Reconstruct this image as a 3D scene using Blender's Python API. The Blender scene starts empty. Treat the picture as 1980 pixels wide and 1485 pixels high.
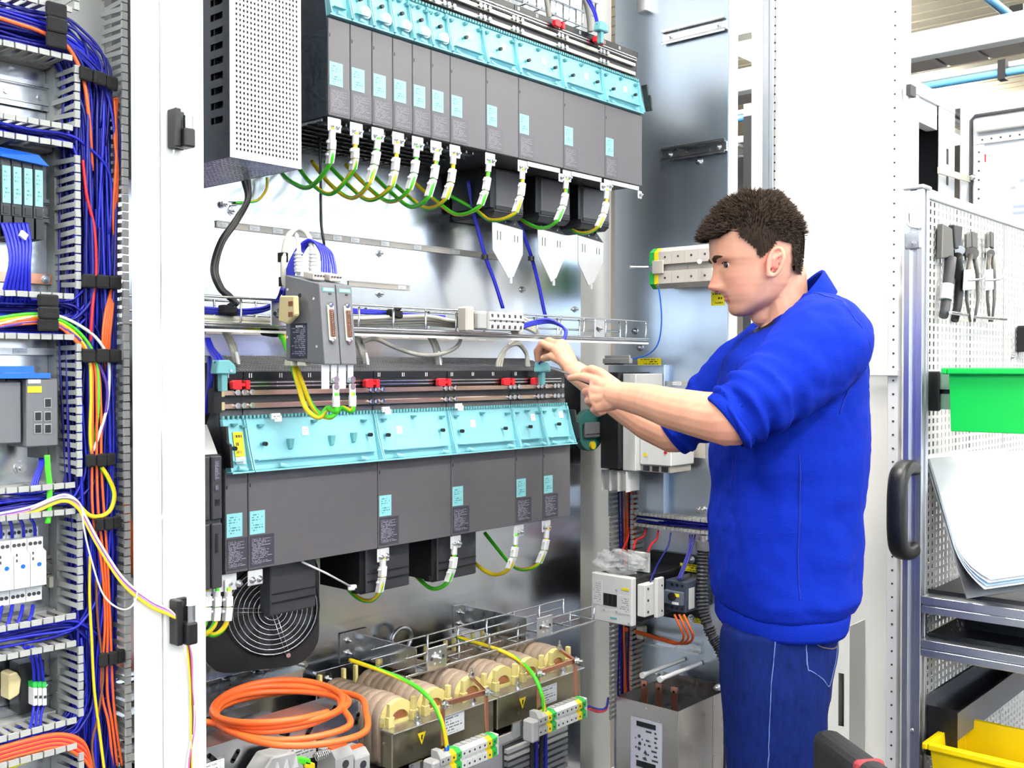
import bpy, bmesh, math, random
from mathutils import Vector as V, Matrix, noise as mnoise
random.seed(7)
scn = bpy.context.scene
COL = scn.collection
# ---------------------------------------------------------------- camera
F_PX = 2050.0; YAW = math.radians(41.2); TILT = math.atan((742.5-711)/F_PX); CZ = 1.45
cd = bpy.data.cameras.new('camera'); cam = bpy.data.objects.new('camera', cd); COL.objects.link(cam)
cd.sensor_width = 36; cd.lens = F_PX*36/1980; cd.clip_start = .02; cd.clip_end = 100
cam.location = (0, 0, CZ); cam.rotation_euler = (math.pi/2-TILT, 0, YAW-math.pi/2)
scn.camera = cam
# ---------------------------------------------------------------- world, exposure
w = bpy.data.worlds.new('world'); scn.world = w; w.use_nodes = True
bgn = w.node_tree.nodes['Background']; bgn.inputs[0].default_value = (.80, .87, 1, 1); bgn.inputs[1].default_value = 1.0
vs = scn.view_settings; vs.view_transform = 'Standard'; vs.look = 'None'; vs.gamma = 1; vs.use_curve_mapping = False
vs.exposure = 0.15
cy = scn.cycles
cy.max_bounces = 4; cy.diffuse_bounces = 2; cy.glossy_bounces = 3; cy.transmission_bounces = 3; cy.transparent_max_bounces = 4
cy.caustics_reflective = False; cy.caustics_refractive = False; cy.sample_clamp_indirect = 5
cy.use_adaptive_sampling = True; cy.adaptive_threshold = .08; cy.adaptive_min_samples = 10; cy.use_light_tree = False
# ---------------------------------------------------------------- hall lamps (the luminaires hang on the ceiling)
CEIL = 4.75
LAMPS = [(x, y) for x in (-2.6, 1.4, 5.2, 9.0, 13.0) for y in (-4.6, -1.6, 1.2, 4.6)]
for (x, y) in LAMPS:
    ld = bpy.data.lights.new('lamp_light', 'AREA'); ld.shape = 'RECTANGLE'; ld.size = 1.5; ld.size_y = .32
    ld.energy = 115; ld.color = (1, .97, .93)
    lo = bpy.data.objects.new('lamp_light', ld); COL.objects.link(lo); lo.location = (x, y, CEIL-.51)
    lu = bpy.data.lights.new('added_uplight', 'AREA'); lu.shape = 'RECTANGLE'; lu.size = 1.4; lu.size_y = .3; lu.energy = 45; lu.color = (1, .96, .9)  # upward light added above each lamp to brighten the ceiling
    lo = bpy.data.objects.new('added_uplight', lu); COL.objects.link(lo); lo.location = (x, y, CEIL-.41); lo.rotation_euler = (math.pi, 0, 0)
# ---------------------------------------------------------------- pixel -> place on a plane of the building
_fh = V((math.cos(YAW), math.sin(YAW), 0)); _rt = V((math.sin(YAW), -math.cos(YAW), 0)); UP = V((0, 0, 1))
def ray(px, py):
    a = (px-990)/F_PX; b = (742.5-py)/F_PX; c, s = math.cos(TILT), math.sin(TILT)
    return _fh*(c+b*s) + _rt*a + UP*(b*c-s)
O = V((0, 0, CZ))
def at(px, py, y): d = ray(px, py); return O + d*(y/d.y)
def ax(px, py, x): d = ray(px, py); return O + d*(x/d.x)
def ad(px, py, t): return O + ray(px, py)*t
def zx(px, py, y): p = at(px, py, y); return p.x, p.z
# ---------------------------------------------------------------- mesh builder
class MB:
    def __init__(s): s.v = []; s.f = []; s.m = []; s.sm = []
    def add(s, vs_, fs, mi=0, smooth=False):
        o = len(s.v); s.v += [tuple(p) for p in vs_]
        for f in fs: s.f.append(tuple(i+o for i in f)); s.m.append(mi); s.sm.append(smooth)
        return s
    def box(s, x0, x1, y0, y1, z0, z1, mi=0):
        return s.hexa([(x0,y0,z0),(x1,y0,z0),(x1,y1,z0),(x0,y1,z0),(x0,y0,z1),(x1,y0,z1),(x1,y1,z1),(x0,y1,z1)], mi)
    def hexa(s, p, mi=0):
        return s.add(p, [(3,2,1,0),(4,5,6,7),(0,1,5,4),(1,2,6,5),(2,3,7,6),(3,0,4,7)], mi)
    def obox(s, c, u, v, w_, mi=0):      # centre, three half-axes
        c = V(c); u = V(u); v = V(v); w_ = V(w_)
        if u.cross(v).dot(w_) < 0: u = -u
        return s.hexa([c-u-v-w_, c+u-v-w_, c+u+v-w_, c-u+v-w_, c-u-v+w_, c+u-v+w_, c+u+v+w_, c-u+v+w_], mi)
    def prism(s, poly, ext, mi=0):       # 3D polygon, extruded by a vector
        n = len(poly); p = [V(q) for q in poly]; e = V(ext)
        nr = V((0,0,0))
        for i in range(n): nr += p[i].cross(p[(i+1) % n])
        if nr.dot(e) > 0: p = p[::-1]
        vs_ = p + [q+e for q in p]
        fs = [tuple(range(n)), tuple(range(2*n-1, n-1, -1))] + [(i, i+n, (i+1) % n+n, (i+1) % n) for i in range(n)]
        return s.add(vs_, fs, mi)
    def cyl(s, a, b, r, n=10, mi=0, r2=None, caps=True, smooth=True):
        a = V(a); b = V(b); d = (b-a).normalized(); u = d.orthogonal().normalized(); q = d.cross(u); r2 = r if r2 is None else r2
        vs_ = [a+(u*math.cos(t)+q*math.sin(t))*r for t in [2*math.pi*i/n for i in range(n)]] + [b+(u*math.cos(t)+q*math.sin(t))*r2 for t in [2*math.pi*i/n for i in range(n)]]
        s.add(vs_, [(i, (i+1) % n, (i+1) % n+n, i+n) for i in range(n)], mi, smooth)
        if caps: s.add(vs_, [tuple(range(n-1, -1, -1)), tuple(range(n, 2*n))], mi)
        return s
    def tube(s, pts, r, n=6, mi=0, mi2=None, twist=0.0, phase=0.0, smooth=True, closed=False):
        pts = [V(p) for p in pts]; m = len(pts); rr = r if callable(r) else (lambda t: r)
        u = None; o = len(s.v)
        for i, p in enumerate(pts):
            if closed: d = pts[(i+1) % m]-pts[i-1]
            else: d = pts[min(i+1, m-1)]-pts[max(i-1, 0)]
            d = d.normalized() if d.length > 1e-9 else V((0,0,1))
            if u is None: u = d.orthogonal().normalized()
            u = (u-d*u.dot(d)); u = u.normalized() if u.length > 1e-6 else d.orthogonal().normalized()
            q = d.cross(u); R_ = rr(i/max(1, m-1))
            for k in range(n):
                t = 2*math.pi*k/n + twist*i + phase
                s.v.append(tuple(p+(u*math.cos(t)+q*math.sin(t))*R_))
        for i in range(m if closed else m-1):
            j = (i+1) % m
            for k in range(n):
                k2 = (k+1) % n
                s.f.append((o+i*n+k, o+i*n+k2, o+j*n+k2, o+j*n+k)); s.sm.append(smooth)
                s.m.append(mi if mi2 is None or k % n < (n+1)//2 else mi2)
        if not closed:
            s.f.append(tuple(o+k for k in range(n-1, -1, -1))); s.m.append(mi); s.sm.append(False)
            s.f.append(tuple(o+(m-1)*n+k for k in range(n))); s.m.append(mi); s.sm.append(False)
        return s
    def loft(s, rings, mi=0, smooth=True, cap=True):
        n = len(rings[0]); o = len(s.v)
        for r_ in rings: s.v += [tuple(p) for p in r_]
        for i in range(len(rings)-1):
            for k in range(n):
                k2 = (k+1) % n
                s.f.append((o+i*n+k, o+i*n+k2, o+(i+1)*n+k2, o+(i+1)*n+k)); s.m.append(mi); s.sm.append(smooth)
        if cap:
            s.f.append(tuple(o+k for k in range(n-1, -1, -1))); s.m.append(mi); s.sm.append(False)
            s.f.append(tuple(o+(len(rings)-1)*n+k for k in range(n))); s.m.append(mi); s.sm.append(False)
        return s
    def ball(s, c, r, nu=10, nv=6, mi=0, sc=(1,1,1)):
        c = V(c); rings = []
        for j in range(1, nv):
            t = math.pi*j/nv
            rings.append([c+V((math.sin(t)*math.cos(2*math.pi*k/nu)*r*sc[0], math.sin(t)*math.sin(2*math.pi*k/nu)*r*sc[1], -math.cos(t)*r*sc[2])) for k in range(nu)])
        return s.loft(rings, mi)
    def screw(s, p, d, r=.006, h=.004, mi=0):   # hex head with washer and shank end, pointing along d
        p = V(p); d = V(d).normalized()
        s.cyl(p-d*.001, p+d*h*.35, r*1.35, 10, mi); s.cyl(p, p+d*h, r, 6, mi, smooth=False); s.cyl(p, p+d*h*1.9, r*.5, 8, mi)
        return s
    def mesh(s, name, mats, origin):
        me = bpy.data.meshes.new(name); o = V(origin)
        me.from_pydata([(p[0]-o.x, p[1]-o.y, p[2]-o.z) for p in s.v], [], s.f)
        for m in mats: me.materials.append(m)
        if len(mats) > 1: me.polygons.foreach_set('material_index', s.m)
        me.polygons.foreach_set('use_smooth', s.sm); me.update()
        return me
    def build(s, name, mats, parent=None, bevel=0, seg=1, origin=None):
        if not isinstance(mats, (list, tuple)): mats = [mats]
        if origin is None:
            xs = [p[0] for p in s.v]; ys = [p[1] for p in s.v]; zs = [p[2] for p in s.v]
            origin = V(((min(xs)+max(xs))/2, (min(ys)+max(ys))/2, min(zs)))
        o = bpy.data.objects.new(name, s.mesh(name, mats, origin)); COL.objects.link(o)
        put(o, origin, parent)
        if bevel:
            b = o.modifiers.new('bevel', 'BEVEL'); b.width = bevel; b.segments = seg; b.limit_method = 'ANGLE'; b.angle_limit = .6
        return o
WLOC = {}
def put(o, loc, parent=None):
    loc = V(loc); WLOC[o.name] = loc
    if parent is not None: o.parent = parent; o.location = loc-WLOC[parent.name]
    else: o.location = loc
def tag(o, label=None, cat=None, group=None, kind=None):
    if label: o['label'] = label
    if cat: o['category'] = cat
    if group: o['group'] = group
    if kind: o['kind'] = kind
    return o
def thing(name, label, cat, loc, group=None):
    o = bpy.data.objects.new(name, None); COL.objects.link(o); o.empty_display_size = .05
    put(o, loc); return tag(o, label, cat, group)
def inst(src, name, loc, parent=None, rot=None):   # another object on the same mesh
    o = bpy.data.objects.new(name, src if isinstance(src, bpy.types.Mesh) else src.data); COL.objects.link(o); put(o, loc, parent)
    if rot is not None: o.rotation_euler = rot
    return o
def dup(root, shift, label=None):
    r = root.copy(); COL.objects.link(r); WLOC[r.name] = WLOC[root.name]+V(shift); r.location = WLOC[r.name]
    if label: r['label'] = label
    for c in root.children:
        k = c.copy(); COL.objects.link(k); k.parent = r
        for g in c.children:
            h = g.copy(); COL.objects.link(h); h.parent = k
    return r
def spline(pts, k=6, closed=False):
    pts = [V(p) for p in pts]; n = len(pts); out = []
    for i in range(n if closed else n-1):
        if closed: a, b, c, d = pts[i-1], pts[i], pts[(i+1) % n], pts[(i+2) % n]
        else: a, b, c, d = pts[max(i-1,0)], pts[i], pts[i+1], pts[min(i+2,n-1)]
        for j in range(k):
            t = j/k
            out.append(.5*((2*b)+(c-a)*t+(2*a-5*b+4*c-d)*t*t+(3*b-a-3*c+d)*t**3))
    if not closed: out.append(pts[-1])
    return out
# ---------------------------------------------------------------- materials
def srgb(h):
    h = h.lstrip('#'); c = [int(h[i:i+2], 16)/255 for i in (0, 2, 4)]
    return tuple((x/12.92 if x <= .04045 else ((x+.055)/1.055)**2.4) for x in c)+(1,)
def newmat(name):
    m = bpy.data.materials.new(name); m.use_nodes = True
    return m, m.node_tree.nodes, m.node_tree.links, m.node_tree.nodes['Principled BSDF']
def mat(name, col, rough=.5, metal=0.0, var=.06, scale=30, bump=0.0, spec=.5, coord='Object', stretch=None, **kw):
    m, N, L, b = newmat(name); c = srgb(col) if isinstance(col, str) else col
    b.inputs['Roughness'].default_value = rough; b.inputs['Metallic'].default_value = metal
    b.inputs['Specular IOR Level'].default_value = spec
    for k, v_ in kw.items(): b.inputs[k.replace('_', ' ')].default_value = v_
    tc = N.new('ShaderNodeTexCoord'); nz = N.new('ShaderNodeTexNoise'); nz.inputs['Scale'].default_value = scale; nz.inputs['Detail'].default_value = 3
    if stretch:
        mp = N.new('ShaderNodeMapping'); mp.inputs['Scale'].default_value = stretch
        L.new(tc.outputs[coord], mp.inputs[0]); L.new(mp.outputs[0], nz.inputs['Vector'])
    else: L.new(tc.outputs[coord], nz.inputs['Vector'])
    mx = N.new('ShaderNodeMix'); mx.data_type = 'RGBA'
    mx.inputs[6].default_value = tuple(x*(1-var) for x in c[:3])+(1,); mx.inputs[7].default_value = tuple(min(1, x*(1+var)) for x in c[:3])+(1,)
    L.new(nz.outputs['Fac'], mx.inputs[0]); L.new(mx.outputs[2], b.inputs['Base Color'])
    if metal > .5:
        mr = N.new('ShaderNodeMapRange'); mr.inputs[3].default_value = max(.02, rough-.07); mr.inputs[4].default_value = rough+.07
        L.new(nz.outputs['Fac'], mr.inputs[0]); L.new(mr.outputs[0], b.inputs['Roughness'])
    if bump:
        bp = N.new('ShaderNodeBump'); bp.inputs['Strength'].default_value = bump; bp.inputs['Distance'].default_value = .002
        L.new(nz.outputs['Fac'], bp.inputs['Height']); L.new(bp.outputs[0], b.inputs['Normal'])
    return m
def emit(name, col, strength):
    m, N, L, b = newmat(name); b.inputs['Base Color'].default_value = col+(1,); b.inputs['Emission Color'].default_value = col+(1,); b.inputs['Emission Strength'].default_value = strength
    return m
def printmat(name, base, ink, lines=10, axis='XZ', words=9, margin=.08, rough=.5, thresh=.46, metal=0):
    """flat print: rows of small type on a plate, in the plate's own (generated) coordinates"""
    m, N, L, b = newmat(name); b.inputs['Roughness'].default_value = rough; b.inputs['Metallic'].default_value = metal
    def mth(op, a, b2=None, clamp=False):
        n = N.new('ShaderNodeMath'); n.operation = op; n.use_clamp = clamp
        for i, q in enumerate((a, b2)):
            if q is None: continue
            if isinstance(q, (int, float)): n.inputs[i].default_value = q
            else: L.new(q, n.inputs[i])
        return n.outputs[0]
    tc = N.new('ShaderNodeTexCoord'); sp = N.new('ShaderNodeSeparateXYZ'); L.new(tc.outputs['Generated'], sp.inputs[0])
    u = sp.outputs['XYZ'.index(axis[0])]; v = sp.outputs['XYZ'.index(axis[1])]
    row = mth('MULTIPLY', v, lines); fr = mth('FRACT', row); fl = mth('FLOOR', row)
    inrow = mth('MULTIPLY', mth('GREATER_THAN', fr, .3), mth('LESS_THAN', fr, .74))
    cb = N.new('ShaderNodeCombineXYZ'); L.new(mth('MULTIPLY', u, words), cb.inputs[0]); L.new(mth('MULTIPLY', fl, 7.31), cb.inputs[1])
    nz = N.new('ShaderNodeTexNoise'); nz.inputs['Scale'].default_value = 1.9; nz.inputs['Detail'].default_value = 1; L.new(cb.outputs[0], nz.inputs['Vector'])
    word = mth('GREATER_THAN', nz.outputs['Fac'], thresh)
    wn = N.new('ShaderNodeTexWhiteNoise'); wn.noise_dimensions = '1D'; L.new(fl, wn.inputs['W'])
    end = mth('LESS_THAN', u, mth('ADD', mth('MULTIPLY', wn.outputs['Value'], .55), .4))
    ok = mth('MULTIPLY', mth('GREATER_THAN', u, margin), mth('LESS_THAN', u, 1-margin))
    ok2 = mth('MULTIPLY', mth('GREATER_THAN', v, margin), mth('LESS_THAN', v, 1-margin))
    k = mth('MULTIPLY', mth('MULTIPLY', mth('MULTIPLY', inrow, word), mth('MULTIPLY', ok, ok2)), end)
    mx = N.new('ShaderNodeMix'); mx.data_type = 'RGBA'; L.new(k, mx.inputs[0]); mx.inputs[6].default_value = srgb(base); mx.inputs[7].default_value = srgb(ink)
    L.new(mx.outputs[2], b.inputs['Base Color'])
    return m
M = {}
M['white'] = mat('white_paint', '#f4f3ee', .35, var=.02)
M['whitecool'] = mat('white_powder_coat', '#f3f4f8', .4, var=.02)
M['wallgrey'] = mat('light_grey_paint', '#b9b9b6', .5, var=.05, scale=3)
M['galv'] = mat('galvanised_sheet', (.80, .82, .86, 1), .22, 1, var=.10, scale=14, stretch=(1, 1, .25))
M['galvside'] = mat('galvanised_side_sheet', (.70, .79, .92, 1), .33, 1, var=.12, scale=9, stretch=(1, 1, .15))
M['steel'] = mat('zinc_steel', (.72, .73, .75, 1), .25, 1, var=.08, scale=60)
M['dullsteel'] = mat('dull_steel', (.55, .55, .56, 1), .38, 1, var=.1, scale=40)
M['alu'] = mat('anodised_aluminium', (.74, .75, .79, 1), .36, 1, var=.03, scale=80, stretch=(8, 8, .3))
M['nickel'] = mat('nickel_shield_plate', '#e9e9ea', .4, .25, var=.04)
M['drive'] = mat('drive_cover_grey', '#5c5a5e', .42, var=.05, scale=60, bump=.05)
M['drivedark'] = mat('drive_housing_charcoal', '#37383d', .5, var=.06, scale=60)
M['navy'] = mat('drive_side_dark_blue', '#2c3644', .45, var=.07)
M['black'] = mat('black_plastic', '#141416', .42, var=.1)
M['blacksoft'] = mat('black_velcro', '#17171a', .9, var=.2, scale=300, bump=.3)
M['blacksheet'] = mat('black_coated_steel', '#15171c', .35, var=.1)
M['teal'] = mat('light_teal_plastic', '#88cbd6', .4, var=.04, scale=40)
M['teald'] = mat('teal_plastic', '#6fb3b8', .45, var=.05)
M['tealdark'] = mat('dark_teal_plastic', '#2f6b66', .5)
M['red'] = mat('red_plastic', '#e0202c', .4, var=.06)
M['bluefilm'] = mat('blue_protective_film', '#0b63d8', .35, var=.08)
M['bluewire'] = mat('blue_wire', '#1c24b8', .38, var=.12, scale=40)
M['bluedeep'] = mat('dark_blue_wire', '#141782', .4, var=.15, scale=40)
M['orange'] = mat('orange_cable', '#f5692d', .42, var=.05)
M['redwire'] = mat('red_wire', '#d8222a', .4)
M['pink'] = mat('pink_wire', '#ee6fb4', .4)
M['cream'] = mat('cream_cable', '#dcd8c6', .45, var=.05)
M['whitewire'] = mat('white_wire', '#e6e6e2', .4)
M['greycable'] = mat('grey_cable', '#9c9a92', .5, var=.06)
M['brownwire'] = mat('brown_wire', '#7a4a2c', .5)
M['violet'] = mat('violet_wire', '#5a3a9a', .5)
M['yellow'] = mat('yellow_plastic', '#f7e01c', .4, var=.05)
M['yelwire'] = mat('yellow_wire', '#f4d524', .4, var=.06)
M['grnwire'] = mat('green_wire', '#4fd62b', .4, var=.06)
M['copper'] = mat('copper', (.78, .36, .24, 1), .34, 1, var=.1)
M['busbar'] = mat('tinned_busbar', (.80, .74, .64, 1), .32, 1, var=.1, scale=8)
M['buscopper'] = mat('copper_tinted_busbar', (.72, .50, .40, 1), .32, 1, var=.12, scale=8)
M['beige'] = mat('beige_plastic', '#cdbd8d', .5, var=.06)
M['stone'] = mat('stone_grey_plastic', '#bdb6ad', .5, var=.05)
M['greyplas'] = mat('grey_plastic', '#a9a9a8', .5, var=.05)
M['ltplas'] = mat('light_grey_plastic', '#d9d9d7', .45, var=.04)
M['ductgrey'] = mat('duct_grey_plastic', '#a6a7a4', .55, var=.05, scale=80)
M['midgrey'] = mat('module_grey', '#6d6e73', .42, .1, var=.04)
M['greendin'] = mat('green_plastic', '#2fb04a', .45)
M['whitelab'] = mat('white_marker', '#f1f1ef', .45, var=.02)
M['coil'] = mat('coil_paper', '#a08c7a', .6, var=.28, scale=5, stretch=(60, 60, 60))
M['bobbin'] = mat('bobbin_cream_yellow', '#e8d68c', .5, var=.06)
M['core'] = mat('varnished_core_steel', (.36, .32, .22, 1), .32, .9, var=.2, scale=12)
M['greenbin'] = mat('green_bin_plastic', '#12c64c', .38, var=.03)
M['yelbin'] = mat('yellow_bin_plastic', '#ffd800', .38, var=.02)
M['pegboard'] = mat('light_perforated_steel', '#d8d6d2', .45, .1, var=.04)
M['pegdark'] = mat('dark_perforated_steel', '#2b2b2f', .5, .2, var=.1)
M['toolsteel'] = mat('tool_steel', '#6f6c68', .42, .5, var=.1)
M['paper'] = mat('paper', '#ffffff', .7, var=.01)
M['bluepaper'] = mat('blue_paper_edge', '#bcdcf2', .7)
M['floor'] = mat('floor_grey_resin', '#4c4947', .4, var=.12, scale=1.2)
M['ceil'] = mat('ceiling_beige_sheet', '#f2e9cf', .6, var=.05)
M['hallwall'] = mat('hall_wall', '#7d7873', .7, var=.05, scale=1)
M['pipeblue'] = mat('blue_pipe', '#6fbff5', .4)
M['print_dark'] = printmat('small_print_on_charcoal', '#3c3a46', '#9a97a6', 20, words=9)
M['print_cover'] = printmat('faint_print_on_grey', '#5a585f', '#858389', 20, words=9)
M['print_teal'] = printmat('teal_label_print', '#8fd4da', '#3f7f88', 9, words=5, margin=.14, thresh=.52)
M['print_white'] = printmat('white_label_print', '#eef0f0', '#7c7c80', 7, words=6)
M['print_sticker'] = printmat('white_sticker_print', '#f6f6f6', '#a9a9ad', 4, words=3, margin=.2)
M['print_navy'] = printmat('navy_label_print', '#2a2c3c', '#8f93a8', 18, words=6)
M['print_yellow'] = printmat('yellow_sticker_print', '#f5e41a', '#3a3410', 3, words=6, margin=.12)
M['print_yellow_x'] = printmat('yellow_sticker_print_side', '#f5e41a', '#3a3410', 3, axis='YZ', words=6, margin=.12)
M['print_plate_x'] = printmat('name_plate_print', '#b9bac8', '#35353c', 22, axis='YZ', words=4, margin=.1, thresh=.53)
M['print_white_x'] = printmat('white_label_print_side', '#eceeee', '#7c7c80', 7, axis='YZ', words=5)
GY = [M['grnwire'], M['yelwire']]
# ================================================================ the hall
def S(o): o['kind'] = 'structure'; return o
X0, X1, Y0, Y1 = -6.0, 16.0, -7.0, 8.0
S(MB().box(X0, X1, Y0, Y1, -.1, 0).build('floor', M['floor']))
S(MB().box(X0, X1, Y0, Y1, CEIL, CEIL+.1).build('ceiling', M['ceil']))
ceil_o = bpy.data.objects['ceiling']
rib = MB().box(-.09, .09, Y0, Y1, -.05, 0).mesh('ceiling_rib', [M['ceil']], (0, 0, 0))
for i in range(52):
    inst(rib, 'ceiling_rib', (4.2+i*.22, 0, CEIL), ceil_o)
S(MB().box(X0, X0+.1, Y0+.1, Y1-.1, 0, 1.5).box(X0, X0+.1, Y0+.1, Y1-.1, 4.3, CEIL).build('wall_left', M['hallwall']))
S(MB().box(X1-.1, X1, Y0, Y1, 0, CEIL).build('wall_right', M['hallwall']))
S(MB().box(X0, X1, Y1-.1, Y1, 0, CEIL).build('wall_front', M['hallwall']))
S(MB().box(X0, X1, Y0, Y0+.1, 0, 1.5).box(X0, X1, Y0, Y0+.1, 4.3, CEIL).build('wall_back', M['hallwall']))
M['day'] = emit('daylight_window_pane', (.74, .87, 1.0), 3.4)
M['winframe'] = mat('window_frame_grey', '#8b9096', .5)
n_w = 8; ww = (X1-X0)/n_w
for i in range(n_w):
    a = X0+i*ww
    o = S(MB().box(a+.12, a+ww-.12, Y0+.02, Y0+.03, 1.6, 4.2).build('window_%d' % (i+1), M['day']))
    fr = MB().box(a, a+.12, Y0, Y0+.09, 1.5, 4.3).box(a+ww-.12, a+ww, Y0, Y0+.09, 1.5, 4.3).box(a+.12, a+ww-.12, Y0, Y0+.09, 1.5, 1.6).box(a+.12, a+ww-.12, Y0, Y0+.09, 4.2, 4.3)
    fr.box(a+ww/2-.04, a+ww/2+.04, Y0+.03, Y0+.09, 1.6, 4.2)
    fr.build('window_frame', M['winframe'], o)
nl = 6; wl_ = (Y1-Y0-.2)/nl  # unseen windows added on this wall to brighten the side plate
for i in range(nl):
    a = Y0+.1+i*wl_
    o = S(MB().box(X0+.02, X0+.03, a+.12, a+wl_-.12, 1.6, 4.2).build('window_%d' % (n_w+i+1), M['day']))
    MB().box(X0, X0+.09, a, a+.12, 1.5, 4.3).box(X0, X0+.09, a+wl_-.12, a+wl_, 1.5, 4.3).box(X0, X0+.09, a+.12, a+wl_-.12, 1.5, 1.6).box(X0, X0+.09, a+.12, a+wl_-.12, 4.2, 4.3).box(X0+.03, X0+.09, a+wl_/2-.04, a+wl_/2+.04, 1.6, 4.2).build('window_frame', M['winframe'], o)
# luminaires that carry the lamp lights
M['lum'] = emit('lamp_diffuser', (1, .98, .95), 8.0); M['lum'].cycles.emission_sampling = 'NONE'
body = MB().box(-.8, .8, -.2, .2, .012, .07).box(-.02, .02, -.02, .02, .07, .50).mesh('lamp_housing', [M['white']], (0, 0, 0))
dif = MB().box(-.76, .76, -.17, .17, 0, .012).mesh('diffuser', [M['lum']], (0, 0, 0))
upl = MB().box(-.76, -.05, -.17, .17, .0702, .078).box(.05, .76, -.17, .17, .0702, .078).mesh('added_uplight_strip', [M['lum']], (0, 0, 0))  # glowing top strips, added to go with the ceiling brightening
for i, (x, y) in enumerate(LAMPS):
    t = thing('ceiling_lamp', 'long white ceiling lamp hanging high under the hall roof', 'lamp', (x, y, CEIL-.50), 'hall ceiling lamps')
    inst(body, 'lamp_housing', (x, y, CEIL-.50), t); inst(upl, 'added_uplight_strip', (x, y, CEIL-.50), t); inst(dif, 'diffuser', (x, y, CEIL-.50), t)
# overhead services far behind on the right
tag(MB().box(6.30, 6.40, -2.5, 7.5, 3.28, 3.43).build('trunking', M['white'], bevel=.004), 'white overhead cable trunking running under the roof', 'trunking')
t = thing('cable_tray', 'grey perforated overhead cable tray beside the white trunking', 'cable tray', (6.6, 2, 3.3))
MB().box(6.42, 6.82, -2.5, 7.5, 3.345, 3.36).box(6.42, 6.43, -2.5, 7.5, 3.36, 3.42).box(6.81, 6.82, -2.5, 7.5, 3.36, 3.42).build('tray_sheet', M['dullsteel'], t)
pl = MB().box(-.185, .185, -.115, .115, 0, .014).box(-.15, .15, -.09, .09, -.004, 0).mesh('tray_plate', [M['dullsteel']], (0, 0, 0))
for i in range(38): inst(pl, 'tray_plate', (6.615, -2.3+i*.25, 3.33), t)
t = thing('blue_pipe', 'light blue overhead air pipe with black clips under the trunking', 'pipe', (6.3, 2, 3.1))
MB().cyl((6.3, -2.5, 3.1), (6.3, 7.5, 3.1), .022, 12).build('pipe', M['pipeblue'], t)
for y in (1.2, 1.86, 3.2, 4.5): MB().box(6.27, 6.33, y-.02, y+.02, 3.06, 3.17).build('pipe_clip', M['black'], t)
tag(MB().cyl((6.38, -2.5, 3.16), (6.38, 7.5, 3.16), .02, 10).build('conduit', M['white']), 'white conduit running beside the light blue air pipe', 'conduit')
t = thing('blue_pipe', 'light blue overhead pipe crossing under the corrugated roof', 'pipe', (8, 2.0, 3.6))
MB().cyl((4.4, 2.0, 3.6), (11.5, 2.0, 3.6), .026, 12).build('pipe', M['pipeblue'], t)
for x in (5.6, 7.05, 8.5): MB().box(x-.02, x+.02, 1.96, 2.04, 3.55, 3.7).build('pipe_clip', M['black'], t)
t = thing('mesh_tray', 'silver ladder cable tray lowest of the overhead trays', 'cable tray', (5.9, 2, 2.8))
MB().box(5.7, 5.71, -2, 7, 2.80, 2.84).build('tray_side', M['steel'], t); MB().box(6.1, 6.11, -2, 7, 2.80, 2.84).build('tray_side', M['steel'], t)
MB().box(5.72, 6.09, -2, 7, 2.81, 2.815).build('tray_sheet', M['steel'], t)
rg = MB().box(5.71, 6.1, -.012, .012, 2.785, 2.80).mesh('rung', [M['whitecool']], (0, 0, 0))
for i in range(30): inst(rg, 'rung', (0, -1.9+i*.3, 0), t)
# ================================================================ main control cabinet
YF, YB, XR = 1.685, 1.955, 2.745           # drive front, mounting plate, side plate
ZT = 3.2
MC = thing('control_cabinet', 'open white control cabinet with galvanised mounting plates behind the technician', 'cabinet', (1.8, 1.9, .08))
MB().box(.94, 2.548, YB, YB+.006, .15, ZT-.08).build('mounting_plate', M['galv'], MC)
MB().box(.86, 2.80, YB+.07, YB+.09, .1, ZT).build('rear_wall', M['wallgrey'], MC)
MB().box(XR, XR+.006, 1.568, YB+.015, .15, ZT-.05).build('side_plate', M['galvside'], MC)
MB().box(.86, 2.86, 1.46, YB+.09, .08, .13).build('base_plate', M['wallgrey'], MC)
MB().box(.86, 2.86, 1.46, YB+.09, ZT, ZT+.04).build('roof_sheet', M['wallgrey'], MC)
pf = .0; x0 = at(313, 700, 1.45).x; x1 = at(397.5, 700, 1.45).x
# left upright: flat face and its set-back flank
MB().box(x0+.001, x1, 1.45, 1.50, .08, ZT+.04).build('upright', M['white'], MC, bevel=.004, seg=2)
# right-hand side frame: two upright flanges either side of the see-through gap
XS = XR+.008
g = lambda px: ax(px, 300, XS).y
MB().box(XS, XS+.004, g(1425), g(1408), .08, ZT+.04).build('upright', M['whitecool'], MC)
MB().box(XS, XS+.004, g(1474), g(1453), .08, ZT+.04).build('upright', M['whitecool'], MC)
for z0_, z1_ in ((.08, .2), (2.27, 2.315), (1.30, 1.36), (1.9, 1.915), (1.70, 1.72)):
    MB().box(XS+.0005, XS+.0035, g(1453)+.0003, g(1425)-.0003, z0_, z1_).build('cross_member', M['whitecool'], MC)
for k, px in enumerate((1474.5, 1481, 1488)):
    MB().box(XS-.004*(k == 1), XS+.008, g(px+5.5), g(px), .1, ZT).build('door_seal', M['alu'], MC)
# corner bracket on the rear wall, edge trims with screws
sc = MB()
for px, py in ((1208, 15),): p = at(px, py, YB); sc.screw(p, (0, -1, 0), .008, .008)
sc.build('screw', M['steel'], MC)
for px, py in ((1352, 312), (1238, 672), (1360, 985), (1352, 985), (1228, 640)):
    MB().screw(ax(px, py, XR), (-1, 0, 0), .0085, .008).build('screw', M['steel'], MC)
for px, py in ((1112, 598), (735, 490), (735, 568), (448, 408), (1010, 560)):
    MB().screw(at(px, py, YB), (0, -1, 0), .0075, .008).build('screw', M['steel'], MC)
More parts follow.
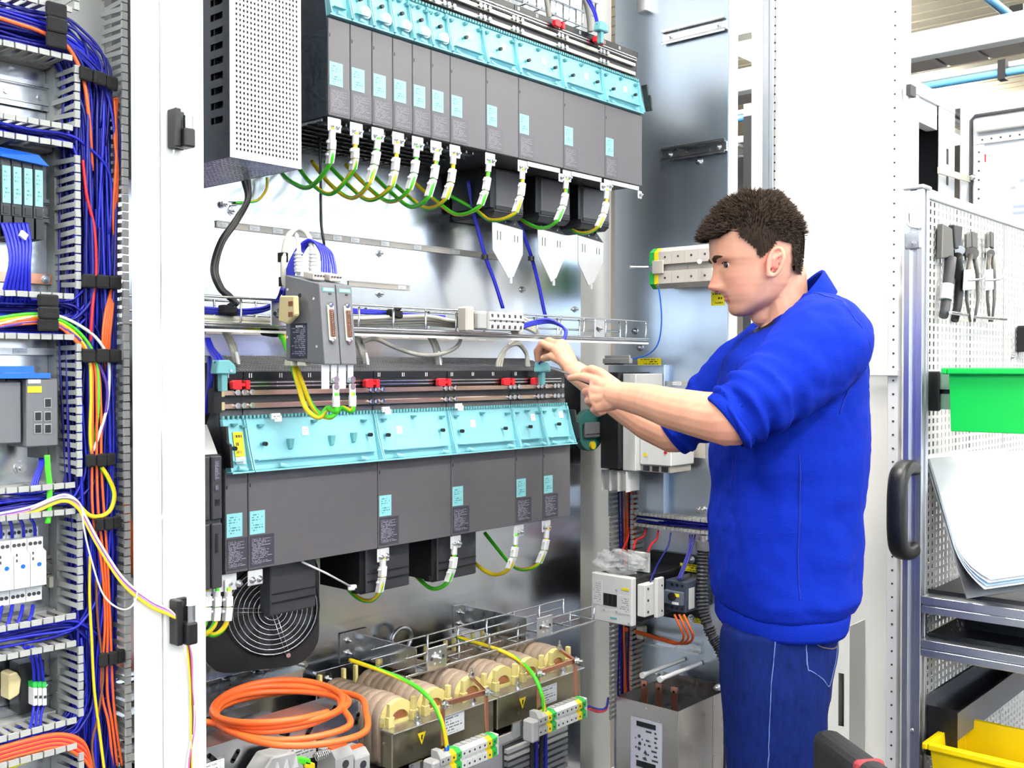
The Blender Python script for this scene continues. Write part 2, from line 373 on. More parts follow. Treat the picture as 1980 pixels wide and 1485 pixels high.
# upright shared with the neighbouring cabinet
xl = at(258, 700, 1.45).x
LC = thing('control_cabinet', 'neighbouring cabinet packed with blue wiring and grey slotted ducts', 'cabinet', (.4, 1.6, .08))
MB().box(xl, x0-.001, 1.45, 1.4545, .08, ZT+.04).box(xl+.034, x0-.001, 1.4546, 1.50, .08, ZT+.04).build('upright', M['white'], LC, bevel=.0015)
YL = 1.592
MB().box(-.15, xl+.045, YL, YL+.005, .12, ZT).build('mounting_plate', M['galv'], LC)
MB().box(-.15, xl+.045, YL+.2, YL+.22, .1, ZT).build('rear_wall', M['wallgrey'], LC)
MB().box(-.15, xl+.045, 1.47, YL+.22, .08, .12).build('base_plate', M['wallgrey'], LC)
MB().box(-.15, xl+.045, 1.47, YL+.22, ZT, ZT+.04).build('roof_sheet', M['wallgrey'], LC)
MB().box(.88, 2.84, 1.48, YB+.07, 0, .0799).build('plinth', M['drivedark'], MC); MB().box(-.13, xl+.03, 1.49, YL+.2, 0, .0799).build('plinth', M['drivedark'], LC)
# black hinge blocks with pins on the upright
def hinge(px0, py0, px1, py1, lab):
    a = at(px0, py0, 1.45); b = at(px1, py1, 1.45)
    t = thing('hinge', lab, 'hinge', (a.x, 1.45, b.z))
    zm = (a.z+b.z)/2
    MB().box(a.x, a.x+.010, 1.425, 1.449, b.z, a.z).box(a.x+.010, b.x, 1.442, 1.449, b.z, a.z).build('hinge_plate', M['black'], t, bevel=.0015)
    MB().box(a.x+.010, b.x+.002, 1.415, 1.4415, b.z, zm).build('hinge_block', M['black'], t, bevel=.003, seg=2)
    c = (a.x+b.x)/2+.010
    MB().cyl((c, 1.428, zm), (c, 1.428, zm+(a.z-zm)*.7), .0075, 12).build('hinge_pin', M['steel'], t)
hinge(322, 212, 352, 292, 'upper black hinge block with steel pin on white upright')
hinge(326, 1158, 357, 1238, 'lower black hinge block with steel pin and wires on white upright')
# ================================================================ open door of the main cabinet (stands at a right angle)
DX = 2.80
DR = thing('cabinet_door', 'tall white cabinet door standing open behind the technician', 'door', (DX, 1.26, .1))
yd1 = ax(1494, 700, DX).y; yd0 = ax(1752, 700, DX).y
MB().box(DX, DX+.025, yd0, yd1, .12, ZT).build('door_leaf', M['white'], DR, bevel=.003)
ya = ax(1716, 700, DX-.02).y; yb = ax(1737, 700, DX-.02).y
hs = MB(); zz = .14
hs.box(DX-.02, DX-.0005, yb, ya, .14, ZT-.02)
hs.build('perforated_rail', M['whitecool'], DR, bevel=.002)
hole = MB().cyl((0, 0, 0), (-.0012, 0, 0), .0028, 8).mesh('rail_hole', [M['drivedark']], (0, 0, 0))
for i in range(66): inst(hole, 'rail_hole', (DX-.02, ya*.45+yb*.55, .3+i*.036), DR)
for i in range(50):
    inst(hole, 'rail_hole', (DX-.0002, ax(1498, 300, DX).y, 1.55+i*.0245), DR)
MB().box(DX-.032, DX-.0205, yb-.004, ya+.08, 1.428, 1.446).build('door_stay', M['whitecool'], DR, bevel=.002)
for zc in (2.18, 1.72, 1.27, .95): MB().box(DX-.012, DX+.028, yd0-.012, yd0-.0005, zc-.014, zc+.014).build('door_clip', M['drivedark'], DR)
# grey storage pocket on the door
sx = 2.70; ya, yb = ax(1643, 1210, sx).y, 1.42
t = thing('document_pocket', 'pale plastic document pocket with tall slot on the open door', 'pocket', (sx, (ya+yb)/2, .35))
zt = ax(1643, 1211, sx).z; zb = .34
ys0, ys1 = ax(1632, 1350, sx).y, ax(1621, 1350, sx).y; zs0, zs1 = ax(1627, 1405, sx).z, ax(1627, 1302, sx).z
MB().box(sx, sx+.003, ya, ys0, zb, zt).box(sx, sx+.003, ys1, yb, zb, zt).box(sx, sx+.003, ys0, ys1, zb, zs0).box(sx, sx+.003, ys0, ys1, zs1, zt).build('pocket_front', M['white'], t)
MB().box(sx+.003, DX-.001, ya, ya+.003, zb, zt).build('pocket_side', M['white'], t); MB().box(sx+.003, DX-.001, yb-.003, yb, zb, zt).build('pocket_side', M['white'], t)
MB().box(sx+.003, DX-.001, ya+.003, yb-.003, zb, zb+.003).build('pocket_bottom', M['white'], t)
MB().box(sx+.05, sx+.052, ya+.003, yb-.003, zb+.004, zt-.09).build('pocket_insert', M['greyplas'], t)
# ================================================================ next cabinet of the row, with its own open door
B = thing('control_cabinet', 'further white cabinet with a dark interior beyond the tool cart', 'cabinet', (4.05, 1.7, .08))
MB().box(3.80, 3.93, 1.45, 1.5, .08, 2.45).build('upright', M['whitecool'], B, bevel=.004)
MB().box(4.14, 4.31, 1.45, 1.456, .08, 2.45).build('upright', M['whitecool'], B, bevel=.002)
MB().box(3.80, 4.31, 1.45, 2.1, 2.451, 2.5).build('roof_sheet', M['whitecool'], B)
MB().box(3.931, 4.139, 1.46, 1.5, 2.36, 2.45).build('cross_member', M['whitecool'], B)
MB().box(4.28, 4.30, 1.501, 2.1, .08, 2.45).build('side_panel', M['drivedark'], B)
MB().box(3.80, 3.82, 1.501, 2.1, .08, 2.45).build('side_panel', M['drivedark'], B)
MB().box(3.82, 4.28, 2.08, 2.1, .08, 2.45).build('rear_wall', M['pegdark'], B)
MB().box(3.83, 4.27, 1.7, 1.72, 2.02, 2.2).build('duct_panel', M['greyplas'], B)
MB().box(3.82, 4.28, 1.5, 2.08, .08, .1).build('base_plate', M['whitecool'], B)
MB().box(3.81, 4.30, 1.46, 2.09, 0, .0799).build('plinth', M['drivedark'], B)
for z in (2.19, 2.27): MB().box(4.215, 4.235, 1.4485, 1.4499, z-.03, z+.03).build('lock_slot', M['black'], B)
t = thing('tube_lamp', 'white tubular cabinet lamp under the roof of the further cabinet', 'lamp', (4.0, 1.58, 2.3))
MB().cyl((3.86, 1.58, 2.31), (4.13, 1.56, 2.29), .012, 10).build('tube', M['white'], t); MB().box(3.95, 4.03, 1.555, 1.6, 2.285, 2.335).build('lamp_clip', M['white'], t)
for i, x in enumerate((3.96, 4.03, 4.10)):
    t = thing('fuse_holder', 'clear glass fuse holder in the dark further cabinet', 'fuse', (x, 1.66, 1.95), 'fuse holders in the further cabinet')
    MB().box(x-.018, x+.018, 1.64, 1.68, 1.96, 2.06).build('fuse_glass', M['steel'], t, bevel=.004); MB().box(x-.02, x+.02, 1.63, 1.69, 1.93, 1.9595).build('fuse_base', M['drivedark'], t)
DX2 = 4.335
t = thing('cabinet_door', 'white door of the further cabinet with red square sticker', 'door', (DX2, 1.1, .1))
MB().box(DX2, DX2+.03, .75, 1.44, .12, 2.50).build('door_leaf', M['whitecool'], t, bevel=.004)
e = MB(); e.tube([(DX2-.006, 1.395, .15), (DX2-.006, 1.395, 2.42), (DX2-.006, 1.38, 2.435), (DX2-.006, .78, 2.435)], .007, 8); e.build('door_gasket', M['drivedark'], t)
MB().box(DX2-.04, DX2-.0005, .78, 1.37, 2.365, 2.415).build('door_bar', M['white'], t, bevel=.004)
MB().box(DX2-.014, DX2-.0005, .78, 1.38, 2.322, 2.352).build('perforated_rail', M['whitecool'], t); MB().box(DX2-.014, DX2-.0005, 1.345, 1.38, .2, 2.320).build('perforated_rail', M['whitecool'], t)
h2 = MB().cyl((0, 0, 0), (-.0012, 0, 0), .004, 8).mesh('rail_hole', [M['drivedark']], (0, 0, 0))
for i in range(16): inst(h2, 'rail_hole', (DX2-.014, 1.35-i*.034, 2.337), t)
for i in range(24): inst(h2, 'rail_hole', (DX2-.014, 1.362, 2.29-i*.036), t)
pa = ax(1892, 300, DX2-.002); pb = ax(1906, 313, DX2-.002)
MB().box(DX2-.0015, DX2-.0003, pb.y, pa.y, pb.z, pa.z).build('red_sticker', M['red'], t)
M['print_door'] = printmat('faint_door_notice', '#f3f4f8', '#b9c4e4', 9, axis='YZ', words=3, margin=.1, thresh=.55)
MB().box(DX2-.0015, DX2-.0003, 1.08, 1.27, 1.98, 2.20).build('door_notice', M['print_door'], t)
t = thing('door_stay_arm', 'pale door stay arm bridging the further cabinet and its door', 'door stay', (4.2, 1.44, 2.19))
MB().obox((4.19, 1.41, 2.19), (.14, -.012, 0), (0, .004, 0), (0, 0, .012)).build('arm', M['cream'], t); MB().ball((4.325, 1.385, 2.195), .014, 10, 6).build('pivot', M['steel'], t)
# ================================================================ neighbouring cabinet: ducts, wiring, devices
YTIP, YBK = 1.500, 1.566
rnd = random.Random(3)
XL_, XRR = at(150, 700, YTIP).x, at(247, 700, YTIP).x      # the two walls of the upright duct
def finger_mesh(kind):
    """one duct finger with its broader tip; origin at the tip"""
    m_ = MB()
    if kind == 'v':     # upright duct: finger runs front to back, wide in z
        m_.box(-.0009, .0009, .004, YBK-YTIP, -.0036, .0036).box(-.0014, .0062, 0, .0042, -.0056, .0056)
    elif kind == 'vr':
        m_.box(-.0009, .0009, .004, YBK-YTIP, -.0036, .0036).box(-.0062, .0030, 0, .0042, -.0056, .0056)
    else:               # level duct
        m_.box(-.0042, .0042, .004, YBK-YTIP, -.0009, .0009).box(-.0072, .0072, 0, .0042, -.0022 if kind == 'ht' else -.0058, .0058 if kind == 'ht' else .0022)
    return m_.mesh('finger', [M['ductgrey']], (0, 0, 0))
FM = {k: finger_mesh(k) for k in ('v', 'vr', 'ht', 'hb')}
# level ducts: (pixel height of upper tips, of lower tips) at px 75
HD = [(4, 95), (238, 268), (572, 648), (946, 993), (1206, 1256), (1414, 1460)]
names = ['topmost', 'second from the top', 'third from the top', 'fourth from the top', 'fifth from the top', 'lowest']
HZ = [(at(75, a, YTIP).z, at(75, b, YTIP).z) for a, b in HD]
vd = thing('wiring_duct', 'upright grey slotted wiring duct full of blue wires', 'wiring duct', ((XL_+XRR)/2, YBK, .3))
MB().box(XL_-.001, XRR+.001, YBK+.0005, YL-.0005, .3, 2.35).build('duct_base', M['ductgrey'], vd)
gaps = []
for i, (za, zb_) in enumerate(HZ):
    t = thing('wiring_duct', 'level grey slotted wiring duct in the neighbouring cabinet, '+names[i], 'wiring duct', (.4, YBK, zb_))
    MB().box(-.1, XL_-.004, YBK+.0005, YL-.0005, zb_-.002, za+.002).build('duct_base', M['ductgrey'], t)
    for k in range(18):
        x = XL_-.012-k*.0168
        if x < at(-8, 700, YTIP).x-.02: break
        for (z, kd) in ((za, 'ht'), (zb_, 'hb')):
            f_ = inst(FM[kd], 'finger', (x, YTIP, z), t)
            f_.rotation_euler = ((rnd.random()-.5)*.10, (rnd.random()-.5)*.10, (rnd.random()-.5)*.08)
    gaps.append((za+.008, zb_-.008))
z = 2.2
while z > .60:
    z -= .0131
    jit = lambda: ((rnd.random()-.5)*.10, (rnd.random()-.5)*.10, (rnd.random()-.5)*.14)
    if not any(b < z < a for a, b in gaps): inst(FM['v'], 'finger', (XL_, YTIP, z), vd, jit())
    inst(FM['vr'], 'finger', (XRR, YTIP, z+.004), vd, jit())
# silver perforated upright rail behind the duct near the top
t = thing('perforated_rail', 'silver perforated rail high behind the upright duct', 'rail', (XL_, 1.575, 1.9))
pr = at(136, 60, 1.575).x
MB().box(pr, at(170, 60, 1.575).x, 1.574, 1.578, at(150, 125, 1.575).z, 2.3).build('rail_sheet', M['steel'], t)
for k in range(6):
    for px in (150, 163): q = at(px, 15+k*19, 1.5735); MB().box(q.x-.003, q.x+.003, 1.573, 1.5739, q.z-.004, q.z+.004).build('rail_slot', M['drivedark'], t)
# ---- blue wiring: uncountable mass
def wavy(a, b, amp, n_=9):
    a, b = V(a), V(b); out = []; ph = [rnd.uniform(0, 6.3) for _ in range(4)]
    for i in range(n_):
        k = i/(n_-1); p = a.lerp(b, k)
        out.append(p+V((math.sin(ph[0]+k*rnd.uniform(5, 7))*amp, math.sin(ph[1]+k*6)*amp*.8, math.sin(ph[2]+k*5)*amp*.3 if abs(b.z-a.z) < .1 else 0)))
    return out
mb = MB()
for i in range(110):
    x = XL_+.006+(XRR-XL_-.012)*rnd.random(); x2 = XL_+.006+(XRR-XL_-.012)*rnd.random()
    y = 1.512+.05*rnd.random()**.8; y2 = 1.512+.05*rnd.random()**.8
    z0w = at(75, rnd.uniform(52, 84), 1.53).z; f_ = (x-XL_)/(XRR-XL_)
    start = [V((at(-20, 700, y).x-.02, y, z0w+.012)), V((at(60, 700, y).x, y, z0w+.008)), V((XL_-.025, y, z0w+.002)), V((XL_+.35*(x-XL_), y, z0w-.012-.02*(1-f_))), V((XL_+.85*(x-XL_), y, z0w-.045-.03*(1-f_)))]
    mb.tube(spline(start+wavy((x, y, z0w-.12), (x2, y2, .55), .011, 12), 4), .0022+.0006*rnd.random(), 5, rnd.choice((0, 1, 1)))
o = mb.build('blue_wiring', [M['bluewire'], M['bluedeep']]); tag(o, 'mass of dark blue wires filling the upright duct', 'wiring', kind='stuff')
for i, (za, zb_) in enumerate(HZ):
    mb = MB(); n_ = 26 if za-zb_ > .04 else 16
    for k in range(n_):
        z_ = zb_+.004+(za-zb_-.008)*rnd.random(); y = 1.512+.05*rnd.random(); xe = XL_+.008+(XRR-XL_-.02)*rnd.random(); dn = -1 if rnd.random() < .6 else 1
        if i == 5: dn = 1
        if i == 0: dn = -1
        mb.tube(spline([(at(-20, 700, y).x-.02, y, z_+rnd.uniform(-.004, .004)), (at(60, 700, y).x, y+.004*rnd.uniform(-1, 1), z_+rnd.uniform(-.006, .006)), (XL_-.012, y, z_), (XL_+.3*(xe-XL_), y-.002, z_+dn*.010), (xe, y-.003, z_+dn*.05), (xe+rnd.uniform(-.008, .008), y, z_+dn*.14)], 5), .0023, 5, rnd.choice((0, 1, 1)))
    o = mb.build('blue_wiring', [M['bluewire'], M['bluedeep']]); tag(o, 'dark blue wires running along the level duct, '+names[i], 'wiring', kind='stuff')
# ---- single coloured wires
def lw(name, m_, q, lab, r=.0025, y=1.506, grp=None):
    cable(name, [at(p[0], p[1], p[2] if len(p) > 2 else y) for p in q], r, m_, lab, 'wire', grp, 6)
def cable(name, pts, r, m_, label, cat='cable', group=None, n=8, k=7, kind=None):
    o = MB().tube(spline(pts, k), r, n).build(name, m_); return tag(o, label, cat, group, kind)
lw('orange_wire', M['orange'], ((-10, 32), (40, 48), (80, 62), (130, 90), (160, 150), (172, 230), (178, 330, 1.52)), 'orange wire entering from the topmost duct', .003)
for i in range(4): lw('orange_wire', M['orange'], ((221+2*i, 190, 1.515), (225-i, 260, 1.51), (224+i, 330, 1.508), (219+2*i, 420, 1.512), (223, 520, 1.52), (205+4*i, 600, 1.505), (199+4*i, 660, 1.505), (205+2*i, 720, 1.52)), 'orange wire along the far side of the upright duct', .0024, grp='orange wires in the upright duct')
lw('red_wire', M['redwire'], ((160, 310), (168, 380), (182, 440), (186, 520), (181, 570), (176, 640), (176, 700, 1.52)), 'red wire curving down the upper upright duct')
lw('yellow_wire', M['yelwire'], ((-10, 622), (60, 612), (110, 622), (150, 650), (172, 690), (176, 760), (174, 840), (178, 880, 1.51)), 'yellow wire dropping from the third duct')
lw('green_wire', M['grnwire'], ((-10, 616), (60, 607), (112, 617), (158, 648), (186, 700), (190, 790), (180, 860, 1.515)), 'green wire dropping from the third duct')
lw('white_wire', M['whitewire'], ((-10, 628), (60, 612), (115, 612), (170, 640), (200, 672), (211, 710), (208, 780), (195, 830), (180, 872, 1.51)), 'white wire bowing through the upright duct')
for i in range(3): lw('orange_wire', M['orange'], ((-10, 624+4*i), (70, 617+4*i), (112, 625+3*i), (150, 660+2*i, 1.506), (176+5*i, 700), (179+8*i, 780), (178+9*i, 900, 1.508), (180+11*i, 1000, 1.51), (196+6*i, 1090, 1.508), (203+5*i, 1200, 1.508), (196+11*i, 1330, 1.51), (210+7*i, 1400, 1.508), (218+9*i, 1480, 1.51)), 'orange wire turning down from the third duct', .0021, grp='orange wires of the third duct')
lw('violet_wire', M['violet'], ((-10, 634), (70, 622), (118, 632), (170, 672), (205, 740), (204, 800), (192, 860, 1.512)), 'violet wire turning down from the third duct')
t = thing('earth_wire', 'green and yellow earth wire bowing out beside the upright duct', 'wire', at(200, 905, 1.5))
MB().tube(spline([at(px, py, 1.502) for px, py in ((196, 903), (210, 925), (221, 955), (214, 985), (195, 998), (172, 996), (150, 975))], 7), .0034, 8, 0, 1, twist=.03).build('conductor', GY, t)
t = thing('earth_wire', 'bright green earth wire hanging straight from the network switch', 'wire', at(95, 960, 1.5))
MB().tube(spline([at(px, py, 1.508) for px, py in ((91, 880), (93, 910), (96, 940), (95, 980), (92, 1012))], 5), .0042, 8, 0, 1, twist=.01).build('conductor', [M['grnwire'], M['grnwire']], t)
# fan of signal wires that leaves the fourth duct and ends on the lower hinge
fan = [('pink_wire', M['pink'], 0), ('yellow_wire', M['yelwire'], 5), ('yellow_wire', M['yelwire'], 8), ('white_wire', M['whitewire'], -5), ('grey_wire', M['greycable'], 2), ('violet_wire', M['violet'], -2)]
for i, (nm, m_, o_) in enumerate(fan):
    lw(nm, m_, ((-10, 1000+o_, 1.51), (60, 985+o_, 1.505), (120, 962+o_, 1.5), (150, 975+o_, 1.495), (166, 1005+o_, 1.49), (196, 1060+o_, 1.475), (240, 1125+o_, 1.455), (290, 1165+o_, 1.44), (325, 1182+o_*.8, 1.435), (346, 1198, 1.43)), 'loose %s wire reaching from the fourth duct to the lower hinge, %s' % (nm.split('_')[0], ['outer', 'upper', 'topmost', 'lowest', 'middle', 'inner'][i]), .0019)
lw('cream_wire', M['cream'], ((60, 985, 1.5), (120, 962, 1.496), (155, 975, 1.492), (162, 1020, 1.49), (176, 1080, 1.486), (200, 1150, 1.47), (235, 1178, 1.446), (260, 1165, 1.443), (272, 1110, 1.443), (296, 1040, 1.443), (318, 985, 1.443), (322, 920, 1.444), (312, 800, 1.4445), (314, 600, 1.4445), (330, 380, 1.444), (336, 290, 1.43)), 'thin cream wire sagging across the upright and up to the upper hinge', .0013)
for i, (nm, m_) in enumerate((('yellow_wire', M['yelwire']), ('brown_wire', M['brownwire']), ('pink_wire', M['pink']), ('white_wire', M['whitewire']))):
    lw(nm, m_, ((360, 1228, 1.43), (364+3*i, 1270, 1.44), (368+2*i, 1330, 1.444), (369+4*i-6*(i == 3), 1400, 1.4445), (371-3*i, 1490, 1.4445), (374+4*i, 1560, 1.4445)), 'thin %s wire hanging below the lower hinge' % nm.split('_')[0], .0013)
lw('yellow_wire', M['yelwire'], ((174, 1075), (173, 1150), (177, 1230), (182, 1330), (193, 1420), (203, 1500)), 'yellow green wire down the lower upright duct', .0022)
lw('brown_wire', M['brownwire'], ((186, 1120), (189, 1200), (199, 1300), (190, 1380), (178, 1440, 1.51), (185, 1500)), 'brown wire down the lower upright duct', .002)
for i in range(7): lw('red_wire' if i % 2 else 'orange_wire', M['redwire'] if i % 2 else M['orange'], ((-20, 1452+4*i, 1.512), (50, 1432+4*i, 1.508), (115, 1420+4*i, 1.506), (160, 1436+5*i, 1.506), (178, 1490, 1.51)), '%s wire running along the lowest duct' % ('red' if i % 2 else 'orange'), .0034, grp='warm coloured wires of the lowest duct %s' % ('a' if i % 2 else 'b'))
lw('orange_wire', M['orange'], ((243, 965, 1.515), (250, 1020, 1.515), (257, 1080, 1.52), (262, 1110, 1.53)), 'thick orange cable leaving behind the white upright', .0055)
# ---- black hook straps
for i, (px, py, w_, h_, rot) in enumerate(((190, 152, 64, 27, .12), (196, 545, 66, 27, 0), (196, 688, 66, 27, 0), (194, 889, 50, 25, 0), (208, 1012, 44, 26, 0), (216, 1272, 44, 28, 0))):
    p = at(px, py, 1.498); s_ = 1.55/F_PX; hw = w_*s_*.62
    t = thing('hook_strap', 'black hook strap across the upright duct, %s from the top' % ['first', 'second', 'third', 'fourth', 'fifth', 'sixth'][i], 'strap', p, 'straps of the upright duct')
    for k in range(3):
        x = p.x+hw*(k-1)*.66; MB().obox((x, 1.4965-.002*(k == 1), p.z-rot*(k-1)*.02), (hw*.32, 0, -rot*hw*.3), (0, .004, 0), (rot*.001, 0, h_*s_*.5)).build('strap_fold', M['blacksoft'], t, bevel=.003, seg=2)
for i, (px, py, h_) in enumerate(((108, 50, 86), (92, 605, 70))):
    p = at(px, py, 1.498); s_ = 1.55/F_PX
    t = thing('hook_strap', ['black hook strap around the topmost level duct', 'black hook strap around the third level duct'][i], 'strap', p-UP*h_*s_/2)
    for k in range(3): MB().obox((p.x, 1.4965-.002*(k == 1), p.z+(k-1)*h_*s_*.33), (.015, 0, 0), (0, .004, 0), (0, 0, h_*s_*.17)).build('strap_fold', M['blacksoft'], t, bevel=.003, seg=2)
# ---- devices on the mounting plate
def din_rail(xa, xb, z, y, lab, h=.035):
    t = thing('mounting_rail', lab, 'rail', ((xa+xb)/2, y, z-h/2))
    MB().box(xa, xb, y-.002, y-.0002, z-h*.33, z+h*.33).build('rail_web', M['steel'], t)
    for s_ in (-1, 1): MB().box(xa, xb, y-.0085, y-.0022, z+s_*h*.31-.001, z+s_*h*.31+.001).box(xa, xb, y-.0085, y-.0072, min(z+s_*h*.31, z+s_*h*.5), max(z+s_*h*.31, z+s_*h*.5)).build('rail_lip', M['steel'], t)
    for k in range(3):
        x = xb-.02-k*.05; MB().cyl((x, y-.0021, z), (x, y-.0045, z), .005, 12).build('rail_screw', M['steel'], t)
    return t
xe = at(112, 700, YL).x
din_rail(-.05, at(108, 180, YL-.01).x, at(50, 180, YL-.01).z, YL, 'silver mounting rail, the empty one high in the neighbouring cabinet', .042)
din_rail(-.05, at(112, 405, YL).x, at(50, 405, YL).z, YL, 'silver mounting rail behind the input output modules')
din_rail(-.05, at(116, 1095, YL).x, at(50, 1100, YL).z, YL, 'silver mounting rail behind the white relays')
din_rail(-.05, at(118, 1325, YL).x, at(50, 1338, YL).z, YL, 'silver mounting rail behind the small terminals')
bx = [at(p, 350, 1.53).x for p in (-22, 0.5, 22, 43, 64, 84)]
zt_, zb2 = at(40, 300, 1.53).z, at(40, 420, 1.53).z
for i in range(5):
    a_, b_ = bx[i]+.0006, bx[i+1]-.0006
    t = thing('input_output_module', 'dark input output module with teal front, %s from the upright duct' % ['fifth', 'fourth', 'third', 'second', 'nearest'][i], 'module', ((a_+b_)/2, 1.56, zb2), 'input output modules')
    MB().box(a_, b_, 1.53, YL-.009, zb2, zt_).build('housing', M['drivedark'], t, bevel=.001)
    MB().box(a_+.002, b_-.001, 1.5285, 1.5298, zb2+.018, zt_-.018).build('teal_label', M['print_teal'], t)
    MB().box(a_+.003, b_-.003, 1.5285, 1.5298, zb2+.003, zb2+.014).build('foot_clip', M['black'], t)
    MB().box(a_+.001, b_-.001, 1.525, YL-.012, zb2-.030, zb2-.0005).build('wire_comb', M['black'], t)
t = tag(MB().hexa([(bx[0], 1.522, zt_-.006), (bx[5]+.004, 1.520, zt_-.012), (bx[5]+.004, 1.5285, zt_-.012), (bx[0], 1.5285, zt_-.006), (bx[0], 1.519, zt_+.006), (bx[5]-.012, 1.519, zt_+.002), (bx[5]-.012, 1.575, zt_+.010), (bx[0], 1.575, zt_+.014)]).build('blue_film', M['bluefilm']), 'bright blue protective film over the input output modules', 'film')
for i in range(7): lw('blue_wire', M['bluewire'], ((4+8*i, 432, 1.524), (16+7*i, 470, 1.51), (20+6*i, 510, 1.505), (8+8*i, 560, 1.512), (2+9*i, 590, 1.525)), 'blue wire dropping below the input output modules', .0028, grp='blue wires below the input output modules')
tag(MB().obox(at(45, 455, 1.506), (.004, 0, -.003), (0, .003, 0), (.002, 0, .004)).build('wire_tag', M['whitelab']), 'white tag on the blue wires below the modules', 'tag')
p, q = at(-20, 540, 1.58), at(104, 541, 1.58)
t = thing('copper_bar', 'flat copper earth bar with screw under the modules', 'busbar', ((p.x+q.x)/2, 1.58, p.z-.008)); MB().box(p.x, q.x, 1.5775, 1.5815, q.z-.0075, q.z+.0075).build('bar', M['copper'], t); MB().screw((q.x-.014, 1.5775, q.z), (0, -1, 0), .005, .003).build('screw', M['steel'], t)
# network switch
sx0, sx1 = at(52, 800, 1.525).x, at(113, 800, 1.525).x; sz0, sz1 = at(82, 864, 1.525).z, at(82, 732, 1.525).z
t = thing('network_switch', 'grey network switch with five black ports and yellow sticker', 'switch', ((sx0+sx1)/2, 1.55, sz0))
MB().box(sx0, sx1, 1.525, YL-.0005, sz0, sz1).build('housing', M['midgrey'], t, bevel=.002)
for px, py in ((92, 779), (73, 805), (92, 805), (73, 829), (92, 829)):
    p = at(px, py, 1.5248); o = MB().box(p.x-.0052, p.x+.0052, 1.5236, 1.5248, p.z-.0070, p.z+.0070).build('port_frame', M['greyplas'], t); MB().box(p.x-.0042, p.x+.0042, 1.5230, 1.5236, p.z-.0058, p.z+.0058).build('port', M['black'], o)
p, q = at(53, 747, 1.5248), at(80, 759, 1.5248); MB().box(p.x, q.x, 1.5238, 1.5248, q.z, p.z).build('yellow_sticker', M['yellow'], t)
p, q = at(54, 734, 1.5248), at(78, 741, 1.5248); MB().box(p.x, q.x, 1.5238, 1.5248, q.z, p.z).build('white_sticker', M['print_sticker'], t)
MB().box(sx0-.06, sx1-.012, 1.523, YL-.004, sz1+.0005, sz1+.008).build('blue_film', M['bluefilm'], t); MB().box(sx0-.06, sx0+.010, 1.5235, 1.56, sz1+.0085, sz1+.018).build('blue_film', M['bluefilm'], t)
MB().box(sx0+.016, sx1-.018, 1.528, 1.56, sz0-.016, sz0-.0005).build('power_plug', M['black'], t)
tag(MB().box(sx0-.10, sx0-.003, 1.535, YL-.0005, sz0+.006, sz1-.004).build('grey_device', M['midgrey'], bevel=.002), 'grey device half hidden beside the network switch', 'device')
for i in range(3): lw('blue_wire', M['bluewire'], ((78+3*i, 880, 1.54), (76+3*i, 900, 1.53), (66+4*i, 925, 1.52), (58+5*i, 950, 1.515)), 'blue wire below the network switch', .0022, grp='blue wires below the network switch')
p = at(40, 905, YL); tag(MB().screw(p, (0, -1, 0), .008, .004).build('screw', M['steel']), 'steel screw on the plate below the network switch', 'screw')
p = at(37, 678, YL-.02); t = thing('marker_strip', 'grey marker strip with white label above the network switch', 'marker strip', p); MB().box(-.05, at(115, 665, YL-.02).x, YL-.022, YL-.001, p.z-.006, p.z+.004).build('strip_rail', M['dullsteel'], t); MB().box(p.x-.010, p.x+.010, YL-.0235, YL-.0222, p.z-.004, p.z+.003).build('marker', M['print_white'], t)
# white relays
for i in range(4):
    a_, b_ = at(-36+31.5*i, 1100, 1.52).x+.0004, at(-36+31.5*(i+1), 1100, 1.52).x-.0004; dz = -.0004*i
    z0_, z1_ = at(40, 1170, 1.52).z, at(40, 1045, 1.52).z
    t = thing('relay', 'pale grey time relay with blue dot, %s from the upright duct' % ['fourth', 'third', 'second', 'nearest'][i], 'relay', ((a_+b_)/2, 1.55, z0_), 'time relays')
    MB().prism([(a_, 1.535, z0_), (a_, 1.535, z0_+.020), (a_, 1.52, z0_+.024), (a_, 1.52, z1_-.020), (a_, 1.53, z1_-.016), (a_, 1.53, z1_), (a_, 1.545, z1_+.001), (a_, 1.545, z1_+.014), (a_, YL-.009, z1_+.014), (a_, YL-.009, z0_)], (b_-a_, 0, 0)).build('housing', M['ltplas'], t)
    w_ = b_-a_
    for k in range(3):
        for (yy, zz) in ((1.535, z0_+.010), (1.53, z1_-.008), (1.545, z1_+.008)): MB().cyl((a_+w_*(.2+.3*k), yy+.0001, zz), (a_+w_*(.2+.3*k), yy-.0008, zz), .0028, 10).build('terminal_screw', M['drivedark'], t)
    MB().cyl((a_+w_*.55, 1.5201, z0_+.055), (a_+w_*.55, 1.5185, z0_+.055), .003, 10).build('dial', M['bluefilm'], t)
    MB().box(a_+w_*.1, a_+w_*.9, 1.5190, 1.5199, z0_+.027, z0_+.034).build('print_strip', M['print_white'], t)
    MB().box(a_+w_*.12, a_+w_*.2, 1.5190, 1.5199, z0_+.062, z0_+.066).box(a_+w_*.12, a_+w_*.2, 1.5190, 1.5199, z0_+.070, z0_+.074).build('indicator_window', M['drivedark'], t)
    lw('blue_wire', M['bluewire'], ((2+22*i, 1040, 1.543), (0+22*i, 1015, 1.53), (-8+22*i, 1000, 1.52)), 'blue wire with red ferrule entering a white relay from above', .0024, grp='blue wires above the relays')
    lw('blue_wire', M['bluewire'], ((4+20*i, 1170, 1.538), (0+20*i, 1190, 1.525), (-6+18*i, 1215, 1.512)), 'blue wire leaving a white relay downward', .0026, grp='blue wires below the relays')
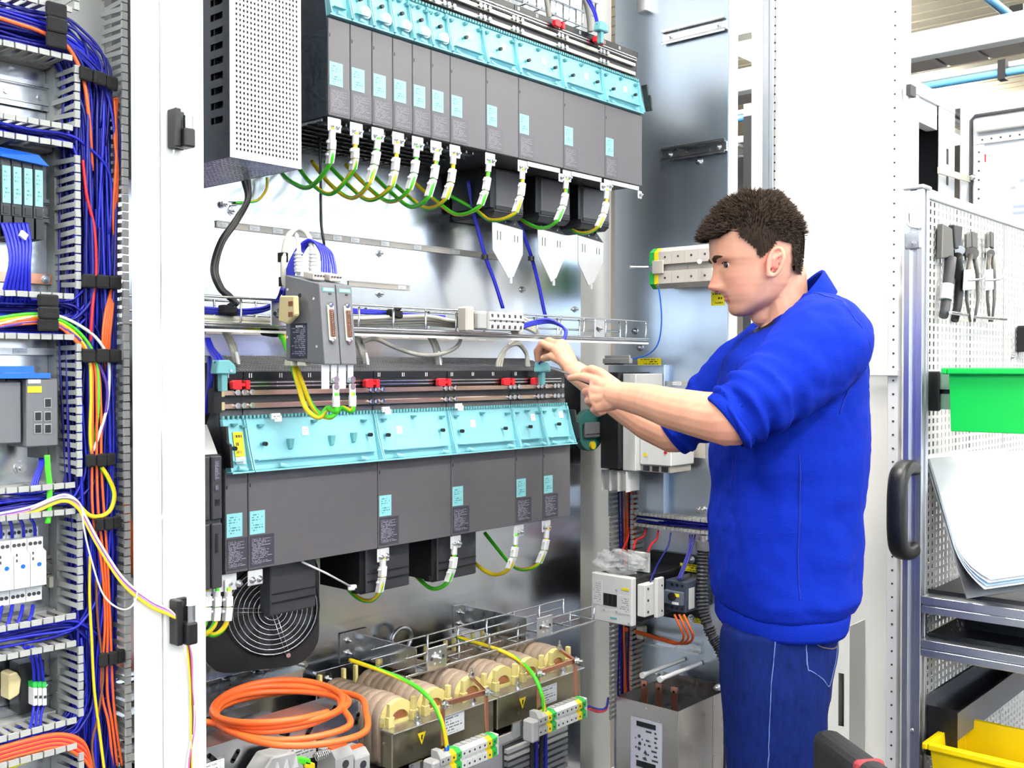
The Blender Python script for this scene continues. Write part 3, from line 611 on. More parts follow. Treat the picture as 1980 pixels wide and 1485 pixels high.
p = at(103, 1125, YL-.006); t = thing('terminal_clamp', 'small cream clamp beside the white relays', 'clamp', p); MB().box(p.x-.009, p.x+.009, YL-.014, YL-.0005, p.z-.008, p.z+.010).build('clamp_body', M['cream'], t, bevel=.002); MB().cyl((p.x, YL-.014, p.z), (p.x, YL-.016, p.z), .003, 8).build('clamp_screw', M['steel'], t)
# small terminals low down
p = at(27, 1325, 1.55); t = thing('end_clamp', 'beige end clamp beside the small terminals low down', 'clamp', p-UP*.02); MB().prism([(p.x-.009, 1.545, p.z-.020), (p.x+.006, 1.545, p.z-.014), (p.x+.009, 1.545, p.z+.008), (p.x+.002, 1.545, p.z+.020), (p.x-.009, 1.545, p.z+.018)], (0, .03, 0)).build('clamp_body', M['beige'], t, bevel=.002)
p = at(50, 1335, 1.55); t = thing('power_block', 'black terminal housing behind the three grey terminals', 'terminal', p-UP*.035); MB().box(p.x-.010, at(86, 1335, 1.55).x, 1.548, YL-.009, p.z-.034, p.z+.040).build('housing', M['black'], t, bevel=.002)
for i in range(3):
    p = at(66+9*i, 1345, 1.535); t = thing('terminal', 'grey terminal with green cap and blue wire, %s of three' % ['first', 'second', 'third'][i], 'terminal', p-UP*.02, 'three grey terminals'); MB().box(p.x-.0030, p.x+.0030, 1.530, 1.5478, p.z-.014, p.z+.012).build('housing', M['ltplas'], t, bevel=.001); MB().box(p.x-.0030, p.x+.0030, 1.532, 1.5478, p.z+.0125, p.z+.020).build('green_cap', M['greendin'], t); MB().box(p.x-.0018, p.x+.0018, 1.5292, 1.5299, p.z-.003, p.z+.001).build('marker', M['drivedark'], t)
    lw('blue_wire', M['bluewire'], ((66+9*i, 1318, 1.54), (64+8*i, 1285, 1.53), (56+9*i, 1262, 1.52), (46+8*i, 1250, 1.515)), 'blue wire above the small terminals', .0022, grp='blue wires above the small terminals')
    lw('blue_wire', M['bluewire'], ((66+9*i, 1362, 1.54), (63+8*i, 1385, 1.53), (58+10*i, 1410, 1.515)), 'blue wire below the small terminals', .0022, grp='blue wires below the small terminals')
a_, b_ = at(-10, 1492, YL-.002), at(84, 1468, YL-.002); tag(MB().hexa([(a_.x, YL-.0018, a_.z), (b_.x, YL-.0018, a_.z+.008), (b_.x, YL-.0004, a_.z+.008), (a_.x, YL-.0004, a_.z), (a_.x, YL-.0018, b_.z-.004), (b_.x, YL-.0018, b_.z+.004), (b_.x, YL-.0004, b_.z+.004), (a_.x, YL-.0004, b_.z-.004)]).build('yellow_sticker', M['print_yellow']), 'yellow warning sticker at the bottom of the neighbouring cabinet', 'sticker')
# ================================================================ drive rows
def gy_wire(name, pts, r, label, group=None, cat='wire', sleeve=None, lug=None, seam=.0, end=None):
    """green-yellow earth wire; sleeve=(i0,i1) marker sleeve between those control points; lug=True silver lug at the start"""
    t = thing(name, label, cat, pts[0], group)
    sp = spline(pts, 7)
    MB().tube(sp, r, 8, 0, 1, twist=.16, phase=random.uniform(0, 6.28)).build('conductor', GY, t)
    if lug:
        a = V(pts[0]); d = (V(pts[1])-a).normalized()
        MB().obox(a-d*.004, d*.012, d.cross(V((0, 1, 0))).normalized()*.0075, V((0, .0015, 0))).cyl(a+d*.006, a+d*.026, r*1.5, 8).build('cable_lug', M['nickel'], t, bevel=.001)
    if sleeve:
        n = len(sp); i0, i1 = int(sleeve[0]*7), int(sleeve[1]*7); m_ = (i0+i1)//2
        for a_, b_ in ((i0, m_), (m_, i1)):
            p, q = sp[a_], sp[b_-0]; d = (q-p); u = d.normalized(); sd = u.cross(V((0, 1, 0))).normalized()
            MB().obox((p+q)/2+sd*-.000, d*.47, sd*r*1.45, V((0, r*1.35, 0))).cyl(p+d*.3-sd*r*1.5, p+d*.3-sd*r*2.5, r*.6, 6).build('marker_sleeve', M['whitelab'], t, bevel=.0012)
    return t
def flap(par, x0, x1, z0, pegs, sticker, knob=False, wide=False, up=False):
    yb, yt = (1.690, 1.701) if up else (1.680, 1.699); zb, zt = (z0+.203, z0+.294) if up else (z0+.190, z0+.287); lp = .011 if up else .019
    P = lambda x, k, off=0: V((x, yb+(yt-yb)*k-off, zb+(zt-zb)*k))
    a, b = x0+.001, x1-.001
    f = MB().hexa([P(a, 0), P(b, 0), P(b, 0)+V((0, .004, 0)), P(a, 0)+V((0, .004, 0)), P(a, 1), P(b, 1), P(b, 1)+V((0, .004, 0)), P(a, 1)+V((0, .004, 0))]).build('flap', M['teal'], par, bevel=.0008)
    MB().hexa([(a, yb-lp, zb-.002), (b, yb-lp, zb-.002), (b, yb+.003, zb-.003), (a, yb+.003, zb-.003), (a, yb-lp, zb+.001), (b, yb-lp, zb+.001), (b, yb+.003, zb-.0002), (a, yb+.003, zb-.0002)]).build('flap_lip', M['teal'], f)
    MB().obox((P(a, .2)+P(b, .2))/2-V((0, .0075, 0)), ((b-a)/2-.012, 0, 0), (0, .006, 0), (0, 0, .0007)).build('flap_rib', M['teal'], f)
    for xx in (a, b-.0025):
        MB().prism([P(xx, .01, .001), P(xx, 1, .001), P(xx, .97, .006), P(xx, .5, .009), P(xx, .02, .016)], (.0025, 0, 0)).build('flap_cheek', M['teal'], f)
    cb = MB(); n = max(4, int((b-a)/.0085))
    for i in range(n):
        x = a+.003+(b-a-.006)*i/(n-1)
        cb.box(x-.0022, x+.0022, yt-.005, yt+.001, zt+.0002, zt+.0062)
    cb.build('comb', M['teald'], f)
    for (fx, k) in pegs:
        p = P(a+(b-a)*fx, k)
        g_ = MB().cyl(p, p-V((0, .008, 0)), .0032, 8).build('peg', M['teald'], f); MB().cyl(p-V((0, .008, 0)), p-V((0, .016, 0)), .0042, 10).build('peg_tip', M['black'], g_)
    for (fx, k) in [(.1, .86), (.5, .9), (.9, .86)] + ([(.3, .5), (.62, .52), (.8, .55)] if wide else []):
        p = P(a+(b-a)*fx, k)
        s_ = .012 if k < .8 else .003
        MB().hexa([p+V((-.004, -.008, -s_)), p+V((.004, -.008, -s_)), p+V((.004, -.0005, -s_*1.4)), p+V((-.004, -.0005, -s_*1.4)), p+V((-.006, -.010, s_*.5)), p+V((.006, -.010, s_*.5)), p+V((.006, -.0005, s_*.5)), p+V((-.006, -.0005, s_*.5))]).build('flap_hook', M['teald'], f)
    for fx in ([.22, .85] if b-a > .09 else [.6]):
        p = V((a+(b-a)*fx, yb-lp*.6, zb+.004))
        MB().cyl(p+V((-.012, 0, .003)), p+V((.004, 0, 0)), .0045, 8).cyl(p+V((.004, 0, 0)), p+V((.008, 0, -.001)), .0035, 8).build('lip_latch', M['teal'], f)
    if sticker:
        p = P(a+(b-a)*sticker[0], sticker[1], .0006); q = P(a, 1)-P(a, 0); q.normalize()
        MB().obox(p, (.008, 0, 0), q*.0085, V((0, -q.z, q.y))*.0004).build('sticker', M['print_sticker'], f)
    if knob:
        p = P(a+(b-a)*.72, .3); MB().cyl(p, p-V((0, .010, 0)), .013, 14).build('white_knob', M['whitelab'], f, bevel=.002)
    return f
def bracket(par, x, z0, white=False, wide=.034):
    m_ = M['nickel']
    b_ = MB().box(x, x+wide, YF+.004, YF+.007, z0-.030, z0-.001).build('earth_bracket', m_, par, bevel=.002)
    for k in (.26, .74): MB().screw((x+wide*k, YF+.004, z0-.019), (0, -1, 0), .0048, .005).build('screw', M['steel'], b_)
    return b_
def module(x0, x1, z0, label, group, up, pegs, sticker, knob=False, wide=False, first=False, teal_h=(.068, .112), tw=.034, pw=.055, brk=True):
    t = thing('drive_module', label, 'drive module', ((x0+x1)/2, YF+.13, z0), group)
    a, b = x0+.0003, x1-.0003
    ys = YF+.02
    h = MB().prism([(a, YF+.007, z0), (a, YF+.007, z0+.2), (a, ys, z0+.286), (a, ys, z0+.376), (a, 1.84, z0+.408), (a, 1.84, z0+.30), (a, YB-.001, z0+.30), (a, YB-.001, z0)], (b-a, 0, 0)).build('housing', M['navy'] if first else M['drivedark'], t)
    MB().box(x0+.001, x1-.001, YF, YF+.0068, z0+.001, z0+.196).build('front_cover', M['drive'], t, bevel=.0012)
    MB().box(x0+.003, x0+.0055, YF-.0006, YF, z0+.158, z0+.165).build('latch_slot', M['black'], t)
    MB().box(x0+.003, x0+.003+tw, YF-.001, YF-.0001, z0+teal_h[0], z0+teal_h[1]).build('teal_label', M['print_teal'], t)
    MB().box(x0+.0032, min(x0+.0032+pw, x1-.002), YF-.0008, YF-.0001, z0+.006, z0+teal_h[0]-.003).build('print_label', M['print_dark'] if not up else M['print_cover'], t)
    flap(t, x0, x1, z0, pegs, sticker, knob, wide, up)
    # strip above the flap: vent slots and the dark rear band of the busbar box
    MB().box(a+.001, b-.001, ys-.003, ys-.0002, z0+.289, z0+.303).build('slot_strip', M['drive'], t)
    sp_ = MB().box(a+.001, b-.001, ys-.006, ys-.0002, z0+.361, z0+.3755).build('top_strip', M['blacksheet'], t)
    for k in range(max(1, int((b-a)/.07))):
        x = a+.012+k*.07; MB().box(x, x+.0016, ys-.0066, ys-.006, z0+.364, z0+.3725).box(x+.005, x+.0066, ys-.0066, ys-.006, z0+.364, z0+.3725).build('index_mark', M['whitelab'], sp_)
    v = MB(); nx = max(3, int((b-a)/.0075)); n_ = V((0, -(.408-.376), 1.84-ys)).normalized()
    for i in range(nx):
        for j in range(9):
            k = (j+.6)/9.6; p = V((a+(b-a)*(i+.5+(.25 if j % 2 else -.2))/nx, ys+(1.84-ys)*k, z0+.376+.032*k))
            v.obox(p+n_*.0006, (.0014, 0, 0), V((0, n_.z, -n_.y))*.0030, n_*.0004)
    v.build('vent_field', M['midgrey'], t)
    if brk: bracket(t, x0+.003 if up else x0+.002, z0)
    return t
SN = ['first', 'second', 'third', 'fourth', 'fifth', 'sixth', 'seventh', 'eighth', 'ninth', 'tenth', 'eleventh']
ZU, ZL = 1.957, 1.067
ux = [at(p, 300, YF).x for p in (635, 678, 720, 760, 798, 834, 871, 940, 1003, 1090, 1170, 1242)]
lx = [at(p, 1000, YF).x for p in (435, 480, 731, 873, 997, 1050, 1103)]
for i in range(11):
    w_ = ux[i+1]-ux[i]
    size = 'narrow' if i < 6 else 'medium' if i < 8 else 'wide'
    pg = [(.45, .55)] if i < 6 else [(.42, .5)] if i < 8 else [(.2, .45), (.8, .5)]
    module(ux[i], ux[i+1], ZU, '%s grey drive module, %s from the perforated box in the upper row' % (size, SN[i]), 'drive modules of the upper row', True, pg,
           None if i < 6 else (.62, .62), knob=1 <= i < 6, first=(i == 0), teal_h=(.062, .109), pw=.055 if w_ > .1 else .054)
lsp = [[(.3, .45)], [(.1, .5), (.92, .55)], [(.1, .52), (.85, .55)], [(.12, .5), (.8, .5)], [(.45, .5)], [(.5, .52)]]
lst = [None, (.43, .7), (.3, .6), (.35, .65), (.72, .72), (.75, .75)]
lsz = ['slim drive module beside the control unit with a yellow tall sticker', 'very wide drive module above the round fan', 'wide grey drive module, third from the control unit in the lower row',
       'wide grey drive module, fourth from the control unit in the lower row', 'narrower drive module, fifth from the control unit in the lower row', 'narrower drive module at the far end of the lower row under the hands']
lmods = []
for i in range(6):
    lmods.append(module(lx[i], lx[i+1], ZL, lsz[i], 'drive modules of the lower row', False, lsp[i], lst[i], wide=(i == 1), brk=(i > 0)))
# yellow and white sticker on the first flap of the lower row
f0 = [c for c in lmods[0].children if c.name.startswith('flap')][0]
pa, pb = at(452, 836, 1.688), at(473, 882, 1.684)
MB().hexa([(pa.x, 1.6825, pb.z), (pb.x, 1.6825, pb.z), (pb.x, 1.6835, pb.z), (pa.x, 1.6835, pb.z), (pa.x, 1.6910, pa.z), (pb.x, 1.6910, pa.z), (pb.x, 1.692, pa.z), (pa.x, 1.692, pa.z)]).build('yellow_sticker', M['print_yellow'], f0)
MB().hexa([(pa.x, 1.6795, pb.z-.014), (pb.x, 1.6795, pb.z-.014), (pb.x, 1.6805, pb.z-.014), (pa.x, 1.6805, pb.z-.014), (pa.x, 1.682, pb.z-.001), (pb.x, 1.682, pb.z-.001), (pb.x, 1.683, pb.z-.001), (pa.x, 1.683, pb.z-.001)]).build('white_sticker', M['print_sticker'], f0)
# black end latches of the flaps
for (xx, z0, lab, s_) in ((ux[11]+.002, ZU+.008, 'black flap end latch at the far end of the upper row', 1), (lx[6], ZL, 'black flap end latch beside the forearm in the lower row', 1), (lx[0], ZL, 'black flap end latch beside the yellow sticker', -1)):
    a = xx+.0006*s_
    m_ = MB().prism([(a, 1.655, z0+.2), (a, 1.676, z0+.2), (a, 1.692, z0+.275), (a, 1.672, z0+.275), (a, 1.668, z0+.245), (a, 1.66, z0+.243)], (.006*s_, 0, 0))
    tag(m_.build('flap_latch', M['black'], bevel=.001), lab, 'latch')
# DC busbars and the black 24 V rail of each row
def bars(xa, xb, z0, row, joints):
    ys = YF+.014
    for k, (za, zb_, w_) in enumerate(((.306, .316, 'lower'), (.331, .341, 'higher'))):
        t = thing('busbar', '%s flat metal busbar with clamping screws along the %s drives' % (w_, row), 'busbar', ((xa+xb)/2, ys, z0+za))
        MB().box(xa, xb, ys-.005, ys+.0052, z0+za, z0+zb_).build('bar', M['busbar'] if row == 'upper' else M['buscopper'], t, bevel=.001)
        for j in joints:
            for dx in (-.014, 0, .018):
                MB().cyl((j+dx, ys-.005, z0+za+.006), (j+dx, ys-.011, z0+za+.006), .0058, 10).box(j+dx-.003, j+dx+.003, ys-.013, ys-.011, z0+za+.003, z0+za+.009).build('clamp_screw', M['steel'], t)
        if row == 'lower':
            MB().box(xa-.014, xa+.010, ys-.009, ys-.0052, z0+za-.002, z0+zb_+.003).build('end_clamp', M['beige'], t, bevel=.001)
    t = thing('power_rail', 'black rail with two thin silver conductors along the %s drives' % row, 'rail', ((xa+xb)/2, ys, z0+.344))
    MB().box(xa, xb+.004, ys-.004, ys+.0055, z0+.3435, z0+.3605).build('rail_body', M['black'], t)
    for za in (.347, .354): MB().box(xa+.002, xb+.002, ys-.006, ys-.0041, z0+za, z0+za+.0025).build('conductor', M['steel'], t)
bars(ux[0]+.01, ux[11]-.02, ZU, 'upper', [x for x in ux[1:11]])
bars(lx[0]-.005, lx[6]-.03, ZL, 'lower', [lx[0]+.045]+lx[2:6]+[lx[6]-.045])
def red_conn(px, py, lab):
    p = at(px, py, 1.69); y = 1.69
    t = thing('red_connector', lab, 'connector', (p.x, y, p.z-.008))
    MB().prism([(p.x-.019, y-.001, p.z-.007), (p.x-.012, y-.001, p.z-.009), (p.x+.002, y-.001, p.z-.009), (p.x+.002, y-.001, p.z+.009), (p.x-.012, y-.001, p.z+.009), (p.x-.019, y-.001, p.z+.006)], (0, -.012, 0)).build('plug_body', M['red'], t, bevel=.001)
    MB().box(p.x+.002, p.x+.011, y-.010, y-.001, p.z-.003, p.z+.003).build('plug_neck', M['red'], t)
    MB().box(p.x+.011, p.x+.020, y-.013, y-.001, p.z-.009, p.z+.008).build('plug_head', M['red'], t, bevel=.001)
for px, py, lab in ((1076, 48, 'red bridge connector on the upper rail, further from the teal plug'), (1153, 79, 'red bridge connector on the upper rail next to the teal plug'),
                    (459, 744, 'red bridge connector beside the teal plug at the near end'), (713, 741, 'red bridge connector on the lower rail under the interface modules'),
                    (853, 739, 'red bridge connector on the lower rail below the grey cable loop'), (978, 738, 'red bridge connector below the grey braided arch cable'), (1034, 737, 'red bridge connector below the hand at the teal plug')):
    red_conn(px, py, lab)
def teal_plug(px, py, s, lab, y=1.68):
    p = at(px, py, y)
    t = thing('teal_plug', lab, 'plug', (p.x, y, p.z-.04))
    MB().prism([(p.x-.020*s, y, p.z-.010*s), (p.x+.020*s, y, p.z-.010*s), (p.x+.019*s, y, p.z+.004*s), (p.x+.008*s, y, p.z+.014*s), (p.x-.016*s, y, p.z+.014*s)], (0, -.022, 0)).build('plug_head', M['teald'], t, bevel=.002)
    MB().box(p.x-.006*s, p.x+.006*s, y-.016, y-.002, p.z-.040*s, p.z-.0101*s).build('plug_stem', M['teald'], t, bevel=.001)
    MB().cyl((p.x+.008*s, y-.022, p.z-.004*s), (p.x+.008*s, y-.024, p.z-.004*s), .003, 8).build('plug_screw', M['steel'], t)
    return p
teal_plug(1156, 56, 1.0, 'teal plug with blue wires on the upper rail')
teal_plug(425, 712, 1.05, 'teal plug with blue wires at the near end of the lower rail')
teal_plug(1042, 711, 1.05, 'teal plug held steady by the far hand')
# small white tags standing above the lower flaps
for px, py in ((532, 806), (745, 793), (886, 786)):
    p = at(px, py, 1.68); tag(MB().box(p.x-.010, p.x+.010, 1.677, 1.681, p.z-.004, p.z+.007).box(p.x-.004, p.x+.012, 1.675, 1.6768, p.z-.009, p.z+.002).build('white_tag', M['print_sticker']), {532: 'white paper tag at the near end above the lower flaps', 745: 'white paper tag above the second flap of the lower row', 886: 'white paper tag above the third flap of the lower row'}[px], 'tag')
# yellow warning triangle at the near end of the lower busbars
p = at(421, 779, 1.69); tag(MB().prism([(p.x-.010, 1.69, p.z-.007), (p.x+.008, 1.69, p.z-.007), (p.x-.001, 1.69, p.z+.008)], (0, -.002, 0)).build('warning_sticker', M['yelwire']), 'small yellow triangle sticker between the lower busbars', 'sticker')
MB_ = MB().box(lx[0]-.022, lx[0]-.0055, YF+.0005, YF+.02, ZL+.30, ZL+.345)
tag(MB_.build('busbar_end_cover', M['black']), 'black end cover of the lower busbars', 'cover')
# ---------------------------------------------------------------- slim control unit at the near end of the lower row
xa, xb = at(398, 950, 1.665).x, at(431, 950, 1.665).x; xm = at(409, 950, 1.665).x
t = thing('control_unit', 'slim black control unit beside the near end of the lower drives', 'control unit', ((xa+xb)/2, 1.8, 1.06))
MB().box(xa-.03, xb-.001, 1.672, YB-.001, 1.05, 1.292).build('housing', M['drivedark'], t)
MB().box(xm, xb-.002, 1.664, 1.6718, 1.175, 1.29).build('upper_front', M['drivedark'], t, bevel=.002)
MB().box(xm, xb-.002, 1.664, 1.6718, 1.05, 1.168).build('lower_front', M['drivedark'], t, bevel=.002)
MB().box(xa-.03, xm-.003, 1.664, 1.6718, 1.05, 1.168).build('lower_front', M['drivedark'], t, bevel=.002)
MB().box(xa-.03, xm-.003, 1.664, 1.6718, 1.175, 1.29).build('upper_front', M['drivedark'], t, bevel=.002)
MB().box(xm+.006, xm+.012, 1.6632, 1.664, 1.115, 1.150).build('card_slot', M['black'], t)
MB().box(xm+.006, xm+.016, 1.6632, 1.664, 1.200, 1.212).build('data_port', M['black'], t)
MB().box(xm+.007, xm+.015, 1.6632, 1.664, 1.228, 1.238).build('small_display', M['print_dark'], t)
MB().box(xm+.005, xm+.017, 1.663, 1.664, 1.245, 1.285).build('printed_text', M['print_dark'], t)
MB().hexa([(xa-.03, 1.675, 1.293), (xb-.004, 1.675, 1.293), (xb-.004, 1.79, 1.293), (xa-.03, 1.79, 1.293), (xa-.03, 1.71, 1.345), (xb-.004, 1.71, 1.345), (xb-.004, 1.79, 1.345), (xa-.03, 1.79, 1.345)]).build('sloped_head', M['alu'], t)
b_ = MB().box(xa-.03, at(462, 1100, YF).x, YF+.008, YF+.011, 1.035, 1.066).build('earth_plate', M['nickel'], t)
MB().cyl((at(427, 1112, YF).x, YF+.008, 1.058), (at(427, 1112, YF).x, YF+.0075, 1.058), .004, 10).build('plate_hole', M['black'], b_)
for px in (400, 420, 441, 461): q = at(px, 1128, YF+.008); MB().screw(q, (0, -1, 0), .0055, .006).build('screw', M['steel'], b_)
# ---------------------------------------------------------------- earth wires under the upper row
UW = [[(643,246),(641,280),(637,318),(598,362),(560,350),(543,333)], [(688,256),(686,298),(682,330),(640,375),(600,353),(576,322)], [(731,266),(727,305),(712,356),(680,383),(640,358),(603,312)],
      [(768,274),(765,318),(755,362),(715,387),(678,362),(628,312)], [(806,282),(803,322),(790,368),(755,390),(718,368),(668,318)], [(845,290),(841,332),(827,382),(795,400),(758,374),(716,334)],
      [(877,296),(874,340),(860,386),(825,403),(790,380),(752,346)], [(946,312),(941,356),(928,398),(885,415),(845,390),(795,348)], [(1010,326),(1009,366),(995,412),(950,426),(918,405),(862,374)],
      [(1095,346),(1092,386),(1076,428),(1045,441),(1010,426),(980,402)], [(1173,366),(1171,402),(1155,440),(1125,451),(1100,441),(1078,428)]]
for i, q in enumerate(UW):
    ys = [1.688, 1.688, 1.70, 1.78, 1.86, 1.92]
    gy_wire('earth_wire', [at(px, py, y) for (px, py), y in zip(q, ys)], .0050, 'green and yellow earth wire, %s from the perforated box under the upper drives' % SN[i], 'earth wires of the upper row', sleeve=(.75, 2.05), lug=True)
LW = [([(740,1076),(740,1104),(733,1146),(712,1162),(680,1146),(636,1086)], 'with a white cable tie, under the lower drives'), ([(879,1050),(877,1088),(865,1126),(835,1138),(803,1112),(775,1080)], 'second from the round fan under the lower drives'),
      ([(997,1032),(995,1068),(983,1100),(955,1111),(922,1092),(900,1062)], 'third from the round fan under the lower drives'), ([(1058,1020),(1055,1053),(1041,1090),(1010,1101),(985,1088),(937,1030)], 'farthest one under the lower drives')]
for q, l in LW:
    gy_wire('earth_wire', [at(px, py, y) for (px, py), y in zip(q, [1.688, 1.688, 1.70, 1.76, 1.82, 1.9])], .0050, 'green and yellow earth wire '+l, 'earth wires of the lower row', sleeve=(.8, 2.1), lug=True)
for i, px in enumerate((400, 419, 441)):
    gy_wire('earth_wire', [at(px, 1136, 1.688), at(px, 1168, 1.688), at(px-4, 1206, 1.69), at(px-22, 1226, 1.70), at(px-42, 1224, 1.72), at(px-60, 1206, 1.74)], .0050,
            'green and yellow earth wire under the control unit, %s' % ['nearest the white upright', 'middle of three', 'nearest the round fan'][i], 'earth wires under the control unit', sleeve=(.7, 1.9), lug=True)
# white cable tie sticking out below the lower row
t = thing('cable_tie', 'long white cable tie sticking out under the lower drives', 'cable tie', at(690, 1137, 1.74))
MB().tube([at(583, 1086, 1.70), at(630, 1108, 1.70), at(678, 1134, 1.725)], .0022, 6).build('strap', M['whitelab'], t)
MB().obox(at(681, 1136, 1.727), V((.011, 0, -.001)), V((0, .004, 0)), V((0, 0, .006))).build('tie_head', M['whitelab'], t, bevel=.002)
# ---------------------------------------------------------------- fan boxes and spade shaped shield plates under the upper row
for i, (q, sp) in enumerate((((950, 1012, 345, 418, 425), [(952,428),(1011,445),(1011,492),(993,535),(983,537),(953,483)]), ((1037, 1102, 362, 428, 436), [(1040,442),(1092,455),(1091,500),(1076,537),(1066,545),(1041,492)]), ((1119, 1178, 378, 440, 448), [(1118,455),(1167,470),(1166,507),(1149,545),(1138,552),(1118,508)]))):
    yq = 1.80; a, b = at(q[0]+6, q[2], yq), at(q[1], q[3], yq)
    t = thing('fan_box', 'black fan box under the upper row, %s' % ['nearest the middle', 'middle of three', 'at the far end'][i], 'fan box', ((a.x+b.x)/2, yq+.05, b.z-.01), 'fan boxes of the upper row')
    MB().box(a.x, b.x, yq, YB-.002, b.z, ZU-.001).build('housing', M['drivedark'], t, bevel=.002)
    MB().box(a.x+.004, b.x-.004, yq-.002, yq-.0002, b.z+.016, ZU-.008).build('front_panel', M['drive'], t)
    MB().box(a.x+.004, b.x-.004, yq-.0025, yq-.0003, b.z+.006, b.z+.014).build('vent_strip', M['black'], t)
    MB().hexa([(a.x+.004, yq+.01, b.z-.012), (b.x-.008, yq+.01, b.z-.012), (b.x-.008, YB-.01, b.z-.012), (a.x+.004, YB-.01, b.z-.012), (a.x, yq, b.z-.0003), (b.x, yq, b.z-.0003), (b.x, YB-.002, b.z-.0003), (a.x, YB-.002, b.z-.0003)]).build('skirt', M['drivedark'], t)
    MB().box(a.x-.014, a.x-.0005, yq+.002, YB-.02, b.z+.01, ZU-.001).build('air_guide', M['black'], t)
    y2 = 1.83; P = [at(px, py, y2) for px, py in sp]
    t = thing('shield_plate', 'silver spade shaped cable shield plate, %s' % ['nearest the middle', 'middle of three', 'at the far end'][i], 'shield plate', P[4], 'shield plates under the upper row')
    d = (V(P[3])-V(P[4]))
    MB().prism(P, (0, .002, 0)).build('plate', M['nickel'], t)
    k = MB().hexa([P[0]+V((-.022, .012, .032)), P[1]+V((-.022, .012, .032)), P[1]+V((-.022, .014, .032)), P[0]+V((-.022, .014, .032)), P[0]+V((0, 0, .0005)), P[1]+V((0, 0, .0005)), P[1]+V((0, .002, .0005)), P[0]+V((0, .002, .0005))]).build('bent_flange', M['drivedark'], t)
    for u in range(3):
        for v_ in range(2): c = P[0].lerp(P[1], .2+.3*u)+V((-.006-.010*v_, .0035+.0055*v_, .010+.013*v_)); MB().ball(c+V((0, -.0006, 0)), .0022, 6, 4).build('rivet', M['nickel'], k)
    for u in (.16, .26, .72, .82):
        c = P[0].lerp(P[1], u); MB().box(c.x-.0009, c.x+.0009, y2-.0008, y2-.0001, c.z-.045+.01*u, c.z-.02+.0*u).build('slot', M['drivedark'], t)
    c = (P[3]+P[4])/2; MB().box(c.x-.004, c.x+.004, y2-.001, y2+.003, c.z-.016, c.z).build('tongue', M['nickel'], t)
# earth bridge plates on the last three upper modules
for i in (8, 9, 10):
    a, b = ux[i]+.02, ux[i+1]-.01
    t = thing('earth_bridge', 'silver bridge plate with hanging tabs under upper module, %s' % ['farthest but two', 'farthest but one', 'at the far end'][i-8], 'bracket', ((a+b)/2, YF, ZU-.03), 'bridge plates of the upper row')
    MB().box(a+.018, b, YF+.004, YF+.007, ZU-.012, ZU-.001).build('strip', M['nickel'], t)
    MB().box(b-.004, b+.014, YF+.0035, YF+.0068, ZU-.034, ZU-.0125).build('tab', M['nickel'], t, bevel=.003); MB().screw((b+.005, YF+.0035, ZU-.024), (0, -1, 0), .005, .005).build('screw', M['steel'], t)
# dark grille under the upper row
t = thing('vent_grille', 'dark steel vent grille seen from below under the upper drives', 'grille', ((ux[0]+ux[7])/2, 1.8, ZU-.02))
for i in range(22): x = ux[0]+.006+i*(ux[7]-ux[0])/22; MB().box(x, x+.004, YF+.03, YB-.004, ZU-.006, ZU-.0004).build('grille_bar', M['dullsteel'], t)
for i in range(7): y = YF+.035+i*.033; MB().box(ux[0]+.002, ux[7], y, y+.004, ZU-.011, ZU-.0065).build('grille_bar', M['blacksheet'], t)
# fan boxes under the lower row
for i, q in enumerate(((523, 611, 1092, 1172), (708, 792, 1066, 1130), (846, 921, 1040, 1108))):
    yq = 1.715; a, b = at(q[0], q[2], yq), at(q[1], q[3], yq)
    t = thing('fan_box', 'black fan box under the lower row, %s' % ['in front of the round fan', 'behind the cable tie', 'farthest from the round fan'][i], 'fan box', ((a.x+b.x)/2, yq+.05, b.z), 'fan boxes of the lower row')
    yk = 1.752 if i == 0 else 1.86
    MB().prism([(a.x, yq, b.z), (a.x, yq, ZL-.001), (a.x, yk, ZL-.001), (a.x, yk, b.z+.01), (a.x, yq+.02, b.z-.006)], (b.x-a.x, 0, 0)).build('housing', M['drivedark'], t, bevel=.002)
    MB().box(a.x+.003, b.x-.003, yq-.0025, yq-.0003, b.z+.022, b.z+.025).box(a.x+.003, b.x-.003, yq-.0025, yq-.0003, b.z+.040, b.z+.042).build('groove', M['black'], t)
    if i: MB().box(a.x-.016, a.x-.0008, yq+.004, 1.85, b.z+.004, ZL-.001).build('air_guide', M['black'], t); MB().box(a.x-.024, a.x-.0165, yq+.004, yq+.02, b.z+.002, b.z+.014).build('guide_lug', M['black'], t)
# ---------------------------------------------------------------- round fan with wire guard
n = V((-.752, -.659, 0)); n.rotate(Matrix.Rotation(math.radians(23), 3, 'Z'))     # face turned from the viewer towards the front
c = ad(527, 1179, 2.20); u = UP.cross(n).normalized()
t = thing('round_fan', 'round black fan with silver wire guard under the lower drives', 'fan', c-UP*.12)
def rrect(w_, h_, r_, off):
    out = []
    for cx, cy, a0 in ((w_-r_, h_-r_, 0), (-w_+r_, h_-r_, 90), (-w_+r_, -h_+r_, 180), (w_-r_, -h_+r_, 270)):
        for k in range(7): a_ = math.radians(a0+15*k); out.append(c+u*(cx-.022+r_*math.cos(a_))+UP*(cy+r_*math.sin(a_))+n*off)
    return out
def circ(r_, off, m_=40): return [c+u*r_*math.cos(2*math.pi*k/m_)+UP*r_*math.sin(2*math.pi*k/m_)+n*off for k in range(m_)]
MB().loft([rrect(.120, .122, .06, -.06), rrect(.124, .128, .065, -.02), rrect(.120, .124, .065, -.006)]).build('housing', M['black'], t)
MB().loft([circ(.0985, -.0058), circ(.0985, .002), circ(.090, .002), circ(.090, -.0058)], cap=False).build('inlet_ring', M['blacksheet'], t)
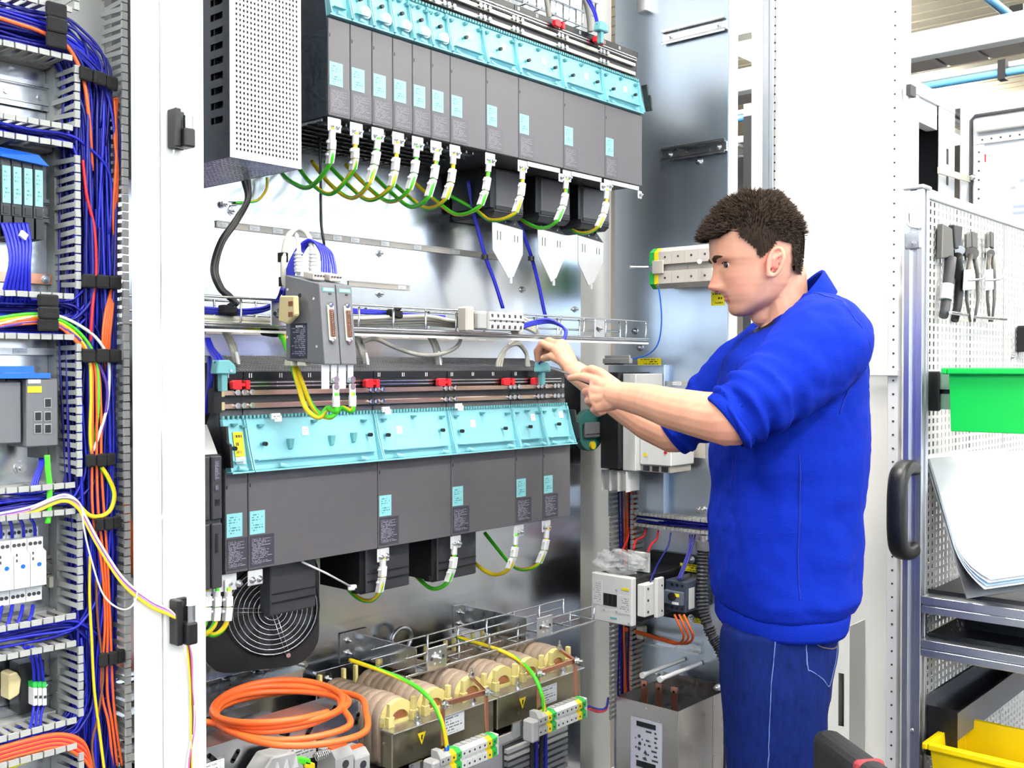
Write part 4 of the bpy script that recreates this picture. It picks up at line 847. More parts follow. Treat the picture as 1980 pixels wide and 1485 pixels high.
hb = MB().loft([circ(.034, -.005), circ(.034, .0005), circ(.030, .0015)]); hb.build('hub', M['blacksheet'], t)
for k in range(9):
    a_ = 2*math.pi*k/9; p1 = c+(u*math.cos(a_)+UP*math.sin(a_))*.034; p2 = c+(u*math.cos(a_+.35)+UP*math.sin(a_+.35))*.088; q_ = (u*-math.sin(a_+.2)+UP*math.cos(a_+.2))*.012
    MB().hexa([p1-q_-n*.005, p2-q_-n*.005, p2+q_-n*.003, p1+q_-n*.003, p1-q_-n*.0042, p2-q_-n*.0042, p2+q_-n*.0022, p1+q_-n*.0022]).build('fan_blade', M['drivedark'], t)
for k in range(9):
    r_ = .0095+k*.0103
    MB().tube(circ(r_, .006+.0, 36), .0011, 6, closed=True).build('guard_ring', M['steel'], t)
for a_ in (-72, 175, 52):
    d = u*math.cos(math.radians(a_))+UP*math.sin(math.radians(a_)); q_ = d.cross(n)*.004
    for s_ in (-1, 1): MB().tube([c+n*.0045+q_*s_, c+d*.102+n*.0045+q_*s_], .001, 6).build('guard_spoke', M['steel'], t)
    MB().cyl(c+d*.102-n*.004, c+d*.102+n*.006, .005, 8).build('guard_screw', M['steel'], t)
# ================================================================ perforated housing at the near end of the upper row
yb_ = 1.60; a = at(444.5, 100, yb_).x; b = at(582, 100, yb_).x; z0 = at(444, 303, yb_).z; z1 = 2.55
t = thing('resistor_housing', 'tall white perforated sheet housing with slotted dark flank', 'housing', ((a+b)/2, 1.7, z0))
def perf(name, org, eu, ev, nu, nv, fu, fv, th, m_, par):
    """perforated sheet: square holes cut as real openings; org corner, eu/ev full edge vectors"""
    mb = MB(); org = V(org); eu = V(eu); ev = V(ev); nn = eu.cross(ev).normalized()*th
    us = [0]; vs2 = [0]
    for i in range(nu): us += [(i+.5-fu/2)/nu, (i+.5+fu/2)/nu]
    for j in range(nv): vs2 += [(j+.5-fv/2)/nv, (j+.5+fv/2)/nv]
    us.append(1); vs2.append(1)
    W_ = len(us)
    vv = [org+eu*x+ev*y for y in vs2 for x in us]
    k = len(vv); vv = vv+[p-nn for p in vv]
    fs = []
    for j in range(len(vs2)-1):
        for i in range(W_-1):
            q = (j*W_+i, j*W_+i+1, (j+1)*W_+i+1, (j+1)*W_+i)
            if i % 2 == 1 and j % 2 == 1:
                for e0, e1 in ((0, 1), (1, 2), (2, 3), (3, 0)): fs.append((q[e0], q[e1], q[e1]+k, q[e0]+k))
            else: fs.append(q); fs.append(tuple(v_+k for v_ in q[::-1]))
    mb.add(vv, fs)
    return mb.build(name, m_, par)
fp = perf('perforated_front', (a+.010, yb_, z0+.012), (b-a-.016, 0, 0), (0, 0, z1-z0-.012), 18, int((z1-z0)/.0092), .52, .52, .0015, M['white'], t)
MB().box(a, a+.010, yb_, yb_+.0015, z0, z1).box(b-.006, b, yb_, yb_+.0015, z0, z1).box(a+.010, b-.006, yb_, yb_+.0015, z0, z0+.012).build('front_border', M['white'], t)
MB().box(a+.002, b-.002, yb_+.05, yb_+.052, z0+.004, z1).build('hole_shade_sheet', M['black'], t)  # black sheet standing in for the shade behind the holes
MB().box(b-.0015, b, yb_+.0016, YB-.001, z0, z1).build('flank_sheet', M['dullsteel'], t)
# flank with slots facing the upright
zs = [at(432, y, yb_).z for y in (242, 218, 195, 172, 148, 124, 100, 76, 52, 28, 4)]
zs = [z0+.07+i*.0262 for i in range(14)]
y0s, y1s = yb_+.022, yb_+.060
fk = MB().box(a, a+.0015, yb_+.0016, y0s, z0, z1).box(a, a+.0015, y1s, YB-.001, z0, z1).box(a, a+.0015, y0s, y1s, z0, zs[0]-.006)
for i, z in enumerate(zs): fk.box(a, a+.0015, y0s, y1s, z+.006, (zs[i+1]-.006) if i+1 < len(zs) else z1)
fk.build('slotted_flank', M['navy'], t)
MB().box(a+.012, a+.014, yb_+.004, YB-.01, z0+.02, z1).build('flank_lining', M['black'], t)
perf('perforated_bottom', (a+.002, YB-.004, z0+.0003), (b-a-.004, 0, 0), (0, -(YB-yb_-.006), 0), 16, 28, .5, .5, .0012, M['steel'], t)
# ================================================================ between the drive rows
def text(body, p, u, v, size, m_, par, name='lettering', ext=.0003):
    cu = bpy.data.curves.new(name, 'FONT'); cu.body = body; cu.size = size; cu.extrude = ext; cu.align_x = 'CENTER'; cu.align_y = 'CENTER'; cu.resolution_u = 2
    tmp = bpy.data.objects.new(name, cu); COL.objects.link(tmp); bpy.context.view_layer.update()
    me = bpy.data.meshes.new_from_object(tmp.evaluated_get(bpy.context.evaluated_depsgraph_get())); bpy.data.objects.remove(tmp)
    me.materials.clear(); me.materials.append(m_); o = bpy.data.objects.new(name, me); COL.objects.link(o)
    u = V(u).normalized(); v = V(v).normalized(); w_ = u.cross(v)
    o.rotation_euler = Matrix((u, v, w_)).transposed().to_euler(); put(o, p, par); return o
def cable(name, pts, r, m_, label, cat='cable', group=None, n=8, k=7, kind=None):
    o = MB().tube(spline(pts, k), r, n).build(name, m_); return tag(o, label, cat, group, kind)
A = lambda y, *q: [at(px, py, y) for px, py in q]
def AY(*q): return [at(px, py, y) for px, py, y in q]
# marker strips on the mounting plate
def strip(pa, pb, h, y, marks, lab, m_):
    a, b = at(*pa, y), at(*pb, y); z = (a.z+b.z)/2
    t = thing('marker_strip', lab, 'marker strip', ((a.x+b.x)/2, y, z-h/2))
    MB().box(a.x, b.x, y-.003, y-.0002, z-h/2, z+h/2).build('strip_rail', m_, t)
    for e in (-1, 1): MB().box(a.x, b.x, y-.0045, y-.0031, z+e*h/2-.0012, z+e*h/2+.0012).build('strip_edge', m_, t)
    for px in marks: x = at(px, pa[1], y).x; MB().box(x-.013, x+.013, y-.005, y-.0032, z-h/2+.0015, z+h/2-.0015).build('marker', M['print_white'], t)
strip((416, 430), (968, 500), .013, YB, (428, 490, 535, 607, 650, 684, 742, 805, 880), 'long pale marker strip with white labels on the back plate', M['stone'])
strip((673, 549), (790, 556), .011, YB, (775,), 'short marker strip with one label on the back plate', M['stone'])
strip((396, 632), (955, 660), .013, YB, (458, 780, 870, 930), 'marker strip in shadow just under the wire tray', M['stone'])
# ---------------------------------------------------------------- wire basket tray
def tray(name, lab, xa, xb, ya, yb, za, zb, step, r, extra=None, slope=0):
    t = thing(name, lab, 'cable tray', ((xa+xb)/2, (ya+yb)/2, za))
    lw = MB().cyl((xa, 0, 0), (xb, 0, 0), r, 8).mesh('long_wire', [M['steel']], ((xa+xb)/2, 0, 0))
    for y, z in ((ya, zb), (ya, (za+zb)/2 if zb-za > .07 else za+.004), (ya+.004, za), ((ya+yb)/2, za), (yb-.004, za), (yb, (za+zb)/2), (yb, zb)):
        inst(lw, 'long_wire', ((xa+xb)/2, y, z), t)
    cw = MB().tube([(0, ya+r*2, zb+.002), (0, ya+r*2, za+.012), (0, ya+.008, za+r*2), (0, yb-.008, za+r*2), (0, yb-r*2, za+.012), (0, yb-r*2, zb+.002)], r, 8).mesh('cross_wire', [M['steel']], (0, ya, za))
    n_ = int((xb-xa)/step)
    for i in range(n_+1): inst(cw, 'cross_wire', (xb-.004-i*step, ya, za), t)
    return t
zt, zb = at(825, 597, 1.72).z, at(825, 643, 1.72).z
TX0, TX1 = .96, at(1253, 640, 1.72).x
tr = tray('wire_tray', 'silver wire basket tray crossing between the two drive rows', TX0, TX1, 1.72, 1.82, zb, zt, .098, .0025)
MB().box(TX0, TX1, 1.718, 1.722, zb-.012, zb-.007).build('support_bar', M['white'], tr)
for px in (540, 898, 1158):
    x = at(px, 625, 1.716).x
    c_ = MB().box(x-.022, x+.022, 1.7125, 1.7155, zb+.002, zt-.002).build('clamp_plate', M['steel'], tr, bevel=.002)
    MB().screw((x, 1.7125, (zb+zt)/2), (0, -1, 0), .008, .006).build('screw', M['steel'], c_)
    for e in (-1, 1): MB().cyl((x+e*.013, 1.7125, (zb+zt)/2+.0*e), (x+e*.013, 1.7118, (zb+zt)/2), .004, 10).build('slot_hole', M['drivedark'], c_)
# terminal strip clipped on the tray front
x0_, x1_ = at(890, 620, 1.70).x, at(1000, 620, 1.70).x
t = thing('terminal_strip', 'pale grey terminal strip clipped to the wire tray', 'terminal strip', ((x0_+x1_)/2, 1.69, zb))
MB().box(x0_, x0_+.028, 1.680, 1.7115, zb+.004, zt+.008).build('end_bracket', M['stone'], t, bevel=.004)
MB().box(x0_+.032, x0_+.062, 1.672, 1.711, zb+.010, zt-.004).build('end_plate', M['greyplas'], t, bevel=.003)
MB().box(x1_-.012, x1_-.001, 1.684, 1.711, zb+.002, zt+.002).build('end_bracket', M['stone'], t, bevel=.002)
MB().box(x0_, x1_, 1.7116, 1.7122, zb+.012, zt-.014).build('mounting_rail', M['steel'], t)
nb = 6; bw = (x1_-.014-(x0_+.064))/nb
for i in range(nb):
    xx = x0_+.064+i*bw
    b_ = MB().prism([(xx, 1.668, zb+.010), (xx, 1.665, zb+.026), (xx, 1.672, zb+.030), (xx, 1.672, zt-.024), (xx, 1.665, zt-.020), (xx, 1.668, zt-.002), (xx, 1.711, zt-.002), (xx, 1.711, zb+.01)], (bw-.0008, 0, 0)).build('terminal_block', M['ltplas'], t)
    MB().box(xx+bw*.28, xx+bw*.6, 1.6655, 1.668, zb+.013, zb+.021).box(xx+bw*.28, xx+bw*.6, 1.6655, 1.668, zt-.015, zt-.007).build('wire_hole', M['drivedark'], b_)
# ---------------------------------------------------------------- the two interface modules
X_ = at(617, 548, 1.55).x
TL, TR_, BR_, BL = ax(551, 531, X_), ax(617, 548, X_), ax(628, 705, X_), ax(553, 697, X_)
mw = at(648, 550, 1.55).x-X_
for i in range(2):
    x = X_+i*(mw+.002)
    mv = lambda p: V((x, p.y, p.z))
    t = thing('interface_module', ['grey interface module with navy type label on its flank', 'grey interface module, the one farther from the beige end clamp'][i], 'module', mv(BL), 'interface modules on the tray')
    MB().prism([mv(TL), mv(TR_), mv(BR_), mv(BL)], (mw, 0, 0)).build('housing', M['midgrey'], t, bevel=.002, seg=2)
    nf = (BR_-TR_).normalized(); no = V((0, -abs(nf.z), nf.y if nf.z < 0 else -nf.y)).normalized()
    if no.y > 0: no = -no
    fp_ = lambda u_, k, o_=0: V((x+mw*u_, TR_.y+(BR_.y-TR_.y)*k, TR_.z+(BR_.z-TR_.z)*k))+no*o_
    MB().obox(fp_(.52, .07, .0006), (mw*.36, 0, 0), nf*.0035, no*.0005).build('name_strip', M['teald'], t)
    text('SIEMENS', fp_(.52, .07, .0013), (1, 0, 0), -nf, .0055, M['whitelab'], t)
    MB().obox(fp_(.62, .12, .0006), (.003, 0, 0), nf*.0015, no*.0004).build('small_switch', M['black'], t)
    ds = MB().obox(fp_(.55, .48, .002), (.0075, 0, 0), nf*.033, no*.002).build('connector_shell', M['cream'], t, bevel=.001)
    MB().obox(fp_(.55, .48, .0055), (.0058, 0, 0), nf*.0255, no*.0015).build('connector_insert', M['brownwire'], ds, bevel=.002)
    for r_ in range(13):
        for s_ in (-1, 1):
            if s_ > 0 and r_ == 12: continue
            p = fp_(.55, .48, .007)+nf*((r_-6)*.0037+s_*.0009)+V((s_*.0022, 0, 0)); MB().cyl(p, p+no*.0022, .0012, 6).build('connector_pin', M['busbar'], ds)
    for k in (.255, .705): p = fp_(.55, k, .001); MB().cyl(p, p+no*.005, .005, 8).cyl(p+no*.005, p+no*.0075, .003, 8).build('jack_screw', M['steel'], ds)
    # plugs on the head
    for u_ in (.2, .75):
        p = mv(TL).lerp(mv(TR_), .35+.35*u_)+V((mw*.5, 0, 0))
    pt = mv(TL).lerp(mv(TR_), .62)+V((mw*.5, 0, 0))
    MB().obox(pt+V((0, 0, .009)), (mw*.36, 0, 0), (0, .016, .003), (0, 0, .007)).build('plug_block', M['stone'], t, bevel=.002)
    for u_ in range(4): MB().cyl(pt+V((mw*(-.27+.18*u_), -.0165, .008)), pt+V((mw*(-.27+.18*u_), -.0185, .008)), .0018, 6).build('plug_hole', M['drivedark'], t)
    # shield tab and clamps below the front
    q = V((x+mw*.5, BR_.y+.012, BR_.z))
    MB().box(x+.002, x+mw*.52, q.y-.001, q.y+.001, q.z-.045, q.z-.0005).build('shield_tab', M['nickel'], t)
    MB().box(x+mw*.6, x+mw*.95, q.y-.003, q.y-.001, q.z-.034, q.z-.0005).build('earth_tab', M['nickel'], t)
    cl = MB()
    for k in range(2): cl.cyl((x+mw*.78, q.y-.004, q.z-.028-k*.013), (x+mw*.78, q.y-.010, q.z-.028-k*.013), .0065, 10)
    cl.build('clamp', M['steel'], t)
    if i == 0:
        fl = lambda px, py, o_=.0: V((X_-.0004-o_, ax(px, py, X_).y, ax(px, py, X_).z))
        a_, b_ = fl(562, 626), fl(594, 693)
        MB().box(X_-.0012, X_-.0003, b_.y, a_.y, b_.z, a_.z).build('type_label', printmat('navy_type_label', '#2a2c3c', '#8f93a8', 18, axis='YZ', words=6), t)
        text('SIEMENS', V((X_-.0015, (a_.y+b_.y)/2-.003, a_.z-.006)), (0, -1, 0), (0, 0, 1), .006, M['ltplas'], t)
        for px, py in ((607, 578), (557, 560), (613, 670), (556, 652)): p = fl(px, py); MB().cyl(p, p-V((.0012, 0, 0)), .0025, 8).build('flank_screw', M['ltplas'], t)
        p = fl(580, 571); MB().cyl(p, p-V((.0006, 0, 0)), .004, 10).build('flank_hole', M['black'], t)
        for px in (563, 588): p = ax(px, 702, X_+.01); MB().obox(p, (.008, 0, 0), (0, .012, 0), (0, 0, .006)).build('plug_block', M['cream'], t, bevel=.002)
t = thing('end_clamp', 'beige rail end clamp hugging the interface modules', 'clamp', at(553, 625, 1.64))
p = ax(556, 598, X_-.016)
MB().prism([(p.x-.006, p.y-.028, p.z+.024), (p.x-.006, p.y+.018, p.z+.026), (p.x-.006, p.y+.022, p.z-.022), (p.x-.006, p.y-.004, p.z-.028), (p.x-.006, p.y-.030, p.z-.012)], (.012, 0, 0)).build('clamp_body', M['beige'], t, bevel=.0025)
for k in (-.010, .010): MB().box(p.x-.0075, p.x-.0062, p.y-.024, p.y-.012, p.z+k-.005, p.z+k+.004).build('clamp_notch', M['brownwire'], t)
# ---------------------------------------------------------------- cables on and around the tray
for i, (dy, dz) in enumerate(((0, 0), (.012, .003), (-.006, .007))):
    cable('blue_cable', [at(380, 602, 1.76)+V((0, dy, dz)), at(450, 607, 1.755)+V((0, dy, dz)), at(505, 602, 1.75)+V((0, dy, dz)), at(540, 585, 1.72)+V((0, dy, dz)), at(552, 560, 1.68)+V((0, dy, dz))], .0032, M['bluewire'], 'blue cable along the near end of the tray rising to the modules', 'cable', 'blue cables at the near tray end')
    cable('blue_cable', [at(676, 598+3*i, 1.77), at(730, 602+2*i, 1.765), at(770, 606, 1.76), at(860, 612, 1.76)], .003, M['bluewire'], 'blue cable lying in the tray beyond the interface modules', 'cable', 'blue cables in the far tray')
for i in range(4):
    cable('cream_cable', [at(678, 616+4*i, 1.745+.012*i), at(760, 613+5*i, 1.745+.012*i), at(830, 612+5*i, 1.745+.012*i), at(885, 622+3*i, 1.74+.01*i), at(960, 626+2*i, 1.76), at(1010, 615+6*i, 1.765), at(1040, 640+2*i, 1.78)], .0046, M['cream'], 'cream coloured cable lying in the wire tray', 'cable', 'cream cables in the tray')
for i in range(2): cable('cream_cable', [at(370, 612+9*i, 1.76), at(450, 616+8*i, 1.755), at(545, 621+7*i, 1.755), at(640, 623+5*i, 1.76), at(680, 624+4*i, 1.762)], .005, M['cream'], 'thick cream cable at the near end of the tray', 'cable', 'cream cables at the near tray end')
for px, py, lab in ((441, 600, 'black hook strap around cables at the near tray end'), (763, 607, 'black hook strap around blue cables in the tray'), (522, 642, 'black hook strap around earth wires under the tray')):
    p = at(px, py, 1.742); tag(MB().obox(p, (.016, .0, -.002), (0, .012, 0), (0, 0, .0085)).obox(p+V((.004, -.004, .010)), (.007, 0, .004), (0, .008, 0), (-.002, 0, .004)).build('hook_strap', M['blacksoft'], bevel=.004, seg=2), lab, 'strap')
# thick black pair at the near end, thin black cable, hanging blue pairs
for i in range(2): cable('black_cable', AY((470+9*i, 345, 1.86), (478+2*i, 385, 1.86), (455+5*i, 425, 1.84), (425+5*i, 470, 1.82), (412+5*i, 520, 1.80), (424+4*i, 556, 1.79), (440+4*i, 572, 1.785), (460, 590, 1.78)), .0058, M['black'], 'black cable hanging from the perforated box, %s' % ('outer of the pair' if i == 0 else 'inner of the pair'), 'cable')
cable('black_cable', AY((618, 262, 1.84), (620, 345, 1.84), (621, 430, 1.82), (627, 480, 1.80), (624, 545, 1.70)), .0032, M['black'], 'thin black cable hanging straight to the interface modules', 'cable')
p = at(626, 497, 1.79); tag(MB().cyl(p-UP*.008, p+UP*.008, .0075, 8).build('cable_clip', M['black']), 'small black clip on the thin black cable', 'clip')
for k, q in enumerate((((903, 350), (915, 415), (926, 455), (937, 497), (955, 545), (971, 596)), ((1003, 430), (1014, 462), (1027, 500), (1040, 550), (1050, 598), (1056, 622)))):
    for i in range(2): cable('blue_cable', [at(px+3*i, py, 1.87-.02*j/5) for j, (px, py) in enumerate(q)], .003, M['bluewire'], ['blue wire pair hanging above the terminal strip', 'blue wire pair hanging between the shield plates'][k], 'cable', ['first hanging blue pair', 'second hanging blue pair'][k])
    p = at(*q[3 if k == 0 else 2], 1.857); tag(MB().cyl(p-UP*.006, p+UP*.006, .009, 8).build('cable_clip', M['black']), ['black clip on the blue pair above the terminal strip', 'black clip on the blue pair between shield plates'][k], 'clip')
# loops at the interface modules
cable('patch_cable', AY((552, 575, 1.70), (548, 520, 1.69), (553, 470, 1.70), (572, 442, 1.70), (592, 450, 1.69), (603, 480, 1.66), (606, 528, 1.63)), .0052, M['cream'], 'cream patch cable looping over the interface modules, outer loop', 'cable')
cable('patch_cable', AY((548, 570, 1.71), (546, 510, 1.71), (552, 465, 1.72), (566, 448, 1.72), (577, 470, 1.68), (577, 530, 1.635)), .0045, M['whitewire'], 'white patch cable looping over the interface modules, inner loop', 'cable')
for px, y in ((577, 1.634), (605, 1.626)):
    p = at(px, 508, y); m_ = MB().cyl(p-UP*.018, p+UP*.022, .0078, 10, 0, .0058)
    for k in range(5): m_.cyl(p+UP*(-.012+.007*k), p+UP*(-.009+.007*k), .0086, 10)
    tag(m_.build('cable_boot', M['ltplas']), 'ribbed pale cable boot, %s' % ('nearer the beige clamp' if px == 577 else 'between the blue arcs'), 'connector')
for i in range(6): cable('blue_cable', [at(547+2*i, 585, 1.705-.003*i), at(553+3*i, 530, 1.69-.003*i), at(574+3*i, 482, 1.68), at(600+2*i, 464+i, 1.66), at(621+4*i, 490, 1.64), at(623+5*i if i < 4 else 630+4*i, 534, 1.61)], .0028, M['bluewire'], 'blue wire arching over onto the interface modules', 'wire', 'blue wires arching over the interface modules')
for px, py, lab in ((547, 498, 'black strap on the cream patch cables'), (549, 545, 'black strap low on the cables behind the beige clamp')):
    p = at(px, py, 1.70); tag(MB().cyl(p-UP*.009, p+UP*.009, .0105, 8).build('cable_strap', M['blacksoft']), lab, 'strap')
# earth wires of the interface modules
xm1, xm2 = X_+mw*.78, X_+mw*1.78+.002
for i, (xe, px) in enumerate(((xm1, 641), (xm2, 668))):
    e = V((xe, BR_.y+.004, BR_.z-.052))
    t = gy_wire('earth_wire', [e, e-UP*.034, at(633+27*i, 789, 1.565), at(617+20*i, 807, 1.575), at(592+15*i, 790, 1.60), at(575+9*i, 740, 1.64), at(557+5*i, 680, 1.68), at(541+4*i, 648, 1.73), at(520, 640, 1.76), at(470, 633, 1.78)], .0050, 'green and yellow earth wire hanging from interface module, %s loop' % ('inner' if i == 0 else 'outer'), 'earth wires of the interface modules', lug=True)
# grey braided cables dropping behind the lower row
GB = [([(432, 640, 1.80), (445, 668, 1.80), (454, 700, 1.78), (457, 716, 1.76)], 'at the near end'), ([(686, 650, 1.80), (697, 680, 1.80), (704, 700, 1.78), (706, 716, 1.76)], 'below the interface modules'), ([(822, 640, 1.80), (838, 668, 1.80), (844, 696, 1.78), (846, 716, 1.76)], 'beside the round loop')]
for q, l in GB:
    for k in range(3): cable('braided_cable', [at(px+4*k, py, y+.006*k) for px, py, y in q], .0045, M['greycable'], 'grey shielded cable with white tag '+l, 'cable', 'shielded cables '+l)
    p = at(q[2][0]+6, q[2][1]-2, 1.765); tag(MB().obox(p, (.003, 0, 0), (0, .002, 0), (.004, 0, -.018)).build('cable_tag', M['whitelab']), 'white tag on the grey shielded cables '+l, 'tag')
for k in range(3): cable('braided_cable', AY((962+3*k, 722, 1.745), (962+4*k, 700, 1.75), (978, 672+2*k, 1.76), (1000, 662+2*k, 1.76), (1017, 680+2*k, 1.755), (1022-2*k, 705, 1.75), (1024-2*k, 722, 1.745)), .0042, M['greycable'], 'grey shielded cable arching beside the far hand', 'cable', 'arching shielded cables')
cable('braided_cable', AY((982, 668, 1.76), (1000, 657, 1.76), (1030, 656, 1.76), (1050, 650, 1.76)), .004, M['greycable'], 'grey cable running from the arch towards the tray', 'cable')
cable('grey_cable', AY((700, 662, 1.80), (725, 655, 1.79), (765, 672, 1.77), (810, 686, 1.75), (855, 684, 1.75), (885, 668, 1.76), (893, 645, 1.77)), .0048, M['greycable'], 'grey cable hanging in a wide loop below the tray', 'cable')
# blue loop held by the far hand
for i in range(3): cable('blue_cable', [at(1000, 632+3*i, 1.74), at(1030, 622+3*i, 1.73), at(1062+2*i, 618+3*i, 1.70), at(1090+2*i, 634+2*i, 1.66), at(1090, 655+2*i, 1.64), at(1068+2*i, 676, 1.645), at(1050+i, 690, 1.655), at(1043+2*i, 704, 1.665)], .0032, M['bluewire'], 'blue wire looping from the tray down to the held teal plug', 'wire', 'blue wires at the held teal plug')
for i in range(2): cable('blue_cable', AY((1132+5*i, -6, 1.72), (1146+4*i, 20, 1.71), (1155+2*i, 48, 1.67)), .003, M['bluewire'], 'blue wire dropping to the teal plug of the upper row', 'wire', 'blue wires at the upper teal plug')
for i, q in enumerate((((1056, -8), (1060, 20), (1062, 34)), ((1130, -8), (1138, 30), (1141, 62)))): cable('braided_cable', [at(px, py, 1.74) for px, py in q], .007, M['greycable'], 'pale braided cable behind the upper rail, %s' % ['nearer the middle', 'beside the teal plug'][i], 'cable')
for i in range(3): cable('blue_cable', AY((398+3*i, 655, 1.76), (403+5*i, 675, 1.73), (414+7*i, 692, 1.69), (418+7*i, 702, 1.667)), .0034, M['bluewire'], 'blue wire at the teal plug at the near end', 'wire', 'blue wires at the near teal plug')
for i in range(2): cable('blue_cable', AY((404, 690, 1.73), (405+3*i, 720, 1.72), (402+3*i, 760, 1.72), (396+3*i, 800, 1.73)), .004, M['bluewire'], 'blue wire hanging beside the upright by the teal plug', 'wire', 'hanging blue wires by the upright')
cable('black_cable', AY((400, 700, 1.735), (404, 735, 1.735), (400, 790, 1.74), (398, 830, 1.76)), .008, M['black'], 'black sleeve behind the teal plug at the near end', 'cable')
# thin earth wire at the perforated box and clips on the back plate
gy_wire('earth_wire', AY((516, 343, 1.93), (515, 366, 1.93), (500, 386, 1.93), (478, 391, 1.935), (455, 392, 1.94)), .003, 'thin yellow earth wire under the perforated box')
t = thing('screw_terminal', 'small steel screw terminal on the back plate under the perforated box', 'screw', at(440, 395, YB))
MB().obox(at(442, 394, YB-.006), (.02, 0, .002), (0, .003, 0), (0, 0, .005)).build('lug', M['steel'], t, bevel=.002); MB().screw(at(436, 395, YB-.009), (0, -1, 0), .006, .006).build('screw', M['steel'], t)
# short tray at the very top right
t = tray('wire_tray', 'wire basket tray at the top edge beyond the upper drives', at(1010, 0, 1.85).x, at(1150, 0, 1.85).x, 1.84, 1.92, 2.42, 2.50, .06, .0022)
# ================================================================ bottom of the main cabinet
def gz(px, py, z): d = ray(px, py); return O + d*((z-CZ)/d.z)
# ---------------------------------------------------------------- two three-legged transformers
def coil(par, xc, first):
    y0_, y1_ = 1.655, 1.86; hw = .0475; zt2 = .757; zb3 = .615
    def ring(y, s_):
        out = []
        for k in range(9): a_ = math.pi*k/8; out.append(V((xc+hw*s_*math.cos(a_), y, zt2-.045+(.045*s_+.0)*math.sin(a_))))
        out += [V((xc-hw*s_, y, zb3+.02)), V((xc-hw*s_*.8, y, zb3)), V((xc+hw*s_*.8, y, zb3)), V((xc+hw*s_, y, zb3+.02))]
        return out
    rings = [ring(y0_, .86)]
    nL = 9
    for i in range(nL):
        a_ = y0_+.004+(y1_-y0_-.008)*i/nL; b_ = y0_+.004+(y1_-y0_-.008)*(i+.86)/nL
        s_ = 1-.03*(i % 3 == 0)
        rings += [ring(a_, s_*.985), ring(a_+.002, s_), ring(b_-.001, s_), ring(b_, s_*.985)]
    rings.append(ring(y1_, .86))
    c_ = MB().loft(rings).build('coil', M['coil'], par)
    # cream bobbin cheek: arch with window and upright tabs
    yb2 = 1.640
    out, inn = [], []
    for k in range(13):
        a_ = math.pi*k/12; out.append((xc+hw*.93*math.cos(a_), zt2-.047+.042*math.sin(a_))); inn.append((xc+.026*math.cos(a_), zt2-.050+.024*math.sin(a_)))
    f = MB()
    for k in range(12):
        (x1_, z1_), (x2_, z2_), (x3_, z3_), (x4_, z4_) = out[k], out[k+1], inn[k+1], inn[k]
        f.hexa([(x1_, yb2, z1_), (x4_, yb2, z4_), (x4_, yb2+.014, z4_), (x1_, yb2+.014, z1_), (x2_, yb2, z2_), (x3_, yb2, z3_), (x3_, yb2+.014, z3_), (x2_, yb2+.014, z2_)])
    f.box(xc-hw*.93, xc+hw*.93, yb2, yb2+.014, zt2-.056, zt2-.0475)
    f.build('bobbin_cheek', M['bobbin'], c_)
    MB().box(xc-.024, xc+.024, yb2+.006, yb2+.013, zt2-.047, zt2-.028).build('winding_end', M['copper'], c_)
    for e in (-1, 1):
        MB().box(xc+e*.034-.005, xc+e*.034+.005, yb2-.012, yb2-.001, zt2-.052, zt2-.004).box(xc+e*.034-.008, xc+e*.034+.008, yb2-.013, yb2-.001, zt2-.054, zt2-.032).build('bobbin_tab', M['bobbin'], c_, bevel=.001)
        MB().box(xc+e*.034-.004, xc+e*.034+.004, y1_-.002, y1_+.008, zt2-.03, zt2+.012).build('bobbin_tab', M['bobbin'], c_, bevel=.001)
def transformer(xa, xb, centres, lab, first):
    t = thing('transformer', lab, 'transformer', ((xa+xb)/2, 1.73, .58))
    MB().box(xa, xb, 1.606, 1.637, .625, .700).build('core_yoke', M['core'], t, bevel=.002)
    MB().box(xa, xb, 1.865, 1.90, .625, .700).build('core_yoke', M['core'], t, bevel=.002)
    MB().box(xa-.004, xb+.004, 1.596, 1.640, .7005, .7035).build('top_angle', M['dullsteel'], t, bevel=.001)
    MB().box(xa-.01, xb+.01, 1.600, 1.90, .590, .612).build('foot_rail', M['steel'], t, bevel=.002)
    for k in (.25, .8): MB().screw((xa+(xb-xa)*k, 1.612, .7035), (0, 0, 1), .006, .012).build('bolt', M['steel'], t)
    for x in centres: coil(t, x, first)
    pa = at(first[0], first[1], 1.6055); pb = at(first[2], first[3], 1.6055)
    MB().box(pa.x, pb.x, 1.6042, 1.6055, pb.z, pa.z).build('rating_plate', M['print_white'], t)
    p = at(first[4], first[5], 1.6055)
    MB().prism([(p.x-.012, 1.6055, p.z+.012), (p.x+.012, 1.6055, p.z+.012), (p.x, 1.6055, p.z-.013)], (0, -.0012, 0)).build('warning_triangle', M['yelwire'], t)
    MB().prism([(p.x-.002, 1.6040, p.z+.007), (p.x+.003, 1.6040, p.z+.007), (p.x-.0005, 1.6040, p.z+.0005), (p.x+.002, 1.6040, p.z+.0005), (p.x-.001, 1.6040, p.z-.006), (p.x-.0005, 1.6040, p.z-.001), (p.x-.003, 1.6040, p.z-.001)], (0, -.0006, 0)).build('flash_mark', M['black'], t)
    return t
transformer(1.462, 1.772, (1.515, 1.618, 1.735), 'near transformer with cream bobbins beside the orange cable', (858, 1384, 897, 1410, 815, 1427))
transformer(1.784, 2.095, (1.842, 1.94, 2.045), 'far transformer with cream bobbins beside the side wall', (1046, 1330, 1076, 1354, 1010, 1359))
